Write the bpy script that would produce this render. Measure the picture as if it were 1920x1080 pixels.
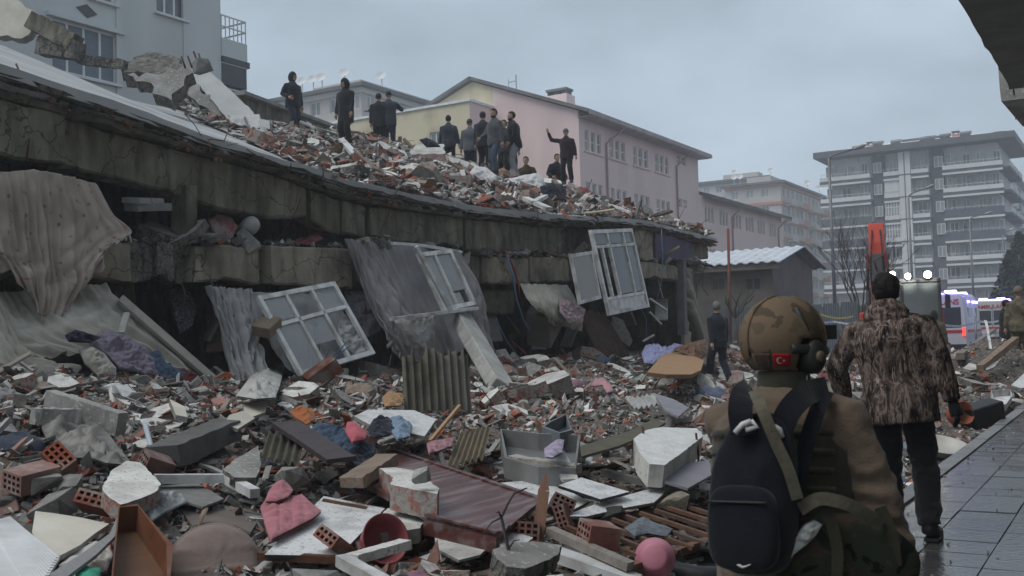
import bpy, bmesh, math, random
import numpy as np
from mathutils import Vector, Matrix, Euler, noise as mnoise
R = math.radians
for o in list(bpy.data.objects):
 bpy.data.objects.remove(o)
sc = bpy.context.scene
COL = sc.collection
random.seed(7)
# ------------------------------------------------------------------ camera
CAMZ, FPX = 1.45, 1950.0
YAW, PITCH, ROLL = math.atan2(1180, 1950), math.atan2(88, 1950), 0.028
CAM = Vector((0, 0, CAMZ))
FWD = Vector((-math.sin(YAW) * math.cos(PITCH), math.cos(YAW) * math.cos(PITCH), math.sin(PITCH)))
_r0 = Vector((math.cos(YAW), math.sin(YAW), 0)); _u0 = _r0.cross(FWD)
RIGHT = _r0 * math.cos(ROLL) - _u0 * math.sin(ROLL)
UP = _u0 * math.cos(ROLL) + _r0 * math.sin(ROLL)
cd = bpy.data.cameras.new('camera'); cam = bpy.data.objects.new('camera', cd); COL.objects.link(cam)
cam.matrix_world = Matrix(((RIGHT.x, UP.x, -FWD.x, 0), (RIGHT.y, UP.y, -FWD.y, 0), (RIGHT.z, UP.z, -FWD.z, CAMZ), (0, 0, 0, 1)))
cd.sensor_width = 36; cd.lens = 36 * FPX / 1920; cd.clip_start = 0.05; cd.clip_end = 5000
cd.dof.use_dof = True; cd.dof.focus_distance = 17.0; cd.dof.aperture_fstop = 7.0
sc.camera = cam
# ------------------------------------------------------------------ world, sun, exposure
SUN_EL, SUN_AZ = R(58), R(215)
w = bpy.data.worlds.new('World'); sc.world = w; w.use_nodes = True
nt = w.node_tree; nt.nodes.clear()
sky = nt.nodes.new('ShaderNodeTexSky'); sky.sky_type = 'NISHITA'; sky.sun_disc = False
sky.sun_elevation = SUN_EL; sky.sun_rotation = SUN_AZ; sky.altitude = 900; sky.air_density = 1.0; sky.dust_density = 3.0
bgs = nt.nodes.new('ShaderNodeBackground'); bgs.inputs[1].default_value = 0.05
nt.links.new(sky.outputs[0], bgs.inputs[0])
tc = nt.nodes.new('ShaderNodeTexCoord'); mp = nt.nodes.new('ShaderNodeMapping'); mp.inputs['Scale'].default_value = (1.0, 1.0, 2.2)
nz = nt.nodes.new('ShaderNodeTexNoise'); nz.inputs['Scale'].default_value = 2.3; nz.inputs['Detail'].default_value = 6; nz.inputs['Roughness'].default_value = 0.5
rp = nt.nodes.new('ShaderNodeValToRGB')
rp.color_ramp.elements[0].position = 0.36; rp.color_ramp.elements[0].color = (0.285, 0.355, 0.415, 1)
rp.color_ramp.elements[1].position = 0.66; rp.color_ramp.elements[1].color = (0.505, 0.60, 0.70, 1)
bgc = nt.nodes.new('ShaderNodeBackground'); bgc.inputs[1].default_value = 1.0
mx = nt.nodes.new('ShaderNodeMixShader'); mx.inputs[0].default_value = 0.9
out = nt.nodes.new('ShaderNodeOutputWorld')
nt.links.new(tc.outputs['Generated'], mp.inputs[0]); nt.links.new(mp.outputs[0], nz.inputs['Vector'])
nt.links.new(nz.outputs[0], rp.inputs[0]); nt.links.new(rp.outputs[0], bgc.inputs[0])
nt.links.new(bgs.outputs[0], mx.inputs[1]); nt.links.new(bgc.outputs[0], mx.inputs[2]); nt.links.new(mx.outputs[0], out.inputs[0])
sl = bpy.data.lights.new('sun', 'SUN'); sl.energy = 1.5; sl.angle = R(40); sl.color = (1.0, 0.96, 0.9)
so = bpy.data.objects.new('sun', sl); COL.objects.link(so)
so.rotation_euler = (R(90) - SUN_EL, 0, R(180) - SUN_AZ)
sc.view_settings.view_transform = 'Standard'; sc.view_settings.look = 'None'
sc.view_settings.exposure = 0.33; sc.view_settings.gamma = 1.0; sc.view_settings.use_curve_mapping = False
sc.render.engine = 'CYCLES'
sc.cycles.use_denoising = True; sc.cycles.max_bounces = 6; sc.cycles.volume_bounces = 2; sc.cycles.transparent_max_bounces = 12
sc.cycles.diffuse_bounces = 3; sc.cycles.glossy_bounces = 3
# ------------------------------------------------------------------ pixel helpers (photo pixels, 1920 x 1080)
def ray(px, py):
 return FWD + RIGHT * ((px - 960) / FPX) - UP * ((py - 540) / FPX)
def at_depth(px, py, d): return CAM + ray(px, py) * d
def on_x(px, py, X): r = ray(px, py); return CAM + r * (X / r.x)
def on_y(px, py, Y): r = ray(px, py); return CAM + r * (Y / r.y)
def on_z(px, py, z): r = ray(px, py); return CAM + r * ((z - CAMZ) / r.z)
def on_f(px, py, f, lo=2.0, hi=70.0, dz=0.0):
 """first meeting of a pixel ray with the height function f(x, y) + dz"""
 r = ray(px, py); d = lo; step = 0.05; prev = None
 while d < hi:
  p = CAM + r * d
  g = p.z - (f(p.x, p.y) + dz)
  if prev is not None and prev > 0 and g <= 0:
   t = prev / (prev - g)
   return CAM + r * (d - step + step * t)
  prev = g; d += step
 return CAM + r * hi
def smooth(a, b, x):
 t = min(1.0, max(0.0, (x - a) / (b - a))); return t * t * (3 - 2 * t)
def lerp(a, b, t): return a + (b - a) * t
def interp(pts, x):
 if x <= pts[0][0]: return pts[0][1]
 for (x0, y0), (x1, y1) in zip(pts, pts[1:]):
  if x <= x1: return y0 + (y1 - y0) * (x - x0) / (x1 - x0)
 return pts[-1][1]
# ------------------------------------------------------------------ mesh collector
class MB:
 def __init__(s): s.v = []; s.f = []; s.m = []; s.sm = []
 def add(s, vs, fs, mi=0, smooth=False):
  n = len(s.v); s.v.extend([tuple(v) for v in vs])
  for f in fs: s.f.append(tuple(i + n for i in f)); s.m.append(mi); s.sm.append(smooth)
  return s
 def box(s, c, d, rot=None, mi=0, taper=1.0):
  hx, hy, hz = d[0] / 2, d[1] / 2, d[2] / 2
  vs = [(-hx, -hy, -hz), (hx, -hy, -hz), (hx, hy, -hz), (-hx, hy, -hz),
    (-hx * taper, -hy * taper, hz), (hx * taper, -hy * taper, hz), (hx * taper, hy * taper, hz), (-hx * taper, hy * taper, hz)]
  c = Vector(c)
  if rot is not None:
   mt = rot if isinstance(rot, Matrix) else Euler(rot).to_matrix()
   vs = [mt @ Vector(v) + c for v in vs]
  else: vs = [Vector(v) + c for v in vs]
  return s.add(vs, [(0, 3, 2, 1), (4, 5, 6, 7), (0, 1, 5, 4), (1, 2, 6, 5), (2, 3, 7, 6), (3, 0, 4, 7)], mi)
 def bx(s, x0, x1, y0, y1, z0, z1, mi=0):
  return s.box(((x0 + x1) / 2, (y0 + y1) / 2, (z0 + z1) / 2), (abs(x1 - x0), abs(y1 - y0), abs(z1 - z0)), None, mi)
 def bar(s, a, b, w, h, mi=0, up=(0, 0, 1)):
  a = Vector(a); b = Vector(b); y = (b - a); L = y.length
  if L < 1e-6: return s
  y.normalize(); u = Vector(up)
  x = y.cross(u)
  if x.length < 1e-4: x = y.cross(Vector((1, 0, 0)))
  x.normalize(); z = x.cross(y)
  mt = Matrix((x, y, z)).transposed()
  return s.box((a + b) / 2, (w, L, h), mt, mi)
 def tube(s, path, rad, seg=8, mi=0, smooth=True, caps=True, flat=None):
  """path of points with radii; flat = (sx, sy) squash in the local frame"""
  P = [Vector(p) for p in path]; n = len(P)
  if not hasattr(rad, '__len__'): rad = [rad] * n
  rings = []; prevx = None
  for i in range(n):
   t = (P[min(i + 1, n - 1)] - P[max(i - 1, 0)])
   if t.length < 1e-9: t = Vector((0, 0, 1))
   t.normalize()
   if prevx is None:
    a = Vector((1, 0, 0)) if abs(t.x) < 0.8 else Vector((0, 1, 0))
    x = (a - t * a.dot(t)).normalized()
   else:
    x = prevx - t * prevx.dot(t)
    x = x.normalized() if x.length > 1e-6 else t.orthogonal().normalized()
   prevx = x; y = t.cross(x)
   sx, sy = (1, 1) if flat is None else flat
   r = rad[i]
   rings.append([P[i] + x * (math.cos(2 * math.pi * k / seg) * r * sx) + y * (math.sin(2 * math.pi * k / seg) * r * sy) for k in range(seg)])
  return s.loft(rings, mi, smooth, caps)
 def loft(s, rings, mi=0, smooth=True, caps=True, closed=True):
  seg = len(rings[0]); vs = [p for r in rings for p in r]; fs = []
  for i in range(len(rings) - 1):
   for k in range(seg if closed else seg - 1):
    k2 = (k + 1) % seg
    fs.append((i * seg + k, i * seg + k2, (i + 1) * seg + k2, (i + 1) * seg + k))
  s.add(vs, fs, mi, smooth)
  if caps and closed:
   n = len(s.v) - len(vs)
   s.f.append(tuple(n + k for k in reversed(range(seg)))); s.m.append(mi); s.sm.append(False)
   b = n + (len(rings) - 1) * seg
   s.f.append(tuple(b + k for k in range(seg))); s.m.append(mi); s.sm.append(False)
  return s
 def ell(s, c, r, seg=12, rings=8, mi=0, rot=None, smooth=True):
  c = Vector(c); vs = []; fs = []
  mt = None if rot is None else Euler(rot).to_matrix()
  vs.append(Vector((0, 0, -r[2])))
  for i in range(1, rings):
   a = -math.pi / 2 + math.pi * i / rings
   for k in range(seg):
    b = 2 * math.pi * k / seg
    vs.append(Vector((math.cos(a) * math.cos(b) * r[0], math.cos(a) * math.sin(b) * r[1], math.sin(a) * r[2])))
  vs.append(Vector((0, 0, r[2])))
  for k in range(seg): fs.append((0, 1 + (k + 1) % seg, 1 + k))
  for i in range(rings - 2):
   for k in range(seg):
    k2 = (k + 1) % seg
    fs.append((1 + i * seg + k, 1 + i * seg + k2, 1 + (i + 1) * seg + k2, 1 + (i + 1) * seg + k))
  t = len(vs) - 1; b = 1 + (rings - 2) * seg
  for k in range(seg): fs.append((b + k, b + (k + 1) % seg, t))
  if mt is not None: vs = [mt @ v for v in vs]
  return s.add([v + c for v in vs], fs, mi, smooth)
 def lathe(s, prof, seg=24, mi=0, smooth=True, M4=None):
  rings = [[Vector((r * math.cos(2 * math.pi * k / seg), r * math.sin(2 * math.pi * k / seg), z)) for k in range(seg)] for r, z in prof]
  if M4 is not None: rings = [[M4 @ p for p in r] for r in rings]
  return s.loft(rings, mi, smooth, False)
 def slab(s, pts, n, t, mi=0, mside=None, mback=None, jag=0):
  """polygon pts (outer face) extruded by -n*t"""
  n = Vector(n).normalized(); k = len(pts); pts = [Vector(p) for p in pts]
  a = sum(((pts[i] - pts[0]).cross(pts[(i + 1) % k] - pts[0]) for i in range(k)), Vector())
  if a.dot(n) < 0: pts = pts[::-1]
  vs = pts + [p - n * t for p in pts]
  s.add(vs, [tuple(range(k))], mi)
  b = len(s.v) - 2 * k
  s.f.append(tuple(b + 2 * k - 1 - i for i in range(k))); s.m.append(mback if mback is not None else mi); s.sm.append(False)
  for i in range(k):
   j = (i + 1) % k
   s.f.append((b + j, b + i, b + k + i, b + k + j)); s.m.append(mside if mside is not None else mi); s.sm.append(False)
  return s
 def mesh(s, name, mats):
  me = bpy.data.meshes.new(name)
  me.from_pydata(s.v, [], s.f)
  for m in (mats if isinstance(mats, (list, tuple)) else [mats]): me.materials.append(m)
  me.polygons.foreach_set('material_index', s.m); me.polygons.foreach_set('use_smooth', s.sm)
  me.update(); return me
 def build(s, name, mats, parent=None, world=True):
  """one mesh object; world: the vertices are in world space, moved to sit under the parent"""
  if parent is not None and world:
   o = wloc(parent); s.v = [(x - o.x, y - o.y, z - o.z) for x, y, z in s.v]
  ob = bpy.data.objects.new(name, s.mesh(name, mats)); COL.objects.link(ob)
  if parent is not None: ob.parent = parent
  return ob
def wloc(o):
 v = Vector((0, 0, 0))
 while o is not None: v = v + o.location; o = o.parent
 return v
def tag(o, label=None, cat=None, group=None, kind=None):
 if label: o['label'] = label
 if cat: o['category'] = cat
 if group: o['group'] = group
 if kind: o['kind'] = kind
 return o
def thing(name, label, cat, loc=(0, 0, 0), rotz=0.0, group=None):
 o = bpy.data.objects.new(name, None); COL.objects.link(o); o.empty_display_size = 0.2
 o.location = loc; o.rotation_euler = (0, 0, rotz)
 return tag(o, label, cat, group)
def single(mb, name, mats, label, cat, base, group=None):
 """a thing that is one mesh, its origin at base"""
 b = Vector(base); mb.v = [(x - b.x, y - b.y, z - b.z) for x, y, z in mb.v]
 o = mb.build(name, mats); o.location = b
 return tag(o, label, cat, group)
def struct(mb, name, mats, parent=None):
 o = mb.build(name, mats, parent);
 if parent is None: o['kind'] = 'structure'
 return o
def inst(name, me, mw, parent=None):
 o = bpy.data.objects.new(name, me); COL.objects.link(o)
 if parent is not None: o.parent = parent
 o.matrix_local = mw
 return o
def bevel_obj(o, w, seg=1):
 m = o.modifiers.new('bevel', 'BEVEL'); m.width = w; m.segments = seg; m.limit_method = 'ANGLE'; m.angle_limit = R(40)
 return o
def nz3(x, y, z=0.0): return mnoise.noise(Vector((x, y, z)))
def fbm(x, y, z=0.0, o=4):
 a, s, t = 1.0, 0.0, 0.0
 for _ in range(o):
  s += a * mnoise.noise(Vector((x, y, z))); t += a; a *= 0.5; x *= 2.03; y *= 2.03; z *= 2.03
 return s / t
# ------------------------------------------------------------------ materials
MATS = {}
def mat(name, c1, c2=None, scale=6.0, rough=0.85, bump=0.3, bscale=None, rvar=0.0, detail=6, spec=0.3, metal=0.0, island=False,
  stretch=None, stain=None, stain_scale=1.2, stain_amt=0.5, speck=None, rough2=None, bdist=0.01, ramp=(0.35, 0.68), trans=0.0, alpha=1.0, sheen=0.0):
 """procedural material: two colours mixed by noise, optional large stains, specks, per object / per piece variation and bump"""
 if name in MATS: return MATS[name]
 m = bpy.data.materials.new(name); m.use_nodes = True; MATS[name] = m
 nt = m.node_tree; b = nt.nodes['Principled BSDF']; L = nt.links.new; N = nt.nodes.new
 if c2 is None: c2 = tuple(x * 0.7 for x in c1)
 tc = N('ShaderNodeTexCoord'); vec = tc.outputs['Object']
 if stretch is not None:
  mp = N('ShaderNodeMapping'); mp.inputs['Scale'].default_value = stretch; L(vec, mp.inputs[0]); vec = mp.outputs[0]
 src = None
 if rvar > 0:
  if island:
   g = N('ShaderNodeNewGeometry'); src = g.outputs['Random Per Island']
  else:
   oi = N('ShaderNodeObjectInfo'); src = oi.outputs['Random']
  ad = N('ShaderNodeVectorMath'); ad.operation = 'MULTIPLY_ADD'
  cx = N('ShaderNodeCombineXYZ'); L(src, cx.inputs[0]); L(src, cx.inputs[1])
  L(cx.outputs[0], ad.inputs[0]); ad.inputs[1].default_value = (37, 91, 0); L(vec, ad.inputs[2]); vec2 = ad.outputs[0]
 else: vec2 = vec
 n1 = N('ShaderNodeTexNoise'); n1.inputs['Scale'].default_value = scale; n1.inputs['Detail'].default_value = detail; n1.inputs['Roughness'].default_value = 0.62
 L(vec2, n1.inputs['Vector'])
 r = N('ShaderNodeValToRGB'); r.color_ramp.elements[0].position = ramp[0]; r.color_ramp.elements[1].position = ramp[1]
 r.color_ramp.elements[0].color = (*c2, 1); r.color_ramp.elements[1].color = (*c1, 1)
 L(n1.outputs[0], r.inputs[0]); col = r.outputs[0]
 if stain is not None:
  n2 = N('ShaderNodeTexNoise'); n2.inputs['Scale'].default_value = stain_scale; n2.inputs['Detail'].default_value = 5; L(vec2, n2.inputs['Vector'])
  r2 = N('ShaderNodeValToRGB'); r2.color_ramp.elements[0].position = 0.48; r2.color_ramp.elements[1].position = 0.66
  r2.color_ramp.elements[0].color = (0, 0, 0, 1); r2.color_ramp.elements[1].color = (stain_amt,) * 3 + (1,)
  L(n2.outputs[0], r2.inputs[0])
  mx = N('ShaderNodeMix'); mx.data_type = 'RGBA'; L(r2.outputs[0], mx.inputs[0]); L(col, mx.inputs[6]); mx.inputs[7].default_value = (*stain, 1); col = mx.outputs[2]
 if speck is not None:
  n3 = N('ShaderNodeTexNoise'); n3.inputs['Scale'].default_value = scale * 9; n3.inputs['Detail'].default_value = 2; L(vec2, n3.inputs['Vector'])
  r3 = N('ShaderNodeValToRGB'); r3.color_ramp.elements[0].position = 0.60; r3.color_ramp.elements[1].position = 0.66
  r3.color_ramp.elements[0].color = (0, 0, 0, 1); r3.color_ramp.elements[1].color = (0.75, 0.75, 0.75, 1)
  L(n3.outputs[0], r3.inputs[0])
  mx = N('ShaderNodeMix'); mx.data_type = 'RGBA'; L(r3.outputs[0], mx.inputs[0]); L(col, mx.inputs[6]); mx.inputs[7].default_value = (*speck, 1); col = mx.outputs[2]
 if src is not None:
  hs = N('ShaderNodeHueSaturation'); mr = N('ShaderNodeMapRange'); L(src, mr.inputs[0])
  mr.inputs[3].default_value = 1 - rvar; mr.inputs[4].default_value = 1 + rvar
  L(mr.outputs[0], hs.inputs['Value']); L(col, hs.inputs['Color'])
  mr2 = N('ShaderNodeMapRange'); m7 = N('ShaderNodeMath'); m7.operation = 'MULTIPLY'; m7.inputs[1].default_value = 7.31; L(src, m7.inputs[0])
  fr = N('ShaderNodeMath'); fr.operation = 'FRACT'; L(m7.outputs[0], fr.inputs[0]); L(fr.outputs[0], mr2.inputs[0])
  mr2.inputs[3].default_value = max(0, 1 - rvar * 1.2); mr2.inputs[4].default_value = 1 + rvar * 0.6; L(mr2.outputs[0], hs.inputs['Saturation'])
  col = hs.outputs[0]
 L(col, b.inputs['Base Color'])
 if rough2 is not None:
  mr = N('ShaderNodeMapRange'); L(n1.outputs[0], mr.inputs[0]); mr.inputs[1].default_value = 0.35; mr.inputs[2].default_value = 0.65
  mr.inputs[3].default_value = rough2; mr.inputs[4].default_value = rough; L(mr.outputs[0], b.inputs['Roughness'])
 else: b.inputs['Roughness'].default_value = rough
 b.inputs['Specular IOR Level'].default_value = spec; b.inputs['Metallic'].default_value = metal
 if trans: b.inputs['Transmission Weight'].default_value = trans
 if alpha < 1: b.inputs['Alpha'].default_value = alpha
 if sheen: b.inputs['Sheen Weight'].default_value = sheen
 if bump > 0:
  nb = N('ShaderNodeTexNoise'); nb.inputs['Scale'].default_value = bscale or scale * 4; nb.inputs['Detail'].default_value = 5; L(vec2, nb.inputs['Vector'])
  bp = N('ShaderNodeBump'); bp.inputs['Strength'].default_value = bump; bp.inputs['Distance'].default_value = bdist
  L(nb.outputs[0], bp.inputs['Height']); L(bp.outputs[0], b.inputs['Normal'])
 return m
def emat(name, c, s):
 if name in MATS: return MATS[name]
 m = bpy.data.materials.new(name); m.use_nodes = True; MATS[name] = m
 b = m.node_tree.nodes['Principled BSDF']; b.inputs['Base Color'].default_value = (*c, 1)
 b.inputs['Emission Color'].default_value = (*c, 1); b.inputs['Emission Strength'].default_value = s
 return m
def glass(name, c=(0.5, 0.55, 0.58), alpha=0.35, rough=0.05):
 if name in MATS: return MATS[name]
 m = mat(name, c, c, rough=rough, bump=0, spec=0.6); m.node_tree.nodes['Principled BSDF'].inputs['Alpha'].default_value = alpha
 return m
CONC = mat('concrete', (0.33, 0.325, 0.31), (0.20, 0.195, 0.18), 3.0, 0.9, 0.5, 30, rvar=0.25, stain=(0.12, 0.11, 0.10), speck=(0.42, 0.41, 0.39))
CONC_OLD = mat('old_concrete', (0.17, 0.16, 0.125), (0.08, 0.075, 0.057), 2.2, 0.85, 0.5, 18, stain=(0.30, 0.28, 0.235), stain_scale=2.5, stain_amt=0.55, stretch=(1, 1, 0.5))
CONC_TAN = mat('tan_concrete', (0.36, 0.32, 0.255), (0.245, 0.22, 0.175), 2.5, 0.88, 0.4, 20, stain=(0.10, 0.09, 0.075), stain_scale=1.6, stain_amt=0.7)
CONC_RAW = mat('torn_concrete', (0.22, 0.21, 0.19), (0.09, 0.085, 0.075), 7.0, 0.95, 1.0, 22, speck=(0.33, 0.32, 0.30), bdist=0.03)
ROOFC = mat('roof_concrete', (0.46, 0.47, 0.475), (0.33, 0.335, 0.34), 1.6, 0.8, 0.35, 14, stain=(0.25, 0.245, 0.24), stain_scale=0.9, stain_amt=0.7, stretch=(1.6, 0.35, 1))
def add_cracks(m, sc=1.3, amt=.75, wid=.012, sk=.85):
 nt = m.node_tree; N = nt.nodes.new; L = nt.links.new; b = nt.nodes['Principled BSDF']; src = b.inputs['Base Color'].links[0].from_socket
 tc = N('ShaderNodeTexCoord'); ns = N('ShaderNodeTexNoise'); ns.inputs['Scale'].default_value = 4; ns.inputs['Detail'].default_value = 5; L(tc.outputs['Object'], ns.inputs['Vector'])
 ad = N('ShaderNodeVectorMath'); ad.operation = 'MULTIPLY_ADD'; ad.inputs[1].default_value = (.35, .35, .35); L(ns.outputs['Color'], ad.inputs[0]); L(tc.outputs['Object'], ad.inputs[2])
 v = N('ShaderNodeTexVoronoi'); v.feature = 'DISTANCE_TO_EDGE'; v.inputs['Scale'].default_value = sc; L(ad.outputs[0], v.inputs['Vector'])
 r = N('ShaderNodeValToRGB'); r.color_ramp.elements[0].position = wid * .4; r.color_ramp.elements[0].color = (amt,) * 3 + (1,); r.color_ramp.elements[1].position = wid; r.color_ramp.elements[1].color = (0, 0, 0, 1); L(v.outputs[0], r.inputs[0])
 mp = N('ShaderNodeMapping'); mp.inputs['Scale'].default_value = (3, 3, .5); L(tc.outputs['Object'], mp.inputs[0]); n2 = N('ShaderNodeTexNoise'); n2.inputs['Scale'].default_value = 2.2; n2.inputs['Detail'].default_value = 6; L(mp.outputs[0], n2.inputs['Vector'])
 r2 = N('ShaderNodeValToRGB'); r2.color_ramp.elements[0].position = .45; r2.color_ramp.elements[0].color = (1, 1, 1, 1); r2.color_ramp.elements[1].position = .72; r2.color_ramp.elements[1].color = (.32, .31, .29, 1); L(n2.outputs[0], r2.inputs[0])
 ms = N('ShaderNodeMix'); ms.data_type = 'RGBA'; ms.blend_type = 'MULTIPLY'; ms.inputs[0].default_value = sk; L(src, ms.inputs[6]); L(r2.outputs[0], ms.inputs[7])
 mx = N('ShaderNodeMix'); mx.data_type = 'RGBA'; L(r.outputs[0], mx.inputs[0]); L(ms.outputs[2], mx.inputs[6]); mx.inputs[7].default_value = (.02, .019, .017, 1); L(mx.outputs[2], b.inputs['Base Color'])
add_cracks(CONC_OLD); add_cracks(CONC_TAN, 1.1, sk=.5); add_cracks(CONC_RAW, 4.0, .8, .04)
DUST = mat('rubble_dust_gap_shade', (0.17, 0.16, 0.145), (0.065, 0.06, 0.055), 5.0, 0.95, 0.9, 30, stain=(0.20, 0.12, 0.095), stain_scale=1.3, stain_amt=0.5, bdist=0.03)  # dust colour darkened to put shade into the gaps between pieces
DUSTW = mat('white_rubble_dust', (0.44, 0.44, 0.43), (0.20, 0.19, 0.175), 4.0, 0.95, 0.9, 25, stain=(0.22, 0.115, 0.09), stain_scale=0.8, stain_amt=0.4, bdist=0.03)
BRICK = mat('red_brick', (0.27, 0.10, 0.07), (0.175, 0.072, 0.054), 5.0, 0.9, 0.5, 30, rvar=0.3, stain=(0.29, 0.265, 0.24), stain_scale=7, stain_amt=0.9)
BRICKM = mat('brick_core_with_mortar', (0.25, 0.105, 0.08), (0.25, 0.235, 0.215), 9.0, 0.95, 0.9, 25, rvar=0.2, ramp=(0.5, 0.56), bdist=0.02)
BRICK_IN = mat('brick_hollow_inside', (0.20, 0.07, 0.05), (0.12, 0.045, 0.03), 6.0, 0.95, 0.3)
MORTAR = mat('mortar', (0.33, 0.32, 0.30), (0.19, 0.18, 0.165), 8.0, 0.95, 0.8, 30, rvar=0.2)
PLASTER = mat('white_plaster', (0.66, 0.66, 0.63), (0.50, 0.49, 0.46), 4.0, 0.8, 0.25, 25, rvar=0.16, stain=(0.30, 0.28, 0.25), stain_scale=3.0, stain_amt=0.65, speck=(0.28, 0.26, 0.24))
CREAM = mat('cream_plaster', (0.60, 0.57, 0.49), (0.47, 0.44, 0.37), 3.0, 0.85, 0.25, 20, rvar=0.1, stain=(0.33, 0.31, 0.27), stain_amt=0.5)
WHITEP = mat('white_pvc', (0.72, 0.73, 0.74), (0.54, 0.54, 0.53), 5.0, 0.45, 0.1, 20, rvar=0.08, stain=(0.27, 0.25, 0.22), stain_scale=3, stain_amt=0.8)
WHITEPNL = mat('white_laminate', (0.74, 0.75, 0.76), (0.62, 0.62, 0.61), 5.0, 0.4, 0.08, 20, rvar=0.06, stain=(0.25, 0.24, 0.23), stain_scale=5, stain_amt=0.55, speck=(0.2, 0.19, 0.18))
GREYPNL = mat('grey_board', (0.33, 0.335, 0.33), (0.22, 0.22, 0.215), 4.0, 0.7, 0.2, 20, rvar=0.3, stain=(0.15, 0.14, 0.13), stain_amt=0.5)
WOOD = mat('weathered_wood', (0.27, 0.20, 0.15), (0.15, 0.11, 0.08), 4.0, 0.8, 0.35, 30, rvar=0.35, stretch=(8, 0.7, 8))
WOODRED = mat('mahogany_wood', (0.115, 0.038, 0.032), (0.06, 0.022, 0.02), 3.0, 0.45, 0.12, 20, stretch=(6, 0.6, 6), stain=(0.24, 0.20, 0.20), stain_scale=2.2, stain_amt=0.55, rough2=0.3, spec=0.5)
WOODOR = mat('orange_brown_veneer', (0.20, 0.075, 0.035), (0.12, 0.045, 0.024), 3.0, 0.5, 0.12, 20, stretch=(5, 0.6, 5), stain=(0.17, 0.10, 0.065), stain_amt=0.5)
PLYTAN = mat('tan_plywood', (0.36, 0.215, 0.105), (0.28, 0.16, 0.08), 3.0, 0.7, 0.15, 15, stretch=(1, 3, 3), stain=(0.25, 0.17, 0.11), stain_amt=0.4)
ASBEST = mat('fibre_cement', (0.19, 0.175, 0.125), (0.10, 0.092, 0.068), 5.0, 0.9, 0.4, 30, rvar=0.15, stain=(0.24, 0.23, 0.20), stain_amt=0.5)
STEEL = mat('dull_steel', (0.28, 0.285, 0.29), (0.17, 0.17, 0.17), 5.0, 0.45, 0.15, 20, metal=0.7, rvar=0.2, stain=(0.18, 0.10, 0.06), stain_amt=0.35)
RUST = mat('rusty_steel', (0.13, 0.062, 0.035), (0.06, 0.032, 0.022), 9.0, 0.85, 0.4, 30, rvar=0.2)
DARKST = mat('dark_steel', (0.035, 0.036, 0.038), (0.022, 0.022, 0.024), 6.0, 0.6, 0.1)
BLACKP = mat('black_plastic', (0.022, 0.023, 0.025), (0.014, 0.014, 0.016), 6.0, 0.45, 0.1, rvar=0.2)
RUBBER = mat('tyre_rubber', (0.022, 0.024, 0.028), (0.014, 0.015, 0.017), 12.0, 0.55, 0.2)
SNOW = mat('thin_snow', (0.78, 0.80, 0.83), (0.60, 0.62, 0.65), 3.0, 0.7, 0.4, 10)
def cloth(name, c, c2=None, scale=9, rough=0.95, **k):
 return mat(name, c, c2, scale, rough, k.pop('bump', 0.35), k.pop('bscale', 60), sheen=0.15, spec=0.15, **k)
WOOD2 = mat('pale_timber', (0.38, 0.33, 0.27), (0.25, 0.21, 0.17), 4.0, 0.8, 0.35, 30, rvar=0.3, stretch=(0.7, 8, 8)); WOOD3 = mat('brown_timber', (0.20, 0.125, 0.085), (0.11, 0.07, 0.05), 4.0, 0.8, 0.3, 30, rvar=0.35, stretch=(0.7, 8, 8))
# ------------------------------------------------------------------ terrain functions
FX = -10.8                     # plane of the fallen house's street front
KX = -1.7                      # kerb of the pavement
EDGE_PX = [(-90, 98), (0, 128), (197, 193), (383, 260), (533, 305), (640, 338), (760, 365), (880, 388), (1000, 402), (1120, 408), (1200, 414), (1335, 448)]
B1T_PX = [(-90, 168), (0, 190), (117, 220), (233, 250), (367, 287), (500, 322), (590, 356), (690, 383), (780, 397), (870, 409), (1000, 420), (1062, 425), (1190, 428), (1335, 462)]
B1B_PX = [(-90, 290), (0, 300), (83, 310), (155, 322), (252, 342), (330, 362), (367, 381), (521, 412), (578, 408), (629, 436), (690, 446), (847, 466), (943, 476), (1055, 474), (1190, 489), (1286, 488), (1335, 486)]
B2T_PX = [(-90, 440), (195, 455), (367, 455), (489, 461), (640, 466), (847, 477), (943, 481), (1062, 482), (1197, 490), (1300, 496)]
B2B_PX = [(-90, 545), (0, 540), (171, 521), (244, 531), (367, 526), (481, 533), (640, 542), (760, 545), (885, 534), (1062, 528), (1200, 522), (1300, 524)]
def zline(px): return [(on_x(a, b, FX).y, on_x(a, b, FX).z) for a, b in px]
EDGE, B1T, B1B, B2T, B2B = map(zline, (EDGE_PX, B1T_PX, B1B_PX, B2T_PX, B2B_PX))
YEND = on_x(1335, 446, FX).y
def fy(px): return on_x(px, 450, FX).y
def hroof(x, y):
 d = FX - x
 z = interp(EDGE, y - .62 * max(0, d) * smooth(17.5, 10, y)) + (0.36 + 0.02 * smooth(13, 6, y)) * min(d, 9.0) + 0.12 * max(0, d - 9.0)
 return z
def hs(x, y):
 """smooth street rubble height"""
 t = (KX - x) / (KX - FX)
 left = smooth(12, 5, y)
 z = -0.16 + 0.30 * smooth(0.02, 0.22, t) + (0.75 + 0.35 * left) * smooth(0.2, 1.0, t)
 z += 1.0 * math.exp(-(((x + 2.6) / 1.7) ** 2 + ((y - 27.0) / 4.5) ** 2))
 z -= .42 * math.exp(-(((x + 7.6) / 1.6) ** 2 + ((y - 20.5) / 3.0) ** 2))
 z += 0.16 * math.exp(-(((x + 4.5) / 1.2) ** 2 + ((y - 9.5) / 1.6) ** 2))
 z *= 1 - smooth(29, 38, y) * 0.92
 return z
def hrub(x, y):
 t = smooth(-1.6, -2.6, x)
 return hs(x, y) + t * (0.13 * fbm(x * 0.9, y * 0.9, 3.1) + 0.06 * fbm(x * 3.1, y * 3.1, 7.7, 2))
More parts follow.
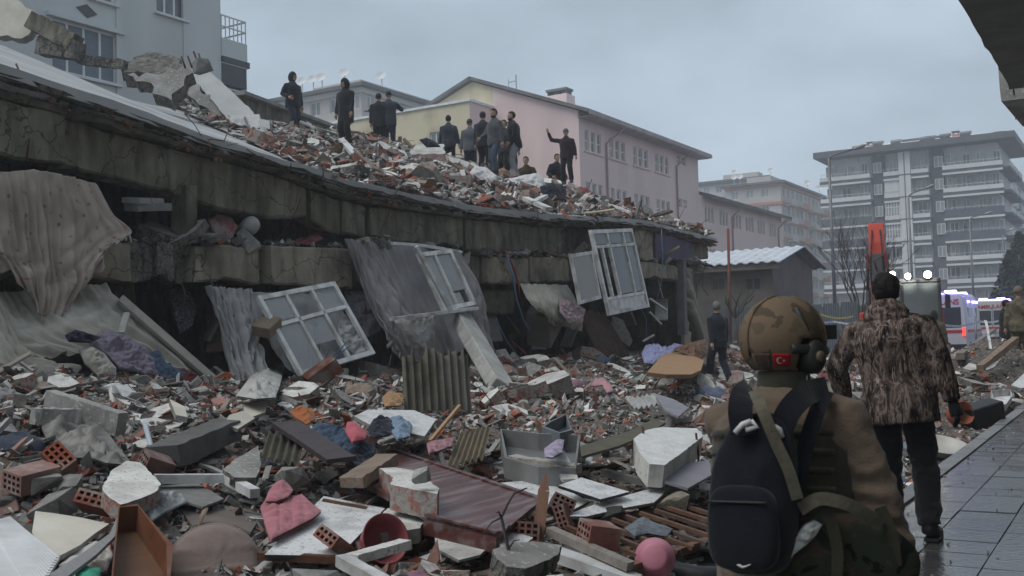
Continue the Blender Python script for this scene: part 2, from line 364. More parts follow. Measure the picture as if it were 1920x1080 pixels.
def hrr(x, y):
 """rubble surface on the roof"""
 return hroof(x, y) + 0.10 + 0.22 * fbm(x * 0.6, y * 0.6, 1.3) + 0.08 * fbm(x * 2.3, y * 2.3, 5.0, 2)
# ------------------------------------------------------------------ ground, road, pavement
GROUND = mat('ground_earth', (0.13, 0.125, 0.115), (0.08, 0.078, 0.072), 0.6, 0.9, 0.3, 8)
ASPH = mat('wet_asphalt', (0.06, 0.06, 0.062), (0.035, 0.035, 0.037), 3.0, 0.6, 0.3, 60, rough2=0.3, spec=0.5)
g = MB(); g.add([(-900, -300, -0.30), (900, -300, -0.30), (900, 1400, -0.30), (-900, 1400, -0.30)], [(0, 1, 2, 3)])
struct(g, 'ground', GROUND)
g = MB(); g.add([(-11.6, -20, -0.16), (KX - 0.16, -20, -0.16), (KX - 0.16, 240, -0.16), (-11.6, 240, -0.16)], [(0, 1, 2, 3)])
struct(g, 'road', ASPH)
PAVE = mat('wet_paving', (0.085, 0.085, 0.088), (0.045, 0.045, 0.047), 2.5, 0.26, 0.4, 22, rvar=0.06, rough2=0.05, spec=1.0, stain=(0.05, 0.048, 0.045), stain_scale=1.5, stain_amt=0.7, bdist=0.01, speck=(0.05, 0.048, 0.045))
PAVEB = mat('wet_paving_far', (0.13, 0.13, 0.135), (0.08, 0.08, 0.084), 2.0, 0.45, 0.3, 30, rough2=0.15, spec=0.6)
JOINT = mat('paving_joint', (0.065, 0.063, 0.06), (0.045, 0.045, 0.042), 5.0, 0.8, 0.2)
g = MB(); g.bx(KX, 3.2, -8, 20.0, -0.25, -0.012)
pv = struct(g, 'pavement', JOINT)
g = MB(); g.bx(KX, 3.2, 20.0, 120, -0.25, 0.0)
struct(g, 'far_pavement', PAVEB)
T = 0.40
tile = MB()
tile.box((0, 0, -0.016), (T - 0.006, T - 0.006, 0.032), None, 0, 0.99)
tme = tile.mesh('paving_slab', PAVE)
rs = random.Random(3)
for i in range(8):
 for j in range(37):
  x = KX + 0.02 + T / 2 + i * T; y = 4.9 + j * T
  if x > 1.5: continue
  o = inst('paving_slab', tme, Matrix.Translation((x, y, 0.002 + rs.uniform(-0.003, 0.003))) @ Euler((rs.uniform(-.006, .006), rs.uniform(-.006, .006), rs.choice([0, R(90), R(180), R(270)]))).to_matrix().to_4x4(), pv)
g = MB(); g.box((0, 0, -0.10), (0.15, 0.985, 0.22), None, 0)
kme = g.mesh('kerb_stone', mat('kerb_concrete', (0.20, 0.20, 0.20), (0.12, 0.12, 0.12), 3, 0.6, 0.4, 30, rvar=0.15, rough2=0.3, spec=0.5))
for j in range(26):
 o = inst('kerb_stone', kme, Matrix.Translation((KX - 0.08, 2.5 + j * 1.0, rs.uniform(-.006, .006))), pv)
# ------------------------------------------------------------------ street rubble bed: a displaced sheet
def sheet(f, xs, ys, keep=None):
 idx = {}; m = MB(); vs = []
 for i, x in enumerate(xs):
  for j, y in enumerate(ys):
   idx[i, j] = len(vs); vs.append((x, y, f(x, y)))
 fs = []
 for i in range(len(xs) - 1):
  for j in range(len(ys) - 1):
   if keep is None or keep((xs[i] + xs[i + 1]) / 2, (ys[j] + ys[j + 1]) / 2):
    fs.append((idx[i, j], idx[i + 1, j], idx[i + 1, j + 1], idx[i, j + 1]))
 m.add(vs, fs, 0, True); return m
xs = list(np.arange(-12.6, -1.74, 0.14)); ys = list(np.arange(1.5, 12, 0.14)) + list(np.arange(12, 46, 0.28))
bed = sheet(lambda x, y: hrub(x, y) + 0.05 * fbm(x * 8, y * 8, 2.0, 2) * smooth(-1.7, -2.2, x), xs, ys)
o = struct(bed, 'rubble_ground', DUST); o['kind'] = 'structure'
# ------------------------------------------------------------------ the fallen house
house = thing('collapsed_building', 'collapsed concrete apartment block with tilted roof slab and cracked beams', 'building', (FX, 14, 0))
TW = .10
def ragged_beam(px0, px1, top, bot, X, th, mi=0, n=None, dz0=0.0, dz1=0.0, amp=0.02, seed=0.0, endraw=0.05):
 """a length of concrete beam between two photo columns, its top and bottom following traced lines"""
 y0, y1 = fy(px0), fy(px1); n = n or max(4, int((y1 - y0) / 0.12)); rings = []
 for i in range(n + 1):
  t = i / n; y = lerp(y0, y1, t); zt = interp(top, y) + lerp(dz0, dz1, t) + TW * nz3(seed, 3, 7) * (t - .5); zb = interp(bot, y) + lerp(dz0, dz1, t) + TW * nz3(seed, 3, 7) * (t - .5) + .16 * max(0, nz3(y * 1.9, seed, 8) - .12) + .10 * max(0, nz3(y * 5.5, seed, 2) - .2); zt -= .10 * max(0, nz3(y * 2.6, seed, 5) - .2)
  k = lambda a: amp * (nz3(y * 2.7 + a * 7, a * 3.3 + seed, seed) + 1.1 * min(0, nz3(y * 9 + a * 7, a * 3.3, seed + 4) + .15) * (1 if a in (1, 2, 4, 5, 9, 10) else .3))
  ey = endraw * (nz3(seed * 3, 1, t) if i in (0, n) else 0)
  c = 0.03
  rings.append([Vector((X + k(1), y + ey + (endraw * nz3(seed, 5, 2) if i in (0, n) else 0), zt - c + k(2))),
      Vector((X + k(3), y + ey, lerp(zt, zb, 0.5))),
      Vector((X + k(4), y + ey + (endraw * nz3(seed, 8, 3) if i in (0, n) else 0), zb + c + k(5))),
      Vector((X - c, y + ey, zb + k(6))), Vector((X - th, y + ey, zb + k(7))), Vector((X - th, y + ey, zt + k(8))), Vector((X - c + k(9), y + ey, zt + k(10)))])
 m = MB(); m.loft(rings, 0, False, True); return m
PURP = mat('purple_painted_concrete', (0.115, 0.09, 0.17), (0.075, 0.065, 0.10), 3, 0.85, 0.4, 20, stain=(0.14, 0.13, 0.12), stain_amt=0.6)
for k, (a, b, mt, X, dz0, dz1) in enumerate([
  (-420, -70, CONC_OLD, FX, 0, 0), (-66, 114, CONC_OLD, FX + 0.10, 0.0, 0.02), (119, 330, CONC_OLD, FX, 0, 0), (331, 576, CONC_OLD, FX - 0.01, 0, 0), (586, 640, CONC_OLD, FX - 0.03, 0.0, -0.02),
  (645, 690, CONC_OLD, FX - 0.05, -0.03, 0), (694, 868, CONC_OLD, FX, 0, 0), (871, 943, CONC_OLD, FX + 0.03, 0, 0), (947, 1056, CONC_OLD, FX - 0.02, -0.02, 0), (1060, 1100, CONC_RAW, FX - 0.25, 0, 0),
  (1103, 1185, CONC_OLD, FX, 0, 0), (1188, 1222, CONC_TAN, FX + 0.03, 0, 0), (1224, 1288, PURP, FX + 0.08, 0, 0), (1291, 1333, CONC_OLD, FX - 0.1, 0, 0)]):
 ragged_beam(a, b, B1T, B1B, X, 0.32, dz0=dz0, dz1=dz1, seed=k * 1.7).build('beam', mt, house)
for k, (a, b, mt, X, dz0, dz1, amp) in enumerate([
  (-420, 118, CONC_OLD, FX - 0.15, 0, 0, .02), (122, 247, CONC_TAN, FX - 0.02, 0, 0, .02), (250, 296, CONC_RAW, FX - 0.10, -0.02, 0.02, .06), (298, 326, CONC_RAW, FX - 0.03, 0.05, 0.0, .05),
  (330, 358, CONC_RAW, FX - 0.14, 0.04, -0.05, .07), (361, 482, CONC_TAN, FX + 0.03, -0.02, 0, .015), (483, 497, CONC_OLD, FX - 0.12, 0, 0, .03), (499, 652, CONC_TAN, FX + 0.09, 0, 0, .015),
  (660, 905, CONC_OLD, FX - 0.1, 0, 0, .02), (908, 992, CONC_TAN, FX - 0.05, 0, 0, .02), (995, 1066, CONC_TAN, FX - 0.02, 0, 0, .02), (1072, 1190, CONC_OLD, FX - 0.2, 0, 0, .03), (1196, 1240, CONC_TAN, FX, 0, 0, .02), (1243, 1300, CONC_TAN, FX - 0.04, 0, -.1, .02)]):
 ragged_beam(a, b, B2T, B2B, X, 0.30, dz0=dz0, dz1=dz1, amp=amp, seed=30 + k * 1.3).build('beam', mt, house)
# third, lowest beam seen in the gap under the second
Z3 = [(0, 1.2), (40, 1.35)]
def z3line(px): return [(on_x(a, b, FX - 0.9).y, on_x(a, b, FX - 0.9).z) for a, b in px]
T3, B3 = z3line([(600, 545), (1150, 545)]), z3line([(600, 592), (1150, 588)])
ragged_beam(700, 1000, T3, B3, FX - 0.5, 0.3, seed=61).build('beam', CONC_TAN, house)
# squeezed layers between roof slab and upper beam
for k in range(4):
 t = (k + 0.5) / 4; m = MB(); n = 150; rings = []
 for i in range(n + 1):
  y = lerp(-2.0, YEND - 0.05, i / n); zt = lerp(interp(EDGE, y) - 0.10, interp(B1T, y), k / 4) ; zb = lerp(interp(EDGE, y) - 0.10, interp(B1T, y), (k + 0.86) / 4)
  ov = [0.20, 0.08, 0.02, 0.16][k] + 0.14 * fbm(y * 1.1, k * 5.0, 0.3) + 0.07 * nz3(y * 5.3, k * 3.0, 1.0)
  j = 0.05 * nz3(y * 3, k, 4) + .03 * nz3(y * 11, k, 6)
  rings.append([Vector((FX + ov, y, zt + j)), Vector((FX + ov - 0.05 + j, y, zb + j)), Vector((FX - 0.6, y, zb + j * .3)), Vector((FX - 0.6, y, zt + j * .3))])
 m.loft(rings, 0, False, True)
 m.build('crushed_layer', [CONC_RAW, CONC, CONC_RAW, CONC_OLD][k], house)
# roof slab
m = MB(); n = 120; vs = []; xs_ = [0, .02, .4, 1, 2, 3.5, 5, 7, 9, 11, 13]
rings = []
for i in range(n + 1):
 y = lerp(-4.0, YEND, i / n); ov = 0.16 + 0.10 * fbm(y * 1.3, 2.0, 0.7) + 0.05 * nz3(y * 6, 3, 3)
 top = [Vector((FX + ov - d * 1.0, y, hroof(FX - max(0, d - ov), y) + 0.012 * nz3(d * 2, y * 2, 9))) for d in xs_]
 botm = [p - Vector((0, 0, 0.13)) for p in reversed(top)]
 rings.append(top + botm)
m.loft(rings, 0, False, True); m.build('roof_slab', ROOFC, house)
# inside: floor slab behind the lower beam, lowest floor, unseen back and end walls added to block light and keep the storeys dark
m = MB(); rings = []
for i in range(31):
 y = lerp(-3.5, YEND - 0.3, i / 30); z = interp(B2T, y)
 rings.append([Vector((FX - 0.2, y, z + 0.02 + 0.03 * nz3(y * 3, 1, 1))), Vector((FX - 0.2, y, z - 0.16)), Vector((FX - 9, y, z + 0.2)), Vector((FX - 9, y, z + 0.5))])
m.loft(rings, 0, False, True); m.build('floor_slab', CONC_RAW, house)
m = MB(); m.bx(FX - 9.3, FX - 9.0, -3.8, YEND - 0.2, -0.3, 6.2); m.build('light_block_wall', CONC_OLD, house)
m = MB(); m.bx(FX - 9.0, FX - 0.5, -4.0, -3.8, -0.3, 4.5); m.build('side_wall', CONC_OLD, house)
m = MB(); m.bx(FX - 9.0, FX - 0.9, YEND - 0.45, YEND - 0.2, -0.3, 3.4); m.build('side_wall', CONC_OLD, house)
for px, w_ in ((-150, .4), (310, .35), (900, .4)):
 p = on_x(px, 500, FX); m = MB()
 m.box((FX - 0.9, p.y, 1.2), (0.4, w_, 2.6), (0.05, -0.06, 0.1)); m.build('column', CONC_OLD, house)
# column at the far corner, leaning
m = MB(); m.bar(on_x(1280, 628, FX + 0.02), on_x(1277, 489, FX + 0.02), 0.20, 0.22, up=(1, 0, 0)); m.build('column', mat('dusty_mauve_plaster', (0.20, 0.185, 0.21), (0.14, 0.13, 0.145), 3, 0.9, 0.5, 20), house)
# ------------------------------------------------------------------ buildings
def wall_open(O, ud, W, H, openings, nrm, rev=0.14, mi=0, mr=None):
 """upright wall W x H with real openings (u0, v0, u1, v1) and reveals; O = lower corner, ud = along, nrm = outward"""
 O = Vector(O); ud = Vector(ud).normalized(); nrm = Vector(nrm).normalized(); Z = Vector((0, 0, 1)); m = MB()
 us = sorted({0.0, W, *[o[0] for o in openings], *[o[2] for o in openings]}); vs_ = sorted({0.0, H, *[o[1] for o in openings], *[o[3] for o in openings]})
 us = [u for u in us if 0 <= u <= W]; vs_ = [v for v in vs_ if 0 <= v <= H]
 P = lambda u, v, d=0.0: O + ud * u + Z * v - nrm * d
 flip = ud.cross(Z).dot(nrm) < 0
 def quad(a, b, c, d, mm): m.add([a, b, c, d][::-1] if flip else [a, b, c, d], [(0, 1, 2, 3)], mm)
 for u0, u1 in zip(us, us[1:]):
  for v0, v1 in zip(vs_, vs_[1:]):
   cu, cv = (u0 + u1) / 2, (v0 + v1) / 2
   if any(o[0] < cu < o[2] and o[1] < cv < o[3] for o in openings): continue
   quad(P(u0, v0), P(u1, v0), P(u1, v1), P(u0, v1), mi)
 r = mi if mr is None else mr
 for u0, v0, u1, v1 in openings:
  quad(P(u0, v0, 0), P(u0, v1, 0), P(u0, v1, rev), P(u0, v0, rev), r); quad(P(u1, v0, rev), P(u1, v1, rev), P(u1, v1, 0), P(u1, v0, 0), r)
  quad(P(u0, v0, rev), P(u1, v0, rev), P(u1, v0, 0), P(u0, v0, 0), r); quad(P(u0, v1, 0), P(u1, v1, 0), P(u1, v1, rev), P(u0, v1, rev), r)
 return m
WCACHE = {}
def window(parent, p, ud, nrm, w, h, cols, fm, gm, rev=0.14, fw=0.06, rows=1, name='window'):
 """window frame with panes set back in its opening; p = lower left corner on the wall face"""
 key = (round(w, 3), round(h, 3), cols, fm.name, gm.name, fw, rows)
 if key not in WCACHE:
  m = MB(); t = 0.06
  m.bx(0, fw, -t, 0, 0, h); m.bx(w - fw, w, -t, 0, 0, h); m.bx(fw, w - fw, -t, 0, 0, fw); m.bx(fw, w - fw, -t, 0, h - fw, h)
  for c in range(1, cols): u = w * c / cols; m.bx(u - fw / 2, u + fw / 2, -t + .002, -.002, fw, h - fw)
  for r_ in range(1, rows): v = h * r_ / rows; m.bx(fw, w - fw, -t + .004, -.004, v - fw / 2, v + fw / 2)
  g = MB(); g.bx(fw, w - fw, -0.012 - t / 2, -t / 2, fw, h - fw)
  WCACHE[key] = (m.mesh('window_frame', fm), g.mesh('pane', gm))
 fme, gme = WCACHE[key]
 ud = Vector(ud).normalized(); nrm = Vector(nrm).normalized(); p = Vector(p) - nrm * (rev - 0.05) - wloc(parent)
 y = -nrm if ud.cross(Vector((0, 0, 1))).dot(nrm) > 0 else nrm
 mt = Matrix(((ud.x, y.x, 0, p.x), (ud.y, y.y, 0, p.y), (0, 0, 1, p.z), (0, 0, 0, 1)))
 o = inst(name, fme, mt, parent)
 inst('pane', gme, Matrix.Identity(4), o); return o
GLASSD = mat('dark_window_glass', (0.05, 0.058, 0.068), (0.035, 0.04, 0.048), 2, 0.12, 0, spec=0.6)
GLASSC = mat('curtained_window_glass', (0.38, 0.38, 0.37), (0.22, 0.225, 0.23), 3, 0.2, 0, spec=0.6, stretch=(6, 6, 0.4))
GLASSG = mat('grey_window_glass', (0.16, 0.18, 0.20), (0.09, 0.10, 0.115), 2, 0.15, 0, spec=0.6)
PINK = mat('pink_render', (0.74, 0.575, 0.555), (0.69, 0.535, 0.52), 0.5, 0.9, 0.1, 10, stain=(0.55, 0.43, 0.42), stain_scale=0.35, stain_amt=0.5, stretch=(1, 1, .4))
YELL = mat('yellow_render', (0.63, 0.57, 0.41), (0.57, 0.51, 0.36), 0.5, 0.9, 0.1, 10, stain=(0.30, 0.27, 0.20), stain_scale=0.6, stain_amt=0.55)
LGREY = mat('light_grey_render', (0.60, 0.61, 0.60), (0.54, 0.55, 0.545), 0.35, 0.9, 0.12, 12, stain=(0.42, 0.42, 0.41), stain_scale=0.22, stain_amt=0.45, stretch=(1, 1, 0.35))
TRIMG = mat('dark_grey_trim', (0.10, 0.105, 0.115), (0.075, 0.08, 0.09), 1, 0.7, 0.1)
SLATE = mat('slate_cladding', (0.10, 0.108, 0.13), (0.07, 0.076, 0.095), 1.2, 0.7, 0.1, 8)
WHITER = mat('white_render', (0.66, 0.665, 0.67), (0.60, 0.60, 0.60), 0.4, 0.85, 0.08, 10, stain=(0.48, 0.48, 0.48), stain_scale=0.3, stain_amt=0.4)
WFRAME = mat('white_window_frame', (0.68, 0.68, 0.68), (0.60, 0.60, 0.60), 2, 0.5, 0.05)
SALMON = mat('salmon_band', (0.46, 0.20, 0.15), (0.40, 0.17, 0.13), 1, 0.85, 0.1)
ROOFT = mat('grey_roof_sheet', (0.17, 0.175, 0.18), (0.11, 0.11, 0.115), 1, 0.6, 0.2, 6)
ZV = Vector((0, 0, 1))
# --- light grey block behind the fallen house
XW = -31.6
def wy(px, py): p = on_x(px, py, XW); return p.y, p.z
lg = thing('apartment_building', 'light grey rendered apartment block rising behind the tilted roof slab', 'building', (XW, 20, 0))
y0, y1, zt = -6.0, wy(414, 60)[0], 26.0
ops = []
def opn(px0, py0, px1, py1):
 a = wy(px0, py1); b = wy(px1, py0); c = wy(px0, py0)
 o_ = (a[0] - y0, wy((px0 + px1) / 2, py1)[1], b[0] - y0, wy((px0 + px1) / 2, py0)[1]); ops.append(o_); return o_
o1 = opn(97, 48, 219, 145); o2 = opn(293, -42, 346, 30); o3 = opn(168, -110, 214, 2); o4 = opn(20, -260, 90, -120); o5 = opn(293, -260, 346, -180)
o6 = (o1[0] - 7.5, o1[1], o1[0] - 3.5, o1[3])
ops.append(o6)
wall_open((XW, y0, 0), (0, 1, 0), y1 - y0, zt, ops, (1, 0, 0), 0.2).build('wall', LGREY, lg)
SHUT = mat('blue_grey_shutter', (0.17, 0.20, 0.235), (0.14, 0.165, 0.195), 1.5, 0.6, 0.15, 30, stretch=(1, 1, 12))
for o_, c_, g_ in ((o1, 4, SHUT), (o2, 3, GLASSG), (o3, 2, GLASSG), (o4, 2, GLASSG), (o5, 3, GLASSG), (o6, 4, SHUT)):
 window(lg, (XW, y0 + o_[0], o_[1]), (0, 1, 0), (1, 0, 0), o_[2] - o_[0], o_[3] - o_[1], c_, WFRAME, g_, 0.2, 0.09)
 m = MB(); m.bx(XW, XW + 0.14, y0 + o_[0] - 0.12, y0 + o_[2] + 0.12, o_[1] - 0.09, o_[1] - 0.003); m.build('window_sill', WFRAME, lg)
m = MB(); m.bx(XW, XW + 0.16, y0 + o1[0] - 0.2, y0 + o1[2] + 0.25, o1[3] + 0.003, o1[3] + 0.16); m.build('lintel', LGREY, lg)
for px in (222, 347):
 yy = wy(px, 60)[0]; m = MB(); m.bx(XW, XW + 0.06, yy - 0.12, yy + 0.12, 0, zt); m.build('pilaster', LGREY, lg)
m = MB(); c = [wy(142, 13), wy(162, 8), wy(182, 28), wy(163, 34)]
m.slab([Vector((XW + 0.03, a, b)) for a, b in c], (1, 0, 0), 0.03); m.build('diamond_plaque', TRIMG, lg)
m = MB(); m.bx(XW - 9, XW - 0.25, y0, y1, 0, zt - 0.1); m.build('wall', LGREY, lg)
# corner balconies, open to the sky behind
yb0, yb1 = y1, wy(461, 60)[0]
for k in range(-3, 3):
 zf = wy(440, 78)[1] + k * 3.0
 m = MB(); m.bx(XW - 1.6, XW + 0.06, yb0 + 0.003, yb1, zf - 1.05 if k == 0 else zf - 0.75, zf); pb = m.build('balcony', LGREY, lg)
 m = MB(); m.bx(XW - 1.4, XW + 0.04, yb0 + 0.01, yb1 - 0.04, zf - 1.9, zf - 1.06) if k == 0 else m.bx(XW - 1.5, XW + 0.10, yb0 + 0.003, yb1 + 0.1, zf + 2.0, zf + 2.24)
 m.build('dark_panel' if k == 0 else 'fascia', TRIMG, pb)
 m = MB()
 for z_ in (0.95, 0.5): m.bar((XW, yb0, zf + z_), (XW, yb1, zf + z_), 0.05, 0.05); m.bar((XW, yb1 - .03, zf + z_ - .003), (XW - 1.5, yb1 - .03, zf + z_ - .003), 0.05, 0.05)
 for t in np.linspace(0.02, 0.98, 7): yy = lerp(yb0, yb1, t); m.bar((XW + .004, yy, zf), (XW + .004, yy, zf + 0.95), 0.035, 0.035)
 m.build('railing', WFRAME, pb)
 m = MB(); m.bx(XW - 1.55, XW - 1.45, lerp(yb0, yb1, .30), lerp(yb0, yb1, .72), zf, zf + 2.1); m.build('curtain', mat('maroon_curtain', (0.13, 0.055, 0.06), (0.08, 0.035, 0.04), 3, 0.9, 0.2), pb)
 m = MB(); m.bx(XW - 0.14, XW, yb1 - 0.14, yb1, zf + 0.0, zf + 2.2); m.build('corner_post', LGREY, pb) if k != 0 else None
# --- pink school with gable, its yellow annex and the lower wing
XP = -30.0
pk = thing('school_building', 'pink rendered long building with gable end, chimney and rows of triple windows', 'building', (XP, 58, 0))
YG = on_x(1087, 300, XP).y
def py_(px, y): return on_x(px, y, XP)
ye = py_(1312, 400).y; ztop = py_(1087, 208).z
ops = []; wins = []
zu1, zu0 = py_(1096, 243).z, py_(1096, 281).z
zl1 = py_(1100, 341).z; zl0 = zl1 - (zu1 - zu0)
for a, b in ((1096, 1131), (1142, 1175), (1186, 1217), (1227, 1255)):
 ya, yb = py_(a, 280).y, py_(b, 290).y; w3 = (yb - ya)
 for z0, z1 in ((zu0, zu1), (zl0, zl1), (2 * zl0 - zu0, 2 * zl1 - zu1), (3 * zl0 - 2 * zu0, 3 * zl1 - 2 * zu1)):
  for k in range(3):
   wins.append((ya - YG + w3 * k / 3 + 0.04, z0, ya - YG + w3 * (k + 1) / 3 - 0.26, z1))
for a, b in ((1269, 1275.5), (1278, 1285.5)):
 ya, yb = py_(a, 300).y, py_(b, 300).y; z1 = py_(1269, 290).z; z0 = py_(1269, 306).z
 for d in (0, zu1 - zl1): wins.append((ya - YG, z0 - d, yb - YG, z1 - d))
wall_open((XP, YG, 0), (0, 1, 0), ye - YG, ztop, wins, (1, 0, 0), 0.2).build('wall', PINK, pk)
for k, o_ in enumerate(wins): window(pk, (XP, YG + o_[0], o_[1]), (0, 1, 0), (1, 0, 0), o_[2] - o_[0], o_[3] - o_[1], 1, WFRAME, GLASSG if k % 3 else GLASSC, 0.2, 0.06, rows=2)
for z0 in (zu0, zl0):
 for a, b in ((1096, 1131), (1142, 1175), (1186, 1217), (1227, 1255)):
  m = MB(); m.bx(XP, XP + 0.1, py_(a, 280).y - 0.1, py_(b, 280).y + 0.02, z0 - 0.12, z0 - 0.003); m.build('window_sill', PINK, pk)
XR = on_y(885, 153, YG).x; ZR = on_y(885, 153, YG).z; XL = 2 * XR - XP
m = MB(); xs3 = on_y(925, 200, YG).x
zat = lambda x: ztop + (ZR - ztop) * (1 - abs(x - XR) / (XP - XR))
m.add([(xs3, YG, 0), (XP, YG, 0), (XP, YG, ztop), (xs3, YG, zat(xs3))], [(0, 1, 2, 3)], 0)
m.add([(XL, YG, 0), (xs3, YG, 0), (xs3, YG, zat(xs3)), (XR, YG, ZR), (XL, YG, ztop)], [(0, 1, 2, 3, 4)], 1)
m.bx(XL, XP - 0.3, YG + 0.3, ye, 0, ztop - .2, 0); m.build('gable_wall', [PINK, YELL], pk)
m = MB(); e = 0.95; sl_ = (ZR - ztop) / (XP - XR)
for s_ in (1, -1):
 xe = XR + s_ * (XP - XR + e); ze = ztop - sl_ * e
 n_ = Vector((s_ * sl_, 0, 1)); pts = [(XR, YG - 0.35, ZR + .3), (xe, YG - 0.35, ze + .3), (xe, ye + 0.6, ze + .3), (XR, ye + 0.6, ZR + .3)]
 m.slab(pts, n_, 0.22, 1, 0, 0)
m.build('roof', [ROOFT, SNOW], pk)
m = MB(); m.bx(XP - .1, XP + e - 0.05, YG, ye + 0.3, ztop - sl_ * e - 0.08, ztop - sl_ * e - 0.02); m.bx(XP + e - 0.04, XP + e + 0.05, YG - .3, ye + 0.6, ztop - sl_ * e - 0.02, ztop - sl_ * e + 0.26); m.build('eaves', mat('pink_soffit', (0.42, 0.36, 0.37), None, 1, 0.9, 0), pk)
m = MB(); cc = on_y(1047, 195, YG + 3); m.bx(cc.x - 0.85, cc.x + 0.85, YG + 2.6, YG + 3.8, cc.z - 1.5, cc.z + 0.55); ch = m.build('chimney', PINK, pk)
m = MB(); m.bx(cc.x - 0.8, cc.x + 0.8, YG + 2.7, YG + 3.7, cc.z + 0.85, cc.z + 1.0); m.bx(cc.x - .1, cc.x + .1, YG + 3.1, YG + 3.3, cc.z + .55, cc.z + .85); m.bx(cc.x - .72, cc.x - .62, YG + 2.8, YG + 3.6, cc.z + .55, cc.z + .85); m.bx(cc.x + .62, cc.x + .72, YG + 2.8, YG + 3.6, cc.z + .55, cc.z + .85); m.build('chimney_cap', ROOFT, ch)
aa = on_y(968, 165, YG + 2); m = MB(); m.bar((aa.x, aa.y, aa.z - 1), (aa.x, aa.y, aa.z + 0.9), .05, .05); m.bar((aa.x - .6, aa.y, aa.z + .45), (aa.x, aa.y, aa.z + .5), .04, .04); m.bar((aa.x - .6, aa.y, aa.z + .2), (aa.x - .6, aa.y, aa.z + .7), .03, .03); m.build('antenna', STEEL, pk)
PIPE = mat('pink_drainpipe', (0.36, 0.24, 0.24), None, 2, 0.7, 0)
for a in (1135.5, 1266):
 yy = py_(a, 300).y; m = MB(); m.tube([(XP + e - 0.1, yy + 1.2, ztop - 0.5), (XP + 0.1, yy, ztop - 1.6), (XP + 0.1, yy, 0)], 0.07, 6); m.build('drainpipe', PIPE, pk)
ya = on_x(925, 200, -36.4)
an = thing('annex_building', 'yellow stained flat-roofed annex in front of the pink gable', 'building', (-40, 55, 0))
YA = on_x(880, 190, ya.x).y; ZA = on_x(880, 190, ya.x).z; xa0 = on_y(600, 225, YA).x
wo = []
a_, b_ = on_y(806, 262, YA), on_y(838, 244, YA); wo.append((a_.x - xa0, a_.z - 0.9, b_.x - xa0, b_.z))
for k in (1, 2): wo.append((a_.x - xa0 - 6 * k, a_.z - 0.9, b_.x - xa0 - 6 * k, b_.z))
wall_open((xa0, YA, 0), (1, 0, 0), ya.x - xa0, ZA, wo, (0, -1, 0), 0.2).build('wall', YELL, an)
for o_ in wo: window(an, (xa0 + o_[0], YA, o_[1]), (1, 0, 0), (0, -1, 0), o_[2] - o_[0], o_[3] - o_[1], 3, WFRAME, GLASSG, 0.2, 0.08)
m = MB(); m.add([(ya.x, YA, 0), (ya.x, YG - .01, 0), (ya.x, YG - .01, ZA), (ya.x, YA, ZA)], [(0, 1, 2, 3)]); m.build('side_wall', PINK, an)
m = MB(); m.bx(xa0 - .1, ya.x + .12, YA - .12, YG - .02, ZA + 0.002, ZA + .16); m.build('roof', SNOW, an)
# lower wing
lw = thing('school_wing', 'lower pink wing with snow-dusted roof beyond the long pink building', 'building', (XP, 88, 0))
yw1 = py_(1466, 440).y; zw = py_(1314, 366).z; wins = []
for a, b in ((1321, 1339), (1348.5, 1366), (1373.5, 1390), (1397, 1413), (1419, 1433.5), (1441, 1454)):
 ya_, yb_ = py_(a, 400).y, py_(b, 400).y; z1 = py_(1321, 387).z; z0 = py_(1321, 416).z
 for d in (0, 3.4):
  for k in range(3): wins.append((ya_ - ye + (yb_ - ya_) * k / 3 + .05, z0 - d, ya_ - ye + (yb_ - ya_) * (k + 1) / 3 - .2, z1 - d))
wins = [o_ for o_ in wins if o_[1] > 0.5]
wall_open((XP + 0.02, ye, 0), (0, 1, 0), yw1 - ye, zw, wins, (1, 0, 0), 0.2).build('wall', PINK, lw)
for o_ in wins: window(lw, (XP + 0.02, ye + o_[0], o_[1]), (0, 1, 0), (1, 0, 0), o_[2] - o_[0], o_[3] - o_[1], 1, WFRAME, GLASSG, 0.2, 0.06)
m = MB(); m.add([(XP + .02, yw1, 0), (XP - 14, yw1, 0), (XP - 14, yw1, zw), (XP + .02, yw1, zw)], [(0, 1, 2, 3)]); m.build('end_wall', PINK, lw)
m = MB(); m.slab([(XP + 0.9, ye + .62, zw), (XP + 0.9, yw1 + 0.8, zw), (XP - 7, yw1 + 0.8, zw + 2.6), (XP - 7, ye + .62, zw + 2.6)], (2.6, 0, 7.9), 0.3, 0, 1, 1); m.build('roof', [SNOW, ROOFT], lw)
for a in (1371, 1457):
 yy = py_(a, 420).y; m = MB(); m.tube([(XP + .8, yy + .8, zw - .3), (XP + 0.12, yy, zw - 1.2), (XP + 0.12, yy, 0)], 0.07, 6); m.build('drainpipe', PIPE, lw)
# --- slate and white apartment block far down the street
YB = 149.0
ab = thing('apartment_building', 'slate grey and white banded apartment block with long balconies down the street', 'building', (-27, YB, 0))
q = lambda zx, zy: on_y(1400 + zx / 3.692, 180 + zy / 3.692, YB)
X = {k: q(k, 600).x for k in (515, 875, 960, 1070, 1150, 1275, 1370, 1790)}
ZF = [q(880, 575).z - 3.02 * k for k in range(8)]
ztp = q(700, 425).z
m = MB(); m.bx(X[515] + 1.4, X[1790] - 0.8, YB + 0.35, YB + 16, 0, ztp - .1); m.build('wall', WHITER, ab)
for a, b in ((875, 960), (1275, 1370)):
 m = MB(); m.bx(X[a], X[b], YB - 0.25, YB + 0.5, 0, ztp - 0.15); m.build('slate_strip', SLATE, ab)
m = MB(); m.bx(X[1070], X[1150], YB - 1.5, YB + 0.4, 0, ztp - 0.3); m.build('white_pier', WHITER, ab)
m = MB(); mid = (X[1070] + X[1150]) / 2
m.bx(mid - .06, mid + .06, YB - 1.53, YB - 1.45, 0, ztp - .4)
for z in ZF: m.bx(X[1070] - .02, X[1150] + .02, YB - 1.52, YB - 1.44, z - .08, z + .08)
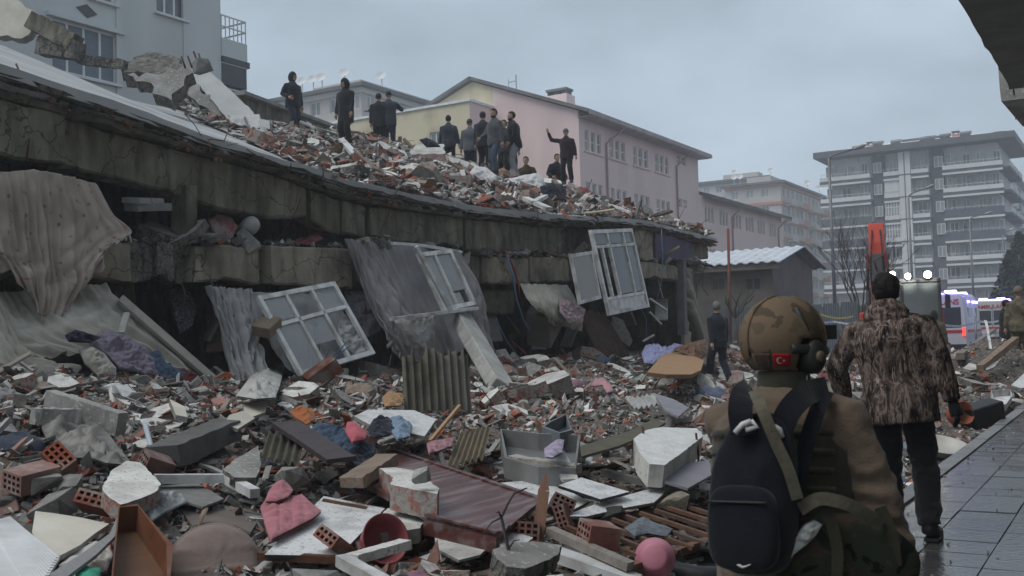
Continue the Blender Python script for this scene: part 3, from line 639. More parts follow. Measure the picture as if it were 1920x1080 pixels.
m.build('pier_joint', SLATE, ab)
rb = random.Random(5)
for k, z in enumerate(ZF):
 if z < 0.5: continue
 for a, b, dep in ((515, 875, 1.6), (960, 1070, 1.3), (1150, 1275, 1.3), (1370, 1790, 1.7)):
  x0, x1 = X[a], X[b]
  if a == 515: x0 += 0.2
  dk = (a in (515, 1370)) and k in ((2, 3, 4) if a == 515 else (2, 3))
  m = MB(); m.bx(x0, x1, YB - dep, YB + 0.34, z - 0.35, z + 0.05, 0); bal = m.build('balcony', [SLATE], ab)
  m = MB(); m.bx(x0 + .05, x1 - .05, YB - dep - 0.06, YB - dep + 0.10, z - 0.3 + (.36 if not dk else 0), z + (0.62 if not dk else 0.75)) ; m.build('parapet', SLATE if dk else WHITER, bal)
  m = MB(); m.bx(x0 + .03, x1 - .03, YB - dep - 0.10, YB - dep + 0.14, z - .62, z - 0.36); m.build('band', WHITER, bal)
  m = MB(); m.bar((x0 + .1, YB - dep + .02, z + .98), (x1 - .1, YB - dep + .02, z + .98), .05, .05)
  for t in np.linspace(0.03, 0.97, int((x1 - x0) / 0.8) + 2): m.bar((lerp(x0, x1, t), YB - dep + .02, z + .6), (lerp(x0, x1, t), YB - dep + .02, z + .97), .04, .04)
  m.build('railing', WFRAME, bal)
  n_ = max(1, int((x1 - x0) / 1.75))
  for i in range(n_):
   cx = x0 + (x1 - x0) * (i + .5) / n_ + rb.uniform(-.15, .15); ww = rb.choice((0.9, 1.1, 1.25)); hh = rb.choice((1.35, 1.5, 2.05))
   window(ab, (cx - ww / 2, YB + 0.10, z + (0.15 if hh > 2 else 0.8)), (1, 0, 0), (0, -1, 0), ww, hh, 2, WFRAME, rb.choice((GLASSC, GLASSC, GLASSG, GLASSD)), -0.12, 0.09)
  if k in (1, 2, 3) and a == 960:
   m = MB(); m.bx(x0 + .1, x1 - .1, YB - dep + .14, YB - dep + .22, z + .64, z + 2.5); m.build('glazed_balcony', GLASSC if k > 1 else WHITER, bal)
   if k > 1:
    m = MB()
    for t in np.linspace(0, 1, 6): xx = lerp(x0 + .15, x1 - .15, t); m.bx(xx - .06, xx + .06, YB - dep + .08, YB - dep + .135, z + .64, z + 2.5)
    m.bx(x0 + .1, x1 - .1, YB - dep + .085, YB - dep + .13, z + 1.7, z + 1.82); m.build('glazing_bar', WFRAME, bal)
 for a, b in ((875, 960), (1275, 1370)):
  cx = lerp(X[a], X[b], 0.45 if a == 875 else .66); window(ab, (cx - .55, YB - .30, z + .7), (1, 0, 0), (0, -1, 0), 1.1, 1.45, 2, WFRAME, GLASSC, -0.1, 0.09)
 # balconies of the side face
 for yy in (2.5, 8.0, 13.5):
  m = MB(); m.bx(X[1790] - 0.8, X[1790] + 0.7, YB + yy - 2.2, YB + yy + 2.0, z - .35, z + .05); bal = m.build('balcony', SLATE, ab)
  m = MB(); m.bx(X[1790] + .55, X[1790] + .72, YB + yy - 2.22, YB + yy + 2.02, z + .055, z + .7); m.build('parapet', WHITER, bal)
m = MB(); e = 1.6; xa, xb = X[515] - .3, X[1790] + 1.6
m.bx(xa, xb, YB - 2.6, YB + 17, ztp - 0.1, ztp + 0.75); rf = m.build('roof', TRIMG, ab)
m = MB(); zz = ztp + .755
m.add([(xa + .3, YB - 2.3, zz), (xb - .3, YB - 2.3, zz), (xb - .3, YB + 16.7, zz), (xa + .3, YB + 16.7, zz), (xa + 8, YB + 6, zz + 1.6), (xb - 8, YB + 6, zz + 1.6)], [(0, 1, 5, 4), (1, 2, 5), (2, 3, 4, 5), (3, 0, 4)]); m.build('snowy_roof', SNOW, rf)
p_ = q(1075, 340); p2 = q(1335, 255); m = MB(); m.bx(p_.x, p2.x, YB + 3, YB + 10, p_.z - 2, p2.z - .45); pn = m.build('penthouse', mat('salmon_render', (0.40, 0.24, 0.19), None, 1, 0.9, 0), ab)
m = MB(); m.bx(p_.x - .5, p2.x + .5, YB + 2.4, YB + 10.5, p2.z - .44, p2.z + .05); m.build('roof', TRIMG, pn)
for zx, z0, z1 in ((845, 400, 330), (1440, 330, 255)):
 a_ = q(zx, z0); b_ = q(zx, z1); m = MB(); m.bx(a_.x - .45, a_.x + .45, YB + 1, YB + 1.9, a_.z - 1, b_.z); c_ = m.build('chimney', SALMON, rf)
 m = MB(); m.bx(a_.x - .5, a_.x + .5, YB + .95, YB + 1.95, b_.z + .3, b_.z + .42); m.bx(a_.x - .35, a_.x - .28, YB + 1.1, YB + 1.8, b_.z, b_.z + .3); m.bx(a_.x + .28, a_.x + .35, YB + 1.1, YB + 1.8, b_.z, b_.z + .3); m.build('chimney_cap', TRIMG, c_)
for zx, zy in ((775, 395), (915, 365), (1040, 355), (1240, 335), (1275, 330), (1380, 315), (1520, 300), (1750, 300), (1790, 330)):
 a_ = q(zx, zy + 25); m = MB(); m.box((a_.x, YB - .5, a_.z + .9), (1.3, .1, 1.2), (R(50), 0, 0)); m.bar((a_.x, YB - .4, a_.z - .8), (a_.x, YB - .4, a_.z + .7), .07, .07); m.bar((a_.x - .7, YB - .05, a_.z + 1.35), (a_.x + .7, YB - .05, a_.z + 1.35), .35, .35); m.build('solar_heater', STEEL, rf)
# --- hazy blocks farther off, each with bands, window rows and roof
def block(label, cpx, cpy, dep, wl, wr, mw, mband, floors, fh=3.0, roofm=None, dishes=4, seed=1, nb=0.8):
 """corner block: cpx, cpy = top of its near corner; wl = width of the face looking at us, wr = length of the street face"""
 c = at_depth(cpx, cpy, dep); r_ = random.Random(seed)
 b = thing('apartment_building', label, 'building', (c.x, c.y, 0))
 H = c.z; o1, o2 = [], []
 for f in range(floors):
  z0 = H - (f + 1) * fh + 0.9
  if z0 < 0.4: break
  for i in range(int(wl / 2.6)): u = 1.0 + i * 2.6; o1.append((u, z0, u + 1.3, z0 + 1.5))
  for i in range(int(wr / 2.6)): u = 1.0 + i * 2.6; o2.append((u, z0, u + 1.3, z0 + 1.5))
 wall_open((c.x - wl, c.y, 0), (1, 0, 0), wl, H, o1, (0, -1, 0), 0.25).build('wall', mw, b)
 wall_open((c.x, c.y, 0), (0, 1, 0), wr, H, o2, (1, 0, 0), 0.25).build('wall', mw, b)
 for o_ in o1: window(b, (c.x - wl + o_[0], c.y, o_[1]), (1, 0, 0), (0, -1, 0), 1.3, 1.5, 2, WFRAME, r_.choice((GLASSC, GLASSG)), .25, .1)
 for o_ in o2: window(b, (c.x, c.y + o_[0], o_[1]), (0, 1, 0), (1, 0, 0), 1.3, 1.5, 2, WFRAME, r_.choice((GLASSC, GLASSG)), .25, .1)
 for f in range(floors):
  z0 = H - f * fh - .5
  if z0 < 1: break
  m = MB(); m.bx(c.x - wl, c.x + .25, c.y - .25, c.y - .003, z0, z0 + .5); m.bx(c.x + .003, c.x + .25, c.y - .003, c.y + wr, z0, z0 + .5); m.build('band', mband, b)
  if f and nb:
   for i in range(int(wr / 7)):
    u = c.y + 2 + i * 7; m = MB(); m.bx(c.x + .26, c.x + 1.3, u, u + 3.4, z0 - .1, z0 + .1); m.bx(c.x + 1.2, c.x + 1.3, u, u + 3.4, z0 + .103, z0 + .95); m.build('balcony', mband if i % 2 else mw, b)
 m = MB(); m.bx(c.x - wl - .6, c.x + .9, c.y - .9, c.y + wr + .6, H, H + .35); rf = m.build('roof', roofm or TRIMG, b)
 m = MB(); m.bx(c.x - wl * .7, c.x - 2.5, c.y + 3, c.y + wr * .6, H + .353, H + 1.8); m.build('roof_house', mw, rf)
 for i in range(dishes):
  u = r_.uniform(.1, .9); p = Vector((c.x - wl * u, c.y - .2, H + .35)) if i % 2 else Vector((c.x + .3, c.y + wr * u, H + .35))
  m = MB(); m.bar(p, p + Vector((0, 0, 1.4)), .08, .08); m.lathe([(0.0, 0.0), (.3, .05), (.55, .18)], 10, 0, True, Matrix.Translation(p + Vector((0, -.1, 1.3))) @ Euler((R(60), 0, R(20))).to_matrix().to_4x4()); m.build('satellite_dish', WFRAME, rf)
 return b
PALEP = mat('pale_peach_render', (0.50, 0.47, 0.45), (0.45, 0.42, 0.40), 0.5, 0.9, 0)
block('hazy pale block with salmon bands behind the pink wing', 1463, 343, 172, 9.5, 34, PALEP, SALMON, 7, seed=2)
block('hazy block with low dark roof left of the salmon-banded block', 1436, 333, 205, 14, 10, PALEP, TRIMG, 8, seed=4, dishes=2, nb=0)
block('hazy pale block seen between the people on the roof and the grey block', 677, 164, 105, 13, 26, PALEP, LGREY, 7, seed=3, dishes=8)
block('hazy grey block at the right edge beyond the slate apartment block', 1885, 318, 190, 6, 40, LGREY, SLATE, 8, seed=6, dishes=3)
# --- low utility building with sheet roof
SHEDW = mat('brown_stained_render', (0.17, 0.15, 0.13), (0.12, 0.105, 0.09), 0.8, 0.9, 0.2, 8, stain=(0.09, 0.08, 0.07), stain_amt=0.6)
c = at_depth(1447, 492, 45); sh = thing('utility_shed', 'low brown building with snow-dusted corrugated sheet roof behind the fallen house', 'shed', (c.x, c.y, 0))
YS1 = on_x(1522, 500, c.x).y; xl = -24.0; zh = c.z
w1 = [(on_y(a, 545, c.y).x - xl, on_y(a, 545, c.y).z, on_y(b, 520, c.y).x - xl, on_y(b, 520, c.y).z) for a, b in ((1335, 1359), (1398, 1426))]
wall_open((xl, c.y, -.2), (1, 0, 0), c.x - xl, zh + .2, [(a, b + .2, d, e_ + .2) for a, b, d, e_ in w1], (0, -1, 0), .15).build('wall', SHEDW, sh)
for o_ in w1: window(sh, (xl + o_[0], c.y, o_[1]), (1, 0, 0), (0, -1, 0), o_[2] - o_[0], o_[3] - o_[1], 2, SHEDW, GLASSD, .15, .05)
ym = (c.y + YS1) / 2; rise = at_depth(1507, 471, (Vector((c.x, ym, 0)) - CAM).dot(FWD)).z - zh
m = MB(); m.add([(c.x, c.y, -.2), (c.x, YS1, -.2), (c.x, YS1, zh), (c.x, ym, zh + rise), (c.x, c.y, zh)], [(0, 1, 2, 3, 4)]); m.bx(xl, c.x - .3, c.y + .3, YS1, -.2, zh - .1); m.build('gable_wall', SHEDW, sh)
CORR = mat('snowy_sheet', (0.62, 0.65, 0.69), (0.45, 0.48, 0.52), 2, 0.6, 0.2)
for s_, mt_ in ((-1, CORR), (1, ROOFT)):
 m = MB(); n = 90; rings = []; ys_ = c.y - .6 if s_ < 0 else YS1 + .6
 for i in range(n + 1):
  x = lerp(xl, c.x + .55, i / n); dz = .045 * math.sin(i * 1.6)
  rings.append([Vector((x, ys_, zh - .22 + dz + .25)), Vector((x, ym, zh + rise + dz + .25)), Vector((x, ym, zh + rise + dz + .2)), Vector((x, ys_, zh - .22 + dz + .2))])
 m.loft(rings, 0, False, True); m.build('roof', mt_, sh)
m = MB(); m.bx(xl, c.x + .45, c.y - .5, c.y - .35, zh - .3, zh - .03); m.build('eaves', SHEDW, sh)
# ------------------------------------------------------------------ near building on the right: only its balcony slabs reach into the picture
rbd = thing('street_building', 'dark concrete building overhead at the right edge with jutting balcony slab', 'building', (3.2, 12, 0))
m = MB(); rings = []
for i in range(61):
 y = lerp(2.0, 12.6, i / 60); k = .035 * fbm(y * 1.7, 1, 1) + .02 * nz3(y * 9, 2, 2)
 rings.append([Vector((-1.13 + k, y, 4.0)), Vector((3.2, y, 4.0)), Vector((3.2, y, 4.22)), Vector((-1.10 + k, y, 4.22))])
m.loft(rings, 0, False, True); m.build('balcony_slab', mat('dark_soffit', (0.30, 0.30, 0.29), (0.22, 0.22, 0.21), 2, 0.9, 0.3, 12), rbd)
ops = [(y_, 0.9 + 3.0 * f, y_ + 1.6, 2.4 + 3.0 * f) for y_ in (4, 8, 12, 17, 21, 26, 31) for f in range(5)]
wall_open((3.2, -8, 0), (0, 1, 0), 42, 17, ops, (-1, 0, 0), .2).build('wall', LGREY, rbd)
for o_ in ops: window(rbd, (3.2, -8 + o_[0], o_[1]), (0, 1, 0), (-1, 0, 0), o_[2] - o_[0], o_[3] - o_[1], 2, WFRAME, GLASSD, .2, .07)
m = MB(); m.bx(3.5, 12, -8, 34, 0, 17); m.build('back_block', LGREY, rbd)
# broken end of the next balcony with hanging wires
pt = at_depth(1916, 225, 16.0); m = MB(); rg = random.Random(9)
rings = []
for i in range(9):
 z = lerp(pt.z + 1.2, pt.z - .15, i / 8); k = .03 + .10 * abs(nz3(i * .9, 3, 1))
 rings.append([Vector((pt.x - .02 + k * (.6 if i < 4 else -.4), 15.2, z)), Vector((pt.x + 1.6, 15.2, z)), Vector((pt.x + 1.6, 17.4, z)), Vector((pt.x + k, 17.4, z))])
m.loft(rings, 0, False, True); hb = m.build('broken_balcony', CONC, rbd)
m = MB(); m.bx(pt.x + .3, 3.2, 15.2, 17.4, pt.z + 1.2, pt.z + 1.4); m.build('balcony_slab', CONC_OLD, hb)
for k, (a, b, c_) in enumerate(((0, .62, -.55), (.05, .3, -.35), (-.03, .15, .5))):
 m = MB(); p = pt + Vector((-.02 + a, -.7, .55)); m.tube([p, p + Vector((-.06, 0, -.3)), p + Vector((.02, 0, -b)), p + Vector((-.01, .0, c_ - .1))], .012, 5); m.build('wire', DARKST, hb)
m = MB(); p = at_depth(1894, 128, 12.8); p2 = at_depth(1908, 205, 15); m.tube([p, lerp(p, p2, .5) + Vector((0, 0, -.08)), p2], .01, 5); m.build('wire', DARKST, hb)
# ------------------------------------------------------------------ street lamps along the far kerb
LAMPG = mat('galvanised_lamp_post', (0.20, 0.21, 0.22), (0.15, 0.155, 0.16), 2, 0.5, 0.05, metal=0.4)
def lamp(px, ytop, ex, ey, dep, label):
 t = at_depth(px, ytop, dep); e = at_depth(ex, ey, dep)
 r_ = thing('street_lamp', label, 'street lamp', (t.x, t.y, -.1), 0, 'street lamps along the far kerb')
 m = MB(); m.tube([(t.x, t.y, -.1), (t.x, t.y, t.z)], [.10, .055], 10); m.build('pole', LAMPG, r_)
 m = MB(); m.tube([(t.x, t.y, t.z - .05), t + (e - t) * .12 + Vector((0, 0, .05)), t + (e - t) * .75], [.045, .04, .035], 8); m.build('arm', LAMPG, r_)
 d = (e - t).normalized(); m = MB(); m.tube([t + (e - t) * .68, t + (e - t) * .78, t + (e - t) * .95, e + d * .15], [.05, .13, .15, .03], 10, flat=(1, .6)); m.build('lamp_head', mat('lamp_housing', (0.40, 0.37, 0.33), None, 2, 0.5, 0), r_)
lamp(1554, 296, 1620, 273, 46, 'tall street lamp with long arm nearest to the brown shed')
lamp(1703, 367, 1750, 347, 61, 'street lamp with arm between the nearest and the farthest lamp')
lamp(1818, 410, 1858, 398, 75, 'faint farthest street lamp above the ambulances')
lamp(1880, 440, 1900, 428, 92, 'tiny hazy street lamp near the right picture edge')
# ------------------------------------------------------------------ bare trees
BARK = mat('bare_bark', (0.085, 0.075, 0.07), (0.05, 0.045, 0.042), 6, 0.9, 0.4)
def bare_tree(base, h, label, seed, spread=0.5, n0=5, depth=4, upright=0.75, r0=.09, trunkf=.34):
 rg = random.Random(seed); root = thing('bare_tree', label, 'tree', base)
 tr = MB(); cr = MB()
 top = Vector((rg.uniform(-.1, .1), rg.uniform(-.1, .1), h * trunkf))
 tr.tube([(0, 0, -.3), top * .5 + Vector((.04, 0, 0)), top], [r0 * 1.2, r0, r0 * .8], 7)
 def grow(p, d, L, r, lev):
  e = p + d * L; mid = p + d * L * .5 + Vector((rg.uniform(-1, 1), rg.uniform(-1, 1), rg.uniform(-.5, .8))) * L * .07
  cr.tube([p, mid, e], [r, r * .8, r * .55], 5, caps=False)
  if lev <= 0: return
  for k in range(rg.choice((2, 3, 3))):
   nd = (d + Vector((rg.uniform(-1, 1), rg.uniform(-1, 1), rg.uniform(-.2, .9))) * spread).normalized()
   grow(lerp(mid, e, rg.uniform(.2, 1)), nd, L * rg.uniform(.55, .8), r * .55, lev - 1)
 for k in range(n0):
  a = 2 * math.pi * k / n0 + rg.uniform(-.4, .4); d = Vector((math.cos(a) * (1 - upright), math.sin(a) * (1 - upright), upright)).normalized()
  grow(top, d, h * rg.uniform(.2, .3), r0 * .5, depth - 1)
 tr.build('trunk', BARK, root, world=False); cr.build('crown', BARK, root, world=False)
p = at_depth(1612, 500, 41); bare_tree((p.x, p.y, 0), 7.0, 'bare many-branched tree in front of the slate apartment block', 3, .55, 7, 5, .72, .08, .22)
p = at_depth(1640, 500, 44); bare_tree((p.x, p.y, 0), 6.4, 'bare slim tree directly left of the red excavator arm', 8, .5, 5, 5, .8, .06, .25)
p = at_depth(1376, 590, 40); bare_tree((p.x, p.y, 0), 3.0, 'small pollarded bare tree before the brown shed', 5, .6, 5, 2, .6, .10, .62)
p = at_depth(1585, 590, 36); bare_tree((p.x, p.y, 0), 2.4, 'low bare sapling beside the lamp post', 15, .7, 6, 3, .6, .04, .2)
# dark conifers at the far right
CONIF = mat('dark_conifer_leaves', (0.035, 0.05, 0.035), (0.018, 0.028, 0.02), 3, 0.9, 0, rvar=.3, island=True)
def conifer(base, h, rad, label, seed):
 rg = random.Random(seed); root = thing('conifer_tree', label, 'tree', base)
 m = MB(); m.tube([(0, 0, -.2), (0, 0, h * .95)], [.16, .03], 6); m.build('trunk', BARK, root, world=False)
 m = MB()
 for i in range(1500):
  t = rg.random() ** .8; a = rg.uniform(0, 6.28); rr = rad * (1 - t) ** .75 * rg.uniform(.35, 1.08); z = .1 * h + t * h * .9
  c = Vector((math.cos(a) * rr, math.sin(a) * rr, z)); s = rg.uniform(.12, .3)
  d1 = Vector((rg.uniform(-1, 1), rg.uniform(-1, 1), rg.uniform(-1, .3))).normalized(); d2 = d1.orthogonal().normalized()
  m.add([c - d1 * s, c + d2 * s * .5, c + d1 * s, c - d2 * s * .5], [(0, 1, 2, 3)])
 m.build('crown', CONIF, root, world=False)
for k, (px, py, dep, h, lab) in enumerate(((1893, 500, 70, 6.2, 'dark conifer above the ambulances at the right edge'), (1912, 470, 76, 8.0, 'taller dark conifer cut by the right picture edge'), (1705, 540, 38, 2.6, 'small dark conifer glimpsed behind the excavator cab'))):
 p = at_depth(px, py, dep); conifer((p.x, p.y, -.1), h, h * .3, lab, 30 + k)
# ------------------------------------------------------------------ fence of metal sheets and barrier tape
fn = thing('sheet_fence', 'blue-grey metal sheet fence between shed and lamp post', 'fence', (-13, 41, 0))
FENCE = mat('blue_grey_fence_sheet', (0.20, 0.235, 0.27), (0.14, 0.165, 0.19), 1.5, 0.6, 0.15)
a = at_depth(1330, 600, 43.5); b = at_depth(1610, 600, 40)
for i in range(9):
 p0 = lerp(a, b, i / 9 + .004); p1 = lerp(a, b, (i + 1) / 9 - .004); m = MB(); rings = []
 for k in range(15):
  p = lerp(p0, p1, k / 14); o_ = .03 * (1 if k % 2 else -1); h_ = 2.35 + .03 * math.sin(i * 5)
  rings.append([Vector((p.x, p.y + o_, 0)), Vector((p.x, p.y + o_, h_)), Vector((p.x, p.y + o_ + .02, h_)), Vector((p.x, p.y + o_ + .02, 0))])
 m.loft(rings, 0, False, True); m.build('sheet', FENCE, fn)
wl_ = thing('boundary_wall', 'low grey wall behind the metal sheet fence', 'wall', (-10, 52, 0))
m = MB(); a = at_depth(1450, 560, 56); b = at_depth(1760, 560, 50); m.bar((a.x, a.y, 1.1), (b.x, b.y, 1.1), .3, 2.6); m.build('wall_panel', SHEDW, wl_)
m = MB(); m.bar((a.x, a.y, 2.45), (b.x, b.y, 2.45), .4, .09); m.build('coping', CONC, wl_)
TAPE = mat('white_barrier_tape', (0.55, 0.58, 0.66), (0.35, 0.38, 0.48), 8, 0.5, 0, stretch=(1, 1, 1))
def tape(pts, mt, label, w_=.07):
 m = MB(); P = [at_depth(*p) for p in pts]; rings = []
 for i in range(len(P) * 6 - 5):
  j = min(i // 6, len(P) - 2); t = (i - j * 6) / 6; p = lerp(P[j], P[j + 1], t) - ZV * .10 * math.sin(math.pi * t)
  tw = math.sin(i * .7) * .5; rings.append([p + Vector((0, .01 + tw * .02, w_ / 2)), p + Vector((0, tw * .02, -w_ / 2)), p + Vector((0, .004 + tw * .02, -w_ / 2)), p + Vector((0, .014 + tw * .02, w_ / 2))])
 m.loft(rings, 0, False, True); b_ = P[0]
 return single(m, 'barrier_tape', mt, label, 'tape', b_)
tape([(1478, 597, 36), (1563, 603, 37), (1680, 607, 36), (1765, 609, 36), (1838, 603, 38), (1890, 594, 38)], TAPE, 'white barrier tape strung in front of the ambulances')
tape([(1480, 585, 38), (1540, 590, 38), (1600, 593, 38)], mat('yellow_tape', (0.45, 0.36, 0.12), None, 4, 0.6, 0), 'yellow barrier tape before the sheet fence', .06)
m = MB(); p = at_depth(1829, 606, 38); m.tube([(p.x, p.y, -.1), (p.x, p.y, p.z + .25)], .035, 6); single(m, 'tape_post', STEEL, 'thin metal post holding the white tape by the ambulance', 'post', (p.x, p.y, -.1))
m = MB(); p = at_depth(1363, 478, 42); p2 = at_depth(1365, 428, 42); m.tube([(p.x, p.y, 0), p2], .06, 6); single(m, 'mast', mat('rust_red_paint', (0.20, 0.07, 0.05), None, 4, 0.8, 0), 'thin rust red pole rising before the shed roof', 'pole', (p.x, p.y, 0))
# ------------------------------------------------------------------ ambulances
AMBW = mat('white_van_paint', (0.52, 0.53, 0.54), (0.46, 0.47, 0.48), 2, 0.35, 0, spec=0.5)
AMBR = mat('red_stripe_paint', (0.42, 0.035, 0.03), (0.36, 0.03, 0.026), 2, 0.4, 0)
BLUEL = emat('blue_beacon_light', (0.34, 0.24, 1.0), 7.0); WHITEL = emat('white_work_light', (1.0, 0.93, 0.80), 14.0)
def text_mesh(body, size, mt, name='lettering', ext=.004):
 cu = bpy.data.curves.new(name, 'FONT'); cu.body = body; cu.size = size; cu.extrude = ext; cu.align_x = 'CENTER'; cu.align_y = 'CENTER'; cu.offset = size * .02
 ob = bpy.data.objects.new(name, cu); COL.objects.link(ob); dg = bpy.context.evaluated_depsgraph_get()
 me = bpy.data.meshes.new_from_object(ob.evaluated_get(dg)); bpy.data.objects.remove(ob); me.materials.clear(); me.materials.append(mt)
 o = bpy.data.objects.new(name, me); COL.objects.link(o); return o
def wheel(parent, loc, r=.36, w_=.24, axis='X'):
 m = MB(); M4 = Matrix.Translation(loc) @ Euler((0, R(90), 0) if axis == 'X' else (R(90), 0, 0)).to_matrix().to_4x4()
 m.lathe([(r * .62, -w_ / 2), (r * .95, -w_ / 2), (r, -w_ * .3), (r, w_ * .3), (r * .95, w_ / 2), (r * .62, w_ / 2), (r * .62, -w_ / 2)], 22, 0, True, M4); t = m.build('wheel', RUBBER, parent, False)
 m = MB(); m.lathe([(0.001, .02), (r * .3, .05), (r * .5, .02), (r * .62, w_ * .42)], 18, 0, True, M4); m.lathe([(0.001, -.02), (r * .3, -.05), (r * .5, -.02), (r * .62, -w_ * .42)], 18, 0, True, M4); m.build('rim', STEEL, t, False)
def van_section(y, h0, h1, w0, w1, rr=.16, n=6):
 """rounded cross-section of a van body at y"""
 pts = [Vector((-w0 / 2, y, h0)), Vector((w0 / 2, y, h0))]
 def arc(cx, cz, a0, a1): return [Vector((cx + rr * math.cos(lerp(a0, a1, k / n)), y, cz + rr * math.sin(lerp(a0, a1, k / n)))) for k in range(n + 1)]
 pts += [Vector((w0 / 2 + .0, y, (h0 + h1) * .45))]
 pts += arc(w1 / 2 - rr, h1 - rr, 0, math.pi / 2); pts += arc(-w1 / 2 + rr, h1 - rr, math.pi / 2, math.pi)
 pts += [Vector((-w0 / 2, y, (h0 + h1) * .45))]
 return pts
def ambulance(label, loc, text=True, lights=True):
 a = thing('ambulance', label, 'ambulance', loc)
 L = 5.9; m = MB()
 secs = [(0.0, .42, 2.62, 1.98, 1.80, .16), (.05, .38, 2.68, 2.02, 1.84, .16), (3.6, .38, 2.70, 2.02, 1.84, .2), (4.3, .38, 2.55, 2.02, 1.78, .25), (4.9, .38, 1.55, 2.0, 1.86, .2), (5.6, .42, 1.25, 1.9, 1.7, .2), (5.85, .5, .95, 1.7, 1.5, .12)]
 m.loft([van_section(y, h0, h1, w0, w1, rr) for y, h0, h1, w0, w1, rr in secs], 0, True, True); b = m.build('body', AMBW, a, False)
 sm = b.modifiers.new('edge', 'EDGE_SPLIT'); sm.split_angle = R(40)
 m = MB(); m.bx(-.82, -.06, -.012, -.002, 1.30, 2.12); m.build('rear_window', GLASSD, a, False)
 m = MB(); m.bx(.06, .82, -.012, -.002, 1.30, 2.12); rw = m.build('rear_window', GLASSD, a, False)
 m = MB(); m.bx(-.015, .015, -.014, -.004, .55, 2.3); m.build('door_seam', DARKST, a, False)
 m = MB(); m.bx(-.98, .98, -.016, -.001, 1.08, 1.2); m.build('red_stripe', AMBR, a, False)
 for s_ in (-1, 1):
  m = MB(); m.bx(s_ * 1.012, s_ * 1.03, .3, 4.4, 1.08, 1.2); m.build('red_stripe', AMBR, a, False)
  m = MB(); m.bx(s_ * .945, s_ * .985, .9, 2.1, 1.5, 2.1); m.build('side_window', GLASSD, a, False)
  m = MB(); m.bx(s_ * .95, s_ * .99, 3.3, 4.25, 1.45, 2.1); m.build('side_window', GLASSD, a, False)
  m = MB(); m.bx(s_ * .86, s_ * .97, -.04, -.002, .95, 1.3); m.build('tail_light', emat('red_tail_light', (0.9, 0.05, 0.04), 1.6), a, False)
  for y in (1.0, 4.85): wheel(a, (s_ * .90, y, .36))
 m = MB(); m.bx(-1.0, 1.0, -.14, .03, .36, .62); m.build('bumper', BLACKP, a, False)
 m = MB(); m.bx(-.3, .3, -.15, -.142, .66, .80); m.build('number_plate', WHITEP, a, False)
 m = MB(); m.tube([(-.86, 4.45, 2.2), (-.86, 4.85, 1.5)], .02, 4); m.build('windscreen_pillar', AMBW, a, False)
 m = MB(); m.add([(-.8, 4.42, 2.34), (.8, 4.42, 2.34), (.85, 4.93, 1.5), (-.85, 4.93, 1.5)], [(0, 1, 2, 3)]); m.build('windscreen', GLASSD, a, False)
 for k, (x, y, w_) in enumerate(((-.45, .15, .5), (.45, .15, .5), (0, 3.7, 1.3))):
  m = MB(); m.box((x, y, 2.76), (w_, .2, .13), None, 0, .85); m.build('beacon_light', BLUEL, a, False)
 for z, y in ((2.35, 1.2), (2.35, 2.6), (2.35, 3.6)):
  for s_ in (-1, 1):
   m = MB(); m.box((s_ * .97, y, z), (.08, .22, .1)); m.build('side_beacon', BLUEL, a, False)
 if text:
  t = text_mesh('AMBULANS', .30, AMBR); t.parent = a; t.location = (0, -.014, 2.33); t.rotation_euler = (R(90), 0, 0)
 if lights:
  for k, (x, y, z) in enumerate(((0, -1.1, 3.5), (2.2, 1.8, 3.0))):
   ld = bpy.data.lights.new('beacon_glow', 'POINT'); ld.color = (.30, .20, 1.0); ld.energy = 45; ld.shadow_soft_size = .12
   lo = bpy.data.objects.new('beacon_glow', ld); COL.objects.link(lo); lo.location = (x, y, z); lo.parent = a
 return a
p = at_depth(1811, 600, 42); ambulance('white ambulance with blue beacons nearest, beside the excavator cab', (p.x - 1.0, p.y, -.05))
p = at_depth(1898, 600, 58); ambulance('second ambulance half hidden behind the nearest one at right', (p.x - 1.0, p.y, -.05), True, False)
# ------------------------------------------------------------------ excavator facing us
ORANGE = mat('excavator_red_paint', (0.62, 0.075, 0.045), (0.54, 0.06, 0.035), 2, 0.45, 0.05)
EXG = mat('excavator_grey_paint', (0.07, 0.07, 0.072), (0.045, 0.045, 0.047), 3, 0.6, 0.1)
pc = at_depth(1690, 600, 33); dirc = Vector((pc.x, pc.y, 0)).normalized()
ex = thing('excavator', 'excavator with upright red boom and lit work lights facing the street', 'excavator', (pc.x, pc.y, -.1), math.atan2(-dirc.x, dirc.y))
def eb(name, mt, *boxes, par=None):
 m = MB()
 for b_ in boxes: m.bx(*b_)
 return bevel_obj(m.build(name, mt, par or ex, False), .03)
for s_ in (-1, 1):
 m = MB(); prof = [(-1.9, .45), (-1.75, .12), (-1.4, 0), (1.4, 0), (1.75, .12), (1.9, .45), (1.75, .78), (1.4, .9), (-1.4, .9), (-1.75, .78)]
 m.loft([[Vector((s_ * 1.05 + dx, y, z)) for y, z in prof] for dx in (-.28, .28)], 0, False, True); tk = m.build('track', EXG, ex, False)
 for i in range(9): m = MB(); m.bx(s_ * 1.05 - .3, s_ * 1.05 + .3, -1.5 + i * .37, -1.42 + i * .37, .9, .94); m.build('track_shoe', DARKST, tk, False)
eb('turntable', EXG, (-.6, .6, -.6, .6, .5, 1.0)); eb('engine_deck', ORANGE, (-1.25, 1.25, -.3, 1.9, 1.0, 1.95)); eb('counterweight', EXG, (-1.2, 1.2, 1.92, 2.5, 1.05, 1.9))
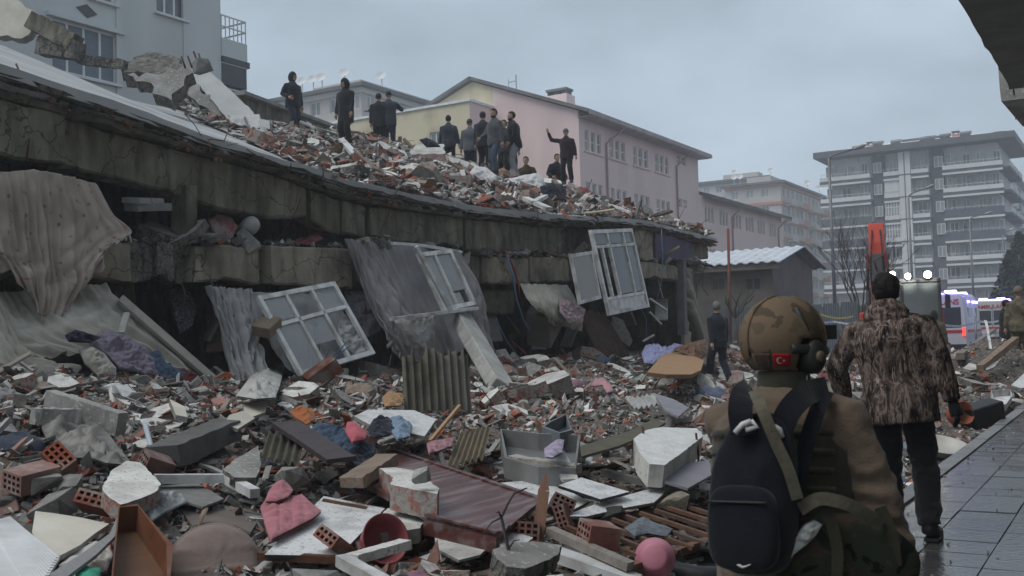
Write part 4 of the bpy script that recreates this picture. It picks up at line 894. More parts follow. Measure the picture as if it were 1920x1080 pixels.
# cab to the right as we see it, windscreen towards us (-y)
cx0, cx1 = .0, 1.16
eb('cab_roof', EXG, (cx0, cx1, -1.45, .2, 2.78, 2.92))
for x_, y_ in ((cx0 + .05, -1.4), (cx1 - .05, -1.4), (cx0 + .05, .15), (cx1 - .05, .15)): eb('cab_pillar', EXG, (x_ - .05, x_ + .05, y_ - .05, y_ + .05, 1.0, 2.78))
eb('cab_base', EXG, (cx0 + .1, cx1 - .1, -1.42, .18, .95, 1.25))
m = MB(); m.bx(cx0 + .1, cx1 - .1, -1.42, -1.40, 1.25, 2.78); m.build('windscreen', mat('cab_glass', (0.12, 0.14, 0.14), (0.09, 0.10, 0.10), 1.0, 0.06, 0, spec=0.8), ex, False)
m = MB(); m.bx(cx1 - .03, cx1 - .01, -1.3, .1, 1.25, 2.7); m.build('side_window', glass('cab_side_glass', (0.2, .23, .24), .45), ex, False)
eb('cab_back', EXG, (cx0 + .1, cx1 - .1, .1, .14, 1.25, 2.78)); eb('seat', BLACKP, (.3, .85, -.6, 0, 1.25, 2.0))
def boom(path, wd, name, mt):
 m = MB(); rings = []
 for (y, z, h), nx in zip(path, path[1:] + [None]):
  rings.append([Vector((-.62 - wd / 2, y, z)), Vector((-.62 + wd / 2, y, z)), Vector((-.62 + wd / 2, y + h, z + .02)), Vector((-.62 - wd / 2, y + h, z + .02))])
 m.loft(rings, 0, False, True); return bevel_obj(m.build(name, mt, ex, False), .025)
boom([(-.5, 1.3, .55), (-.9, 2.2, .6), (-1.2, 3.3, .62), (-1.1, 4.1, .6), (-.9, 4.72, .4)], .46, 'boom', ORANGE)
boom([(-1.9, 1.0, .3), (-1.75, 2.2, .42), (-1.45, 3.3, .4), (-1.32, 3.75, .3)], .34, 'stick', EXG)
for s_ in (-1, 1):
 m = MB(); m.tube([(-.62 + s_ * .30, -1.2, 1.4), (-.62 + s_ * .30, -1.25, 2.6)], .07, 10); m.tube([(-.62 + s_ * .30, -1.25, 2.6), (-.62 + s_ * .30, -1.28, 3.5)], .04, 8); m.build('hydraulic_cylinder', DARKST, ex, False)
for s_ in (-1, 1):
 m = MB(); m.bx(-.62 + s_ * .25, -.62 + s_ * .31, -1.45, -.6, 3.25, 3.75); m.build('boom_plate', mat('dark_red_paint', (.22, .03, .022), None, 3, .5, .1), ex, False)
 for z_ in (3.36, 3.64): m = MB(); m.tube([(-.62 + s_ * .24, -1.1, z_), (-.62 + s_ * .35, -1.1, z_)], .06, 12); m.build('pin', DARKST, ex, False)
 m = MB(); m.tube([(-.62 + s_ * .16, -1.3, 2.4), (-.62 + s_ * .2, -1.45, 3.2), (-.62 + s_ * .15, -1.28, 4.0), (-.62 + s_ * .12, -1.0, 4.5)], .025, 6); m.build('hose', DARKST, ex, False)
m = MB(); m.tube([(-.62, -1.55, 3.2), (-.70, -1.7, 3.5), (-.45, -1.5, 3.65), (-.40, -1.4, 3.0)], .035, 6); m.build('hose', DARKST, ex, False)
m = MB(); rings = []
for i in range(7):
 a_ = lerp(R(-60), R(110), i / 6); rings.append([Vector((x_, -1.9 + .5 * math.cos(a_), .65 + .5 * math.sin(a_))) for x_ in (-1.1, -.14)] + [Vector((x_, -1.9 + .45 * math.cos(a_), .65 + .45 * math.sin(a_))) for x_ in (-.14, -1.1)])
m.loft(rings, 0, False, True); m.build('bucket', EXG, ex, False)
for k, (x_, z_, r_) in enumerate(((-.20, 3.08, .085), (.24, 3.0, .085), (.80, 3.02, .11))):
 m = MB(); m.lathe([(.001, .0), (r_, .0), (r_, .03), (.001, .03)], 16, 0, False, Matrix.Translation((x_, -1.5, z_)) @ Euler((R(90), 0, 0)).to_matrix().to_4x4()); wlg = m.build('work_light', WHITEL, ex, False)
 m = MB(); m.lathe([(r_ * .5, -.10), (r_ * 1.12, -.02), (r_ * 1.12, .015)], 14, 0, True, Matrix.Translation((x_, -1.5, z_)) @ Euler((R(90), 0, 0)).to_matrix().to_4x4()); m.bx(x_ - .02, x_ + .02, -1.45, -1.38, z_ - .16, z_); m.build('lamp_housing', DARKST, wlg, False)
 ld = bpy.data.lights.new('work_lamp', 'SPOT'); ld.energy = 60; ld.spot_size = R(110); ld.color = (1, .96, .88); ld.shadow_soft_size = .08
 lo = bpy.data.objects.new('work_lamp', ld); COL.objects.link(lo); lo.parent = ex; lo.location = (x_, -1.56, z_); lo.rotation_euler = (R(72), 0, 0)
eb('mirror', DARKST, (1.25, 1.4, -1.5, -1.46, 2.0, 2.4)); m = MB(); m.tube([(1.1, -1.4, 2.5), (1.32, -1.48, 2.4)], .015, 5); m.build('mirror_arm', DARKST, ex, False)
# ------------------------------------------------------------------ builders for loose things
KEEP = []          # photo boxes that scattered pieces leave free
def keepbox(pts, s=0.0):
 xs_ = [p[0] for p in pts]; ys_ = [p[1] for p in pts]; KEEP.append((min(xs_) + s, min(ys_) + s, max(xs_) - s, max(ys_) - s))
def project(p):
 d = Vector(p) - CAM; z = d.dot(FWD)
 if z < .2: return (-9999, -9999, z)
 return (960 + FPX * d.dot(RIGHT) / z, 540 - FPX * d.dot(UP) / z, z)
def plane_fit(P):
 c = sum(P, Vector()) / len(P); A = np.array([tuple(p - c) for p in P]); u, s, vt = np.linalg.svd(A); n = Vector(vt[2]);
 if n.dot(CAM - c) < 0: n = -n
 return c, n
def px_plane(pts, f=None, dz=.08, maxtilt=None):
 """photo outline -> planar outline resting on the height function (third number of a point = extra lift)"""
 f = f or hs; P = []
 for p in pts:
  e = p[2] if len(p) > 2 else 0.0
  P.append(on_f(p[0], p[1], f, dz=dz + e))
 c, n = plane_fit(P); out = []
 for p in pts:
  r = ray(p[0], p[1]); out.append(CAM + r * ((c - CAM).dot(n) / r.dot(n)))
 return out, n
def flat(name, label, cat, pts, thick, mats, f=None, dz=.08, mside=None, mback=None, group=None, jag=0.0, keep=True, bevel=0.0):
 """a board or slab: outline in photo pixels, laid on the rubble, real thickness"""
 P, n = px_plane(pts, f, dz)
 if jag:
  Q = []; rg = random.Random(int(pts[0][0] * 7 + pts[0][1]))
  for a, b in zip(P, P[1:] + P[:1]):
   L = (b - a).length; k = max(1, int(L / .05)); s = n.cross((b - a).normalized()) if L > 0 else Vector()
   for i in range(k): Q.append(lerp(a, b, i / k) + s * rg.uniform(-jag, jag) * (0 if i == 0 else 1))
  P = Q
 m = MB(); m.slab(P, n, thick, 0, mside, mback)
 if keep: keepbox(pts)
 o = single(m, name, mats, label, cat, sum(P, Vector()) / len(P) - n * thick, group)
 if bevel: bevel_obj(o, bevel)
 return o
def tray(name, label, cat, pts, depth, mats, f=None, dz=.05, wall=.015, lean=1.0):
 """open box (drawer, cabinet carcass): outline of its rim in pixels, sunk by depth"""
 P, n = px_plane(pts, f, dz); keepbox(pts); k = len(P)
 c = sum(P, Vector()) / k; root = thing(name, label, cat, c - n * depth)
 Q = [c + (p - c) * (1 - 2 * wall / max(.05, (p - c).length)) for p in P]
 for i in range(k):
  j = (i + 1) % k; m = MB()
  a, b, c2, d = P[i], P[j], Q[j], Q[i]
  m.add([a, b, c2, d, a - n * depth, b - n * depth, c2 - n * depth, d - n * depth], [(0, 1, 2, 3), (1, 0, 4, 5), (3, 2, 6, 7), (0, 3, 7, 4), (2, 1, 5, 6), (7, 6, 5, 4)])
  m.build('side_panel', mats[0], root)
 m = MB(); m.slab([c + (q_ - c) * .995 - n * (depth - .012) for q_ in Q], n, .01); m.build('bottom_panel', mats[1], root)
 return root
def subdiv_cloth(P, n, level, fn):
 """polygon filled with a fine grid of triangles, lifted by fn(position, edge distance)"""
 bm = bmesh.new(); vs = [bm.verts.new(p) for p in P]; fc = bm.faces.new(vs)
 bmesh.ops.triangulate(bm, faces=bm.faces[:])
 for _ in range(level): bmesh.ops.subdivide_edges(bm, edges=bm.edges[:], cuts=1, use_grid_fill=True)
 bmesh.ops.beautify_fill(bm, faces=bm.faces[:], edges=[e for e in bm.edges if not e.is_boundary])
 k = len(P)
 def edist(p):
  d = 9.0
  for i in range(k):
   a, b = P[i], P[(i + 1) % k]; ab = b - a; t = max(0, min(1, (p - a).dot(ab) / max(1e-9, ab.length_squared))); d = min(d, (p - (a + ab * t)).length)
  return d
 for v in bm.verts:
  p = v.co.copy(); v.co = p + n * fn(p, edist(p))
 bm.normal_update(); return bm
def puffy(name, label, cat, pts, h, mt, f=None, dz=.02, freq=9, amp=.35, quilt=0.0, level=5, group=None, keep=True, P=None, n=None, seed=0):
 """crumpled garment or sack: outline in pixels, swollen in the middle, with creases"""
 if P is None: P, n = px_plane(pts, f, dz)
 s = random.Random(name + str(pts[0])).uniform(0, 50) + seed; u = n.orthogonal().normalized(); w_ = n.cross(u)
 def fn(p, d):
  q_ = h * .8 * min(1.0, (d / (h * 1.6 + 1e-6))) ** .55
  c = 1 + amp * fbm(p.x * freq + s, p.y * freq, p.z * freq, 3) * 2.0 - amp * 1.2 * (1 - 2.2 * abs(nz3(p.x * freq * .8 + s + 9, p.y * freq * .8, p.z * freq * .8))) - amp * .6 * (1 - 2 * abs(nz3(p.x * freq * 1.9 + s, p.y * freq * 1.9 + 4, p.z * freq * 1.9)))
  if quilt: c *= .45 + .55 * abs(math.sin(p.dot(u) / quilt * math.pi)) ** .5 * abs(math.sin(p.dot(w_) / (quilt * 2.2) * math.pi)) ** .3
  return q_ * c
 bm = subdiv_cloth(P, n, level, fn)
 geom = bmesh.ops.duplicate(bm, geom=bm.faces[:]); nv = [g_ for g_ in geom['geom'] if isinstance(g_, bmesh.types.BMVert)]; nf = [g_ for g_ in geom['geom'] if isinstance(g_, bmesh.types.BMFace)]
 c0 = P[0]
 for v in nv: v.co = v.co - n * ((v.co - c0).dot(n) + .012)
 bmesh.ops.reverse_faces(bm, faces=nf); bmesh.ops.remove_doubles(bm, verts=bm.verts[:], dist=.0005)
 c = sum(P, Vector()) / len(P)
 for v in bm.verts: v.co -= c
 me = bpy.data.meshes.new(name); bm.to_mesh(me); bm.free(); me.materials.append(mt); me.polygons.foreach_set('use_smooth', [True] * len(me.polygons))
 o = bpy.data.objects.new(name, me); COL.objects.link(o); o.location = c
 if keep: keepbox(pts, 2)
 if label: tag(o, label, cat, group)
 return o
def catmull(P, t):
 n = len(P) - 1; i = min(int(t * n), n - 1); u = t * n - i
 p0, p1, p2, p3 = P[max(i - 1, 0)], P[i], P[i + 1], P[min(i + 2, n)]
 return p1 * 1.0 + ((p2 - p0) * u + (p0 * 2 - p1 * 5 + p2 * 4 - p3) * (u * u) + (p1 * 3 - p0 - p2 * 3 + p3) * (u * u * u)) * .5
def drape(name, label, cat, rows, mt, nu=60, nv=40, folds=8, amp=.05, ph=0.0, wob=.02, parent=None, thick=.004, fade_top=.4, fa=None, hem=.06):
 """hanging cloth: rows of 3D points from top to bottom, pleats running down"""
 rows = [[Vector(p) for p in r] for r in rows]; m = MB(); vs = []
 for j in range(nv + 1):
  v = j / nv
  for i in range(nu + 1):
   u = i / nu; cp = [catmull(r, u) for r in rows]; p = catmull(cp, v)
   q_ = catmull([catmull(r, min(1, u + .01)) for r in rows], v); du = q_ - p if u < .99 else p - catmull([catmull(r, u - .01) for r in rows], v)
   dv = catmull(cp, min(1, v + .01)) - p if v < .99 else p - catmull(cp, v - .01)
   nn = du.cross(dv); nn = nn.normalized() if nn.length > 1e-9 else Vector((1, 0, 0))
   if nn.x < 0: nn = -nn
   w_ = (1.5 * (.55 - 1.5 * abs(math.sin(math.pi * (folds * u + 2.0 * fbm(u * 2.0, v * .8, ph) + ph))) ** .75) + .6 * math.sin(2 * math.pi * (folds * 2.3 * u + .9 * nz3(u * 4, v * 2, ph + 3)))) * (.55 + .9 * abs(nz3(u * 5, v * 1.5, ph + 11))) + .9 * fbm(u * 2.5, v * 2.5, ph + 5, 2) - .5 * (1 - 3 * abs(nz3(u * 7 + v * 3, v * 6, ph + 2)))
   p = p + (dv.normalized() if dv.length > 1e-9 else Vector((0, 0, -1))) * hem * smooth(.75, 1, v) * (fbm(u * 7, ph, 3) * 2 + nz3(u * 23, ph, 5) * .7); vs.append(p + nn * (amp * (fa(u) if fa else 1) * (fade_top + (1 - fade_top) * v) * w_ + wob * fbm(u * 6, v * 6, ph + 7, 3)))
 fs = [(j * (nu + 1) + i, j * (nu + 1) + i + 1, (j + 1) * (nu + 1) + i + 1, (j + 1) * (nu + 1) + i) for j in range(nv) for i in range(nu)]
 m.add(vs, fs, 0, True)
 o = single(m, name, mt, label, cat, sum(rows[-1], Vector()) / len(rows[-1])) if parent is None else m.build(name, mt, parent)
 sd = o.modifiers.new('thickness', 'SOLIDIFY'); sd.thickness = thick; sd.offset = 0
 return o
def frame_thing(name, label, cat, bl, br, tl, bars, mt, gm=None, fw=.06, th=.06, panes=(), solid=()):
 """window frame in its own plane: bl, br, tl world corners; bars = (u0,v0,u1,v1) in 0..1; panes / solid likewise"""
 bl, br, tl = map(Vector, (bl, br, tl)); ux = br - bl; W = ux.length; ux.normalize(); vy = tl - bl; vy = vy - ux * vy.dot(ux); H = vy.length; vy.normalize(); nn = ux.cross(vy)
 root = thing(name, label, cat); root.matrix_world = Matrix(((ux.x, vy.x, nn.x, bl.x), (ux.y, vy.y, nn.y, bl.y), (ux.z, vy.z, nn.z, bl.z), (0, 0, 0, 1)))
 m = MB(); h2 = th / 2
 m.bx(0, fw, 0, H, -h2, h2); fr = m.build('frame_bar', mt, root, False)
 for a in ((W - fw, W, 0, H), (fw, W - fw, 0, fw), (fw, W - fw, H - fw, H)):
  m = MB(); m.bx(*a, -h2 + .002, h2 - .002); m.build('frame_bar', mt, root, False)
 for u0, v0, u1, v1 in bars:
  m = MB(); a = Vector((u0 * W, v0 * H, 0)); b = Vector((u1 * W, v1 * H, 0)); m.bar(a, b, fw * .8, th * .86); m.build('glazing_bar', mt, root, False)
 for k, (u0, v0, u1, v1) in enumerate(panes):
  m = MB(); m.bx(u0 * W, u1 * W, v0 * H, v1 * H, -.004, .004); m.build('pane', gm, root, False)
 for u0, v0, u1, v1 in solid:
  m = MB(); m.bx(u0 * W, u1 * W, v0 * H, v1 * H, -.018, .018); m.build('panel', mt, root, False)
 return root
def corrugated(name, label, cat, c0, c1, t0, mt, waves=8, amp=.025, jag=.0, seed=1, thick=.008, group=None):
 """corrugated sheet: c0-c1 lower edge, t0 top of the first corner; waves across c0-c1"""
 c0, c1, t0 = map(Vector, (c0, c1, t0)); rg = random.Random(seed); ux = c1 - c0; vy = t0 - c0; nn = ux.cross(vy).normalized(); n = waves * 8; m = MB(); rings = []; jt = 0; jb = 0
 for i in range(n + 1):
  if i % 5 == 0: jt = rg.uniform(-jag, jag * .25); jb = rg.uniform(-jag * .4, jag * .4)
  d = nn * (amp * math.sin(2 * math.pi * i / 8)); a = c0 + ux * (i / n) - vy * (jb * .5) + d; b = a + vy * (1 + jt)
  rings.append([a, lerp(a, b, .5) + nn * .01 * nz3(i * .1, 2, seed), b, b + nn * thick, lerp(a, b, .5) + nn * thick, a + nn * thick])
 m.loft(rings, 0, False, True)
 for i_ in range(len(m.sm)): m.sm[i_] = False
 return single(m, name, mt, label, cat, (c0 + c1) / 2, group)
def rod(name, label, cat, pts, r, mt, seg=6, group=None):
 m = MB(); m.tube(pts, r, seg); return single(m, name, mt, label, cat, pts[0], group)
def hull_mesh(name, mats, rg, n=14, flat_=1.0, box=.0):
 bm = bmesh.new()
 for _ in range(n):
  v = Vector((rg.gauss(0, 1), rg.gauss(0, 1), rg.gauss(0, 1))).normalized()
  if box: v = Vector([max(-.62, min(.62, c)) for c in v]) * rg.uniform(.85, 1.1)
  else: v *= rg.uniform(.75, 1.05)
  v.z *= flat_; bm.verts.new(v * .5)
 r_ = bmesh.ops.convex_hull(bm, input=bm.verts[:]); bmesh.ops.delete(bm, geom=[e for e in r_['geom_interior'] if isinstance(e, bmesh.types.BMVert)], context='VERTS')
 me = bpy.data.meshes.new(name); bm.to_mesh(me); bm.free()
 for x in (mats if isinstance(mats, (list, tuple)) else [mats]): me.materials.append(x)
 return me
def slab_mesh(name, mats, rg, asp=.7, t=.1, n=9, sides=1, back=2):
 """irregular broken slab about one metre long, z up"""
 pts = []
 for i in range(n):
  a = 2 * math.pi * (i + rg.uniform(-.3, .3)) / n; c, s = math.cos(a), math.sin(a); k = 1 / max(abs(c), abs(s)) * rg.uniform(.72, 1.0)
  pts.append(Vector((c * k * .5, s * k * .5 * asp, rg.uniform(-.004, .004))))
 m = MB(); m.slab(pts, (0, 0, 1), t, 0, sides, back); me = m.mesh(name, mats); return me
def brick_mesh(name, L, W, H, nx, ny, rg, broken=False):
 """hollow clay brick lying on its side, its holes running along x"""
 m = MB(); j = lambda: rg.uniform(-.004, .004)
 def end(x, s, tear):
  us = [-W / 2];
  g = .016; cw = (W - g * (nx + 1)) / nx; chh = (H - g * (ny + 1)) / ny
  hol = [(-W / 2 + g + i * (cw + g), -H / 2 + g + k * (chh + g)) for i in range(nx) for k in range(ny)]
  O = Vector((x, -W / 2, -H / 2)); wm = wall_open(O, (0, 1, 0), W, H, [(a + W / 2, b + H / 2, a + W / 2 + cw, b + H / 2 + chh) for a, b in hol], (s, 0, 0), .05, 0, 1)
  m.add(wm.v, wm.f, 0);
  for q_ in range(len(wm.f)): m.m[-len(wm.f) + q_] = wm.m[q_]
  for a, b in hol: m.add([(x - s * .05, a, b), (x - s * .05, a + cw, b), (x - s * .05, a + cw, b + chh), (x - s * .05, a, b + chh)], [(0, 1, 2, 3)], 1)
 end(-L / 2, -1, 0); end(L / 2, 1, broken)
 for f_, (a, b) in (((0, 0, 1), (W, H)), ((0, 0, -1), (W, H))):
  z = H / 2 * f_[2]; m.add([(-L / 2, -W / 2, z), (L / 2, -W / 2, z), (L / 2, W / 2, z), (-L / 2, W / 2, z)], [(0, 1, 2, 3)], 0)
 for s in (-1, 1):
  y = W / 2 * s; m.add([(-L / 2, y, -H / 2), (L / 2, y, -H / 2), (L / 2, y, H / 2), (-L / 2, y, H / 2)], [(0, 1, 2, 3)], 0)
  for k in range(5):      # scored grooves
   z0 = -H / 2 + H * (k + .5) / 6; m.add([(-L / 2, y + s * .003, z0), (L / 2, y + s * .003, z0), (L / 2, y + s * .003, z0 + H / 14), (-L / 2, y + s * .003, z0 + H / 14)], [(0, 1, 2, 3)], 0)
 if broken:
  vv = []
  for x, y, z in m.v:
   t = smooth(.1, .5, x / L); vv.append((x - t * (.30 * L + .3 * L * nz3(y * 14, z * 14, rg.random() * .01 + L * 9)), y, z))
  m.v = vv
 return m.mesh(name, [BRICK, BRICK_IN])
# ------------------------------------------------------------------ named things lying in the street rubble
def F(px, py, dz=0.0): return on_f(px, py, hs, dz=dz)
RIB = mat('ribbed_white_sheet', (0.74, 0.75, 0.76), (0.60, 0.61, 0.62), 4, 0.5, 0.15, 20, stain=(0.33, 0.31, 0.29), stain_amt=.35)
P, n = px_plane([(-25, 980), (18, 968), (112, 1044), (60, 1130), (-25, 1130)], dz=.22)
keepbox([(-25, 968), (112, 1130)])
pan = thing('ribbed_panel', 'white ribbed plastic panel at the bottom left corner', 'panel', sum(P, Vector()) / 5)
m = MB(); m.slab(P, n, .02); m.build('sheet', RIB, pan)
u = (P[2] - P[1]).normalized(); w_ = n.cross(u)
for k in range(15):
 a = P[1] + (P[0] - P[1]) * 0 + w_ * 0 + (P[4] - P[1]) * 0
 t0 = .06 + k * .06; q0 = lerp(P[1], P[0], t0); q1 = lerp(P[2], P[3], t0)
 m = MB(); m.bar(lerp(q0, q1, .02) + n * .002, lerp(q0, q1, .98) + n * .002, .012, .006, up=n); m.build('rib', RIB, pan)
flat('cream_board', 'curved cream-painted board fragment beside the brown drawer', 'board', [(60, 998), (66, 958), (100, 962), (150, 970), (205, 982), (178, 1000), (150, 1022), (112, 1042), (90, 1034), (70, 1016)], .025, [CREAM, CONC], dz=.18, mside=1, mback=1)
tray('drawer', 'orange-brown wooden drawer standing open in the foreground rubble', 'drawer', [(222, 948), (258, 945), (292, 985), (326, 1022), (316, 1110), (206, 1110)], .16, [WOODOR, mat('drawer_bottom', (0.17, 0.085, 0.045), (0.13, 0.065, 0.035), 3, 0.6, 0.1, 20, stretch=(5, .6, 5))], dz=.25, wall=.022)
m = MB(); a, b = px_plane([(226, 962), (256, 960), (318, 1030), (300, 1000)], dz=.27)[0][:2]
# round stretched-fabric seat
TAUPE = cloth('taupe_stretch_fabric', (0.275, 0.215, 0.195), (0.21, 0.165, 0.15), 5, stain=(0.17, 0.135, 0.125), stain_amt=.4, bump=.2)
c = at_depth(400, 1066, 5.75); seat = thing('round_seat', 'round stool seat in taupe stretch fabric in the front row', 'stool', (c.x, c.y, c.z - .3)); keepbox([(317, 975), (486, 1080)])
back = (CAM - c).normalized(); zl = (back + Vector((0, 0, .35))).normalized(); xl = zl.orthogonal().normalized(); yl = zl.cross(xl); m = MB(); rings = []; nS = 64
for i, (rr, hh) in enumerate([(.02, .075), (.06, .075), (.10, .073), (.14, .070), (.18, .064), (.21, .055), (.235, .04), (.248, .015), (.25, -.02), (.245, -.05), (.2, -.07), (.02, -.075)]):
 ring = []
 for k in range(nS):
  a_ = 2 * math.pi * k / nS; p_ = c + (xl * math.cos(a_) + yl * math.sin(a_)) * rr + zl * hh
  dline = (p_ - c).dot((xl * .8 + yl * .6)); fold = .012 * math.exp(-((dline - .09) / .012) ** 2) + .010 * math.exp(-((dline + .03) / .014) ** 2) + .008 * math.exp(-((dline - .17) / .01) ** 2) + .010 * math.exp(-((dline + .14) / .012) ** 2)
  ring.append(p_ + zl * fold * (1 if hh > 0 else 0))
 rings.append(ring)
m.loft(rings, 0, True, True); m.build('cover', TAUPE, seat)
m = MB(); pts = [c + (xl * math.cos(a_) + yl * math.sin(a_)) * .252 for a_ in np.linspace(0, 2 * math.pi, 33)]; m.tube(pts, .010, 6, caps=False); m.build('piping', TAUPE, seat)
PINKV = cloth('pink_quilted_fabric', (0.42, 0.17, 0.195), (0.33, 0.12, 0.145), 8)
puffy('quilted_vest', 'pink quilted child vest lying on a white panel', 'clothing', [(488, 950), (500, 934), (530, 926), (552, 932), (566, 926), (582, 942), (603, 958), (586, 972), (558, 986), (507, 1012), (498, 985)], .05, PINKV, dz=.20, quilt=.075, amp=.25)
vo = COL.objects[-1]; P, n = px_plane([(496, 940), (504, 920), (516, 906), (538, 906), (550, 918), (540, 932), (518, 940)], dz=.25); hv = puffy('vest_hood', None, None, [(0, 0)], .06, PINKV, P=P, n=n, amp=.4, keep=False); hv.parent = vo; hv.location = hv.location - vo.location
flat('white_cabinet_door', 'dirty white cabinet door lying under the pink vest', 'panel', [(496, 1040), (607, 930), (722, 953), (655, 1022), (630, 1042)], .02, [WHITEPNL, DARKST], dz=.14, mside=1, mback=1)
P, n = px_plane([(606, 934), (690, 950), (686, 955), (604, 938)], dz=.148); m = MB(); m.slab(P, n, .006); single(m, 'rusty_hinge_strip', RUST, 'rusty hinge strip along the top of the white cabinet door', 'hinge', P[0])
# mahogany door
dp = [(652, 874), (736, 844), (880, 892), (1014, 936), (975, 968), (936, 1000), (800, 966), (690, 908)]
P, n = px_plane(dp, dz=.22); keepbox([(640, 850), (1000, 990)]); door = thing('wooden_door', 'dark mahogany wooden door lying flat across the rubble', 'door', sum(P, Vector()) / 8 - n * .04)
m = MB(); m.slab(P, n, .04); m.build('leaf', WOODRED, door)
for a, b in ((1, 3), (5, 3), (6, 5), (1, 0)):
 m = MB(); m.bar(lerp(P[a], P[b], .0) + n * .006, lerp(P[a], P[b], 1.0) + n * .006, .045, .014, up=n); m.build('moulding', WOODRED, door)
m = MB(); a, b = lerp(P[6], P[5], .0) - n * .07, lerp(P[6], P[5], 1.0) - n * .07; m.bar(a, b, .05, .09, up=n); m.build('door_frame', WOODRED, door)
flat('wall_fragment', 'thick broken wall piece with white top resting on the mahogany door', 'wall fragment', [(711, 878), (740, 876), (772, 881), (793, 894), (824, 916), (820, 926), (800, 922), (770, 917), (732, 908), (738, 896)], .16, [PLASTER, BRICKM, MORTAR], dz=.36, mside=1, mback=2, jag=.006)
flat('wall_fragment', 'white irregular wall piece with brick underside above the brown drawer', 'wall fragment', [(192, 916), (207, 884), (238, 864), (262, 867), (283, 886), (302, 908), (292, 922), (262, 935), (226, 946), (206, 934)], .10, [PLASTER, BRICKM, MORTAR], dz=.26, mside=1, mback=2, jag=.006)
flat('wall_fragment', 'white wall piece just right of the white cabinet door', 'wall fragment', [(690, 990), (726, 953), (762, 952), (775, 962), (796, 978), (788, 990), (752, 996), (716, 1000)], .09, [PLASTER, MORTAR, MORTAR], dz=.16, mside=1, mback=2, jag=.006)
flat('plasterboard', 'long white board under the mahogany door lower edge', 'board', [(812, 986), (860, 996), (930, 1012), (900, 1040), (860, 1050), (818, 1028)], .015, [PLASTER, MORTAR], dz=.10, mside=1)
# upright corrugated sheet and others
a, b = F(770, 770, .05), F(884, 772, .05); t = a + Vector((.1, .28, .86)); s1 = corrugated('corrugated_sheet', 'olive grey corrugated fibre-cement sheet standing upright in the rubble', 'corrugated sheet', a + Vector((-.06, -.04, 0)), b, at_depth(752, 652, (a - CAM).dot(FWD) + .25), ASBEST, 9, .028, .20, 3); keepbox([(757, 650), (882, 765)])
a, b, c = F(835, 882, .2), F(906, 860, .25), F(862, 815, .22); corrugated('corrugated_sheet', 'brown-edged corrugated sheet lying left of the grey cabinet', 'corrugated sheet', a, b, c, mat('brown_fibre_cement', (0.22, 0.18, 0.12), (0.14, 0.11, 0.075), 5, .9, .3), 6, .018, .06, 5); keepbox([(835, 815), (930, 882)])
a, b, c = F(1190, 768, .25), F(1246, 757, .25), F(1173, 748, .3); corrugated('corrugated_sheet', 'small grey corrugated sheet lying beside the lavender panel', 'corrugated sheet', a, b, c, GREYPNL, 6, .02, .05, 6); keepbox([(1175, 735), (1240, 765)])
a, b, c = F(560, 872, .30), F(488, 860, .22), F(570, 815, .35); corrugated('corrugated_sheet', 'dark mossy corrugated sheet left of the dark plank', 'corrugated sheet', a, b, c, mat('dark_fibre_cement', (0.11, 0.10, 0.075), (0.06, 0.055, 0.042), 5, .9, .3), 5, .02, .1, 7)
LAV = mat('lavender_panel', (0.27, 0.255, 0.30), (0.21, 0.20, 0.235), 3, .7, .15, 20, stain=(.2, .19, .18), stain_amt=.4)
flat('lavender_panel', 'lavender grey panel lying in the middle rubble', 'panel', [(1224, 736), (1262, 748), (1292, 764), (1272, 781), (1246, 768)], .02, LAV, dz=.28)
# beams and long pieces
def beam_thing(label, p0, p1, w_, h_, mt, dz=.1, cat='beam', name='concrete_beam', z0=0, z1=0, rag=.012):
 a, b = F(*p0, dz), F(*p1, dz); a.z += z0; b.z += z1; d = (b - a).normalized(); sx = d.cross(ZV).normalized(); su = sx.cross(d); m = MB(); rings = []; s = p0[0] * .13
 for i in range(13):
  t = i / 12; p = lerp(a, b, t); k = lambda q_: rag * nz3(t * 9 + q_ * 5, s, q_) * (2.5 if i in (0, 12) else 1)
  rings.append([p + sx * (w_ / 2 + k(1)) + su * (h_ / 2 + k(2)) + d * k(9), p - sx * (w_ / 2 + k(3)) + su * (h_ / 2 + k(4)) + d * k(8), p - sx * (w_ / 2 + k(5)) - su * (h_ / 2 + k(6)) + d * k(3), p + sx * (w_ / 2 + k(7)) - su * (h_ / 2 + k(8)) + d * k(2)])
 m.loft(rings, 0, False, True); keepbox([p0, p1])
 return single(m, name, mt, label, cat, (a + b) / 2 - ZV * h_ / 2)
beam_thing('dark grey concrete beam piece lying diagonally left of centre', (305, 858), (425, 805), .26, .17, mat('dark_concrete', (.13, .13, .125), (.085, .085, .08), 4, .9, .4, 25), .16)
beam_thing('long thin concrete plank in the left middle rubble', (92, 752), (228, 796), .10, .19, CONC, .16)
beam_thing('short concrete block behind the white wall piece on the left', (148, 652 + 130), (60, 780), .2, .13, CONC, .16)
beam_thing('long mouldy timber between the mahogany door and the grey beam', (660, 905), (725, 862), .16, .08, WOOD, .3, 'timber', 'timber')
beam_thing('slender dark plank sloping beside the jeans', (535, 806), (640, 868), .22, .035, mat('dark_plank', (.07, .055, .058), (.045, .036, .038), 4, .6, .15, stretch=(6, .6, 6)), .34, 'plank', 'plank', .05, .02, .003)
beam_thing('pale wood post lying from grey cabinet towards the white boards', (960, 862), (1082, 880), .12, .07, mat('pale_dusty_wood', (.42, .40, .36), (.30, .28, .25), 4, .8, .3, stretch=(6, .6, 6)), .26, 'post', 'wooden_post')
beam_thing('short white batten between grey cabinet and white boards', (1045, 872), (1070, 902), .12, .03, PLASTER, .22, 'batten', 'batten', .1, 0)
beam_thing('thin grey rail running behind the white boards', (1130, 885), (1310, 928), .08, .05, mat('grey_rail', (.26, .25, .23), (.18, .17, .16), 4, .8, .2), .18, 'rail', 'rail')
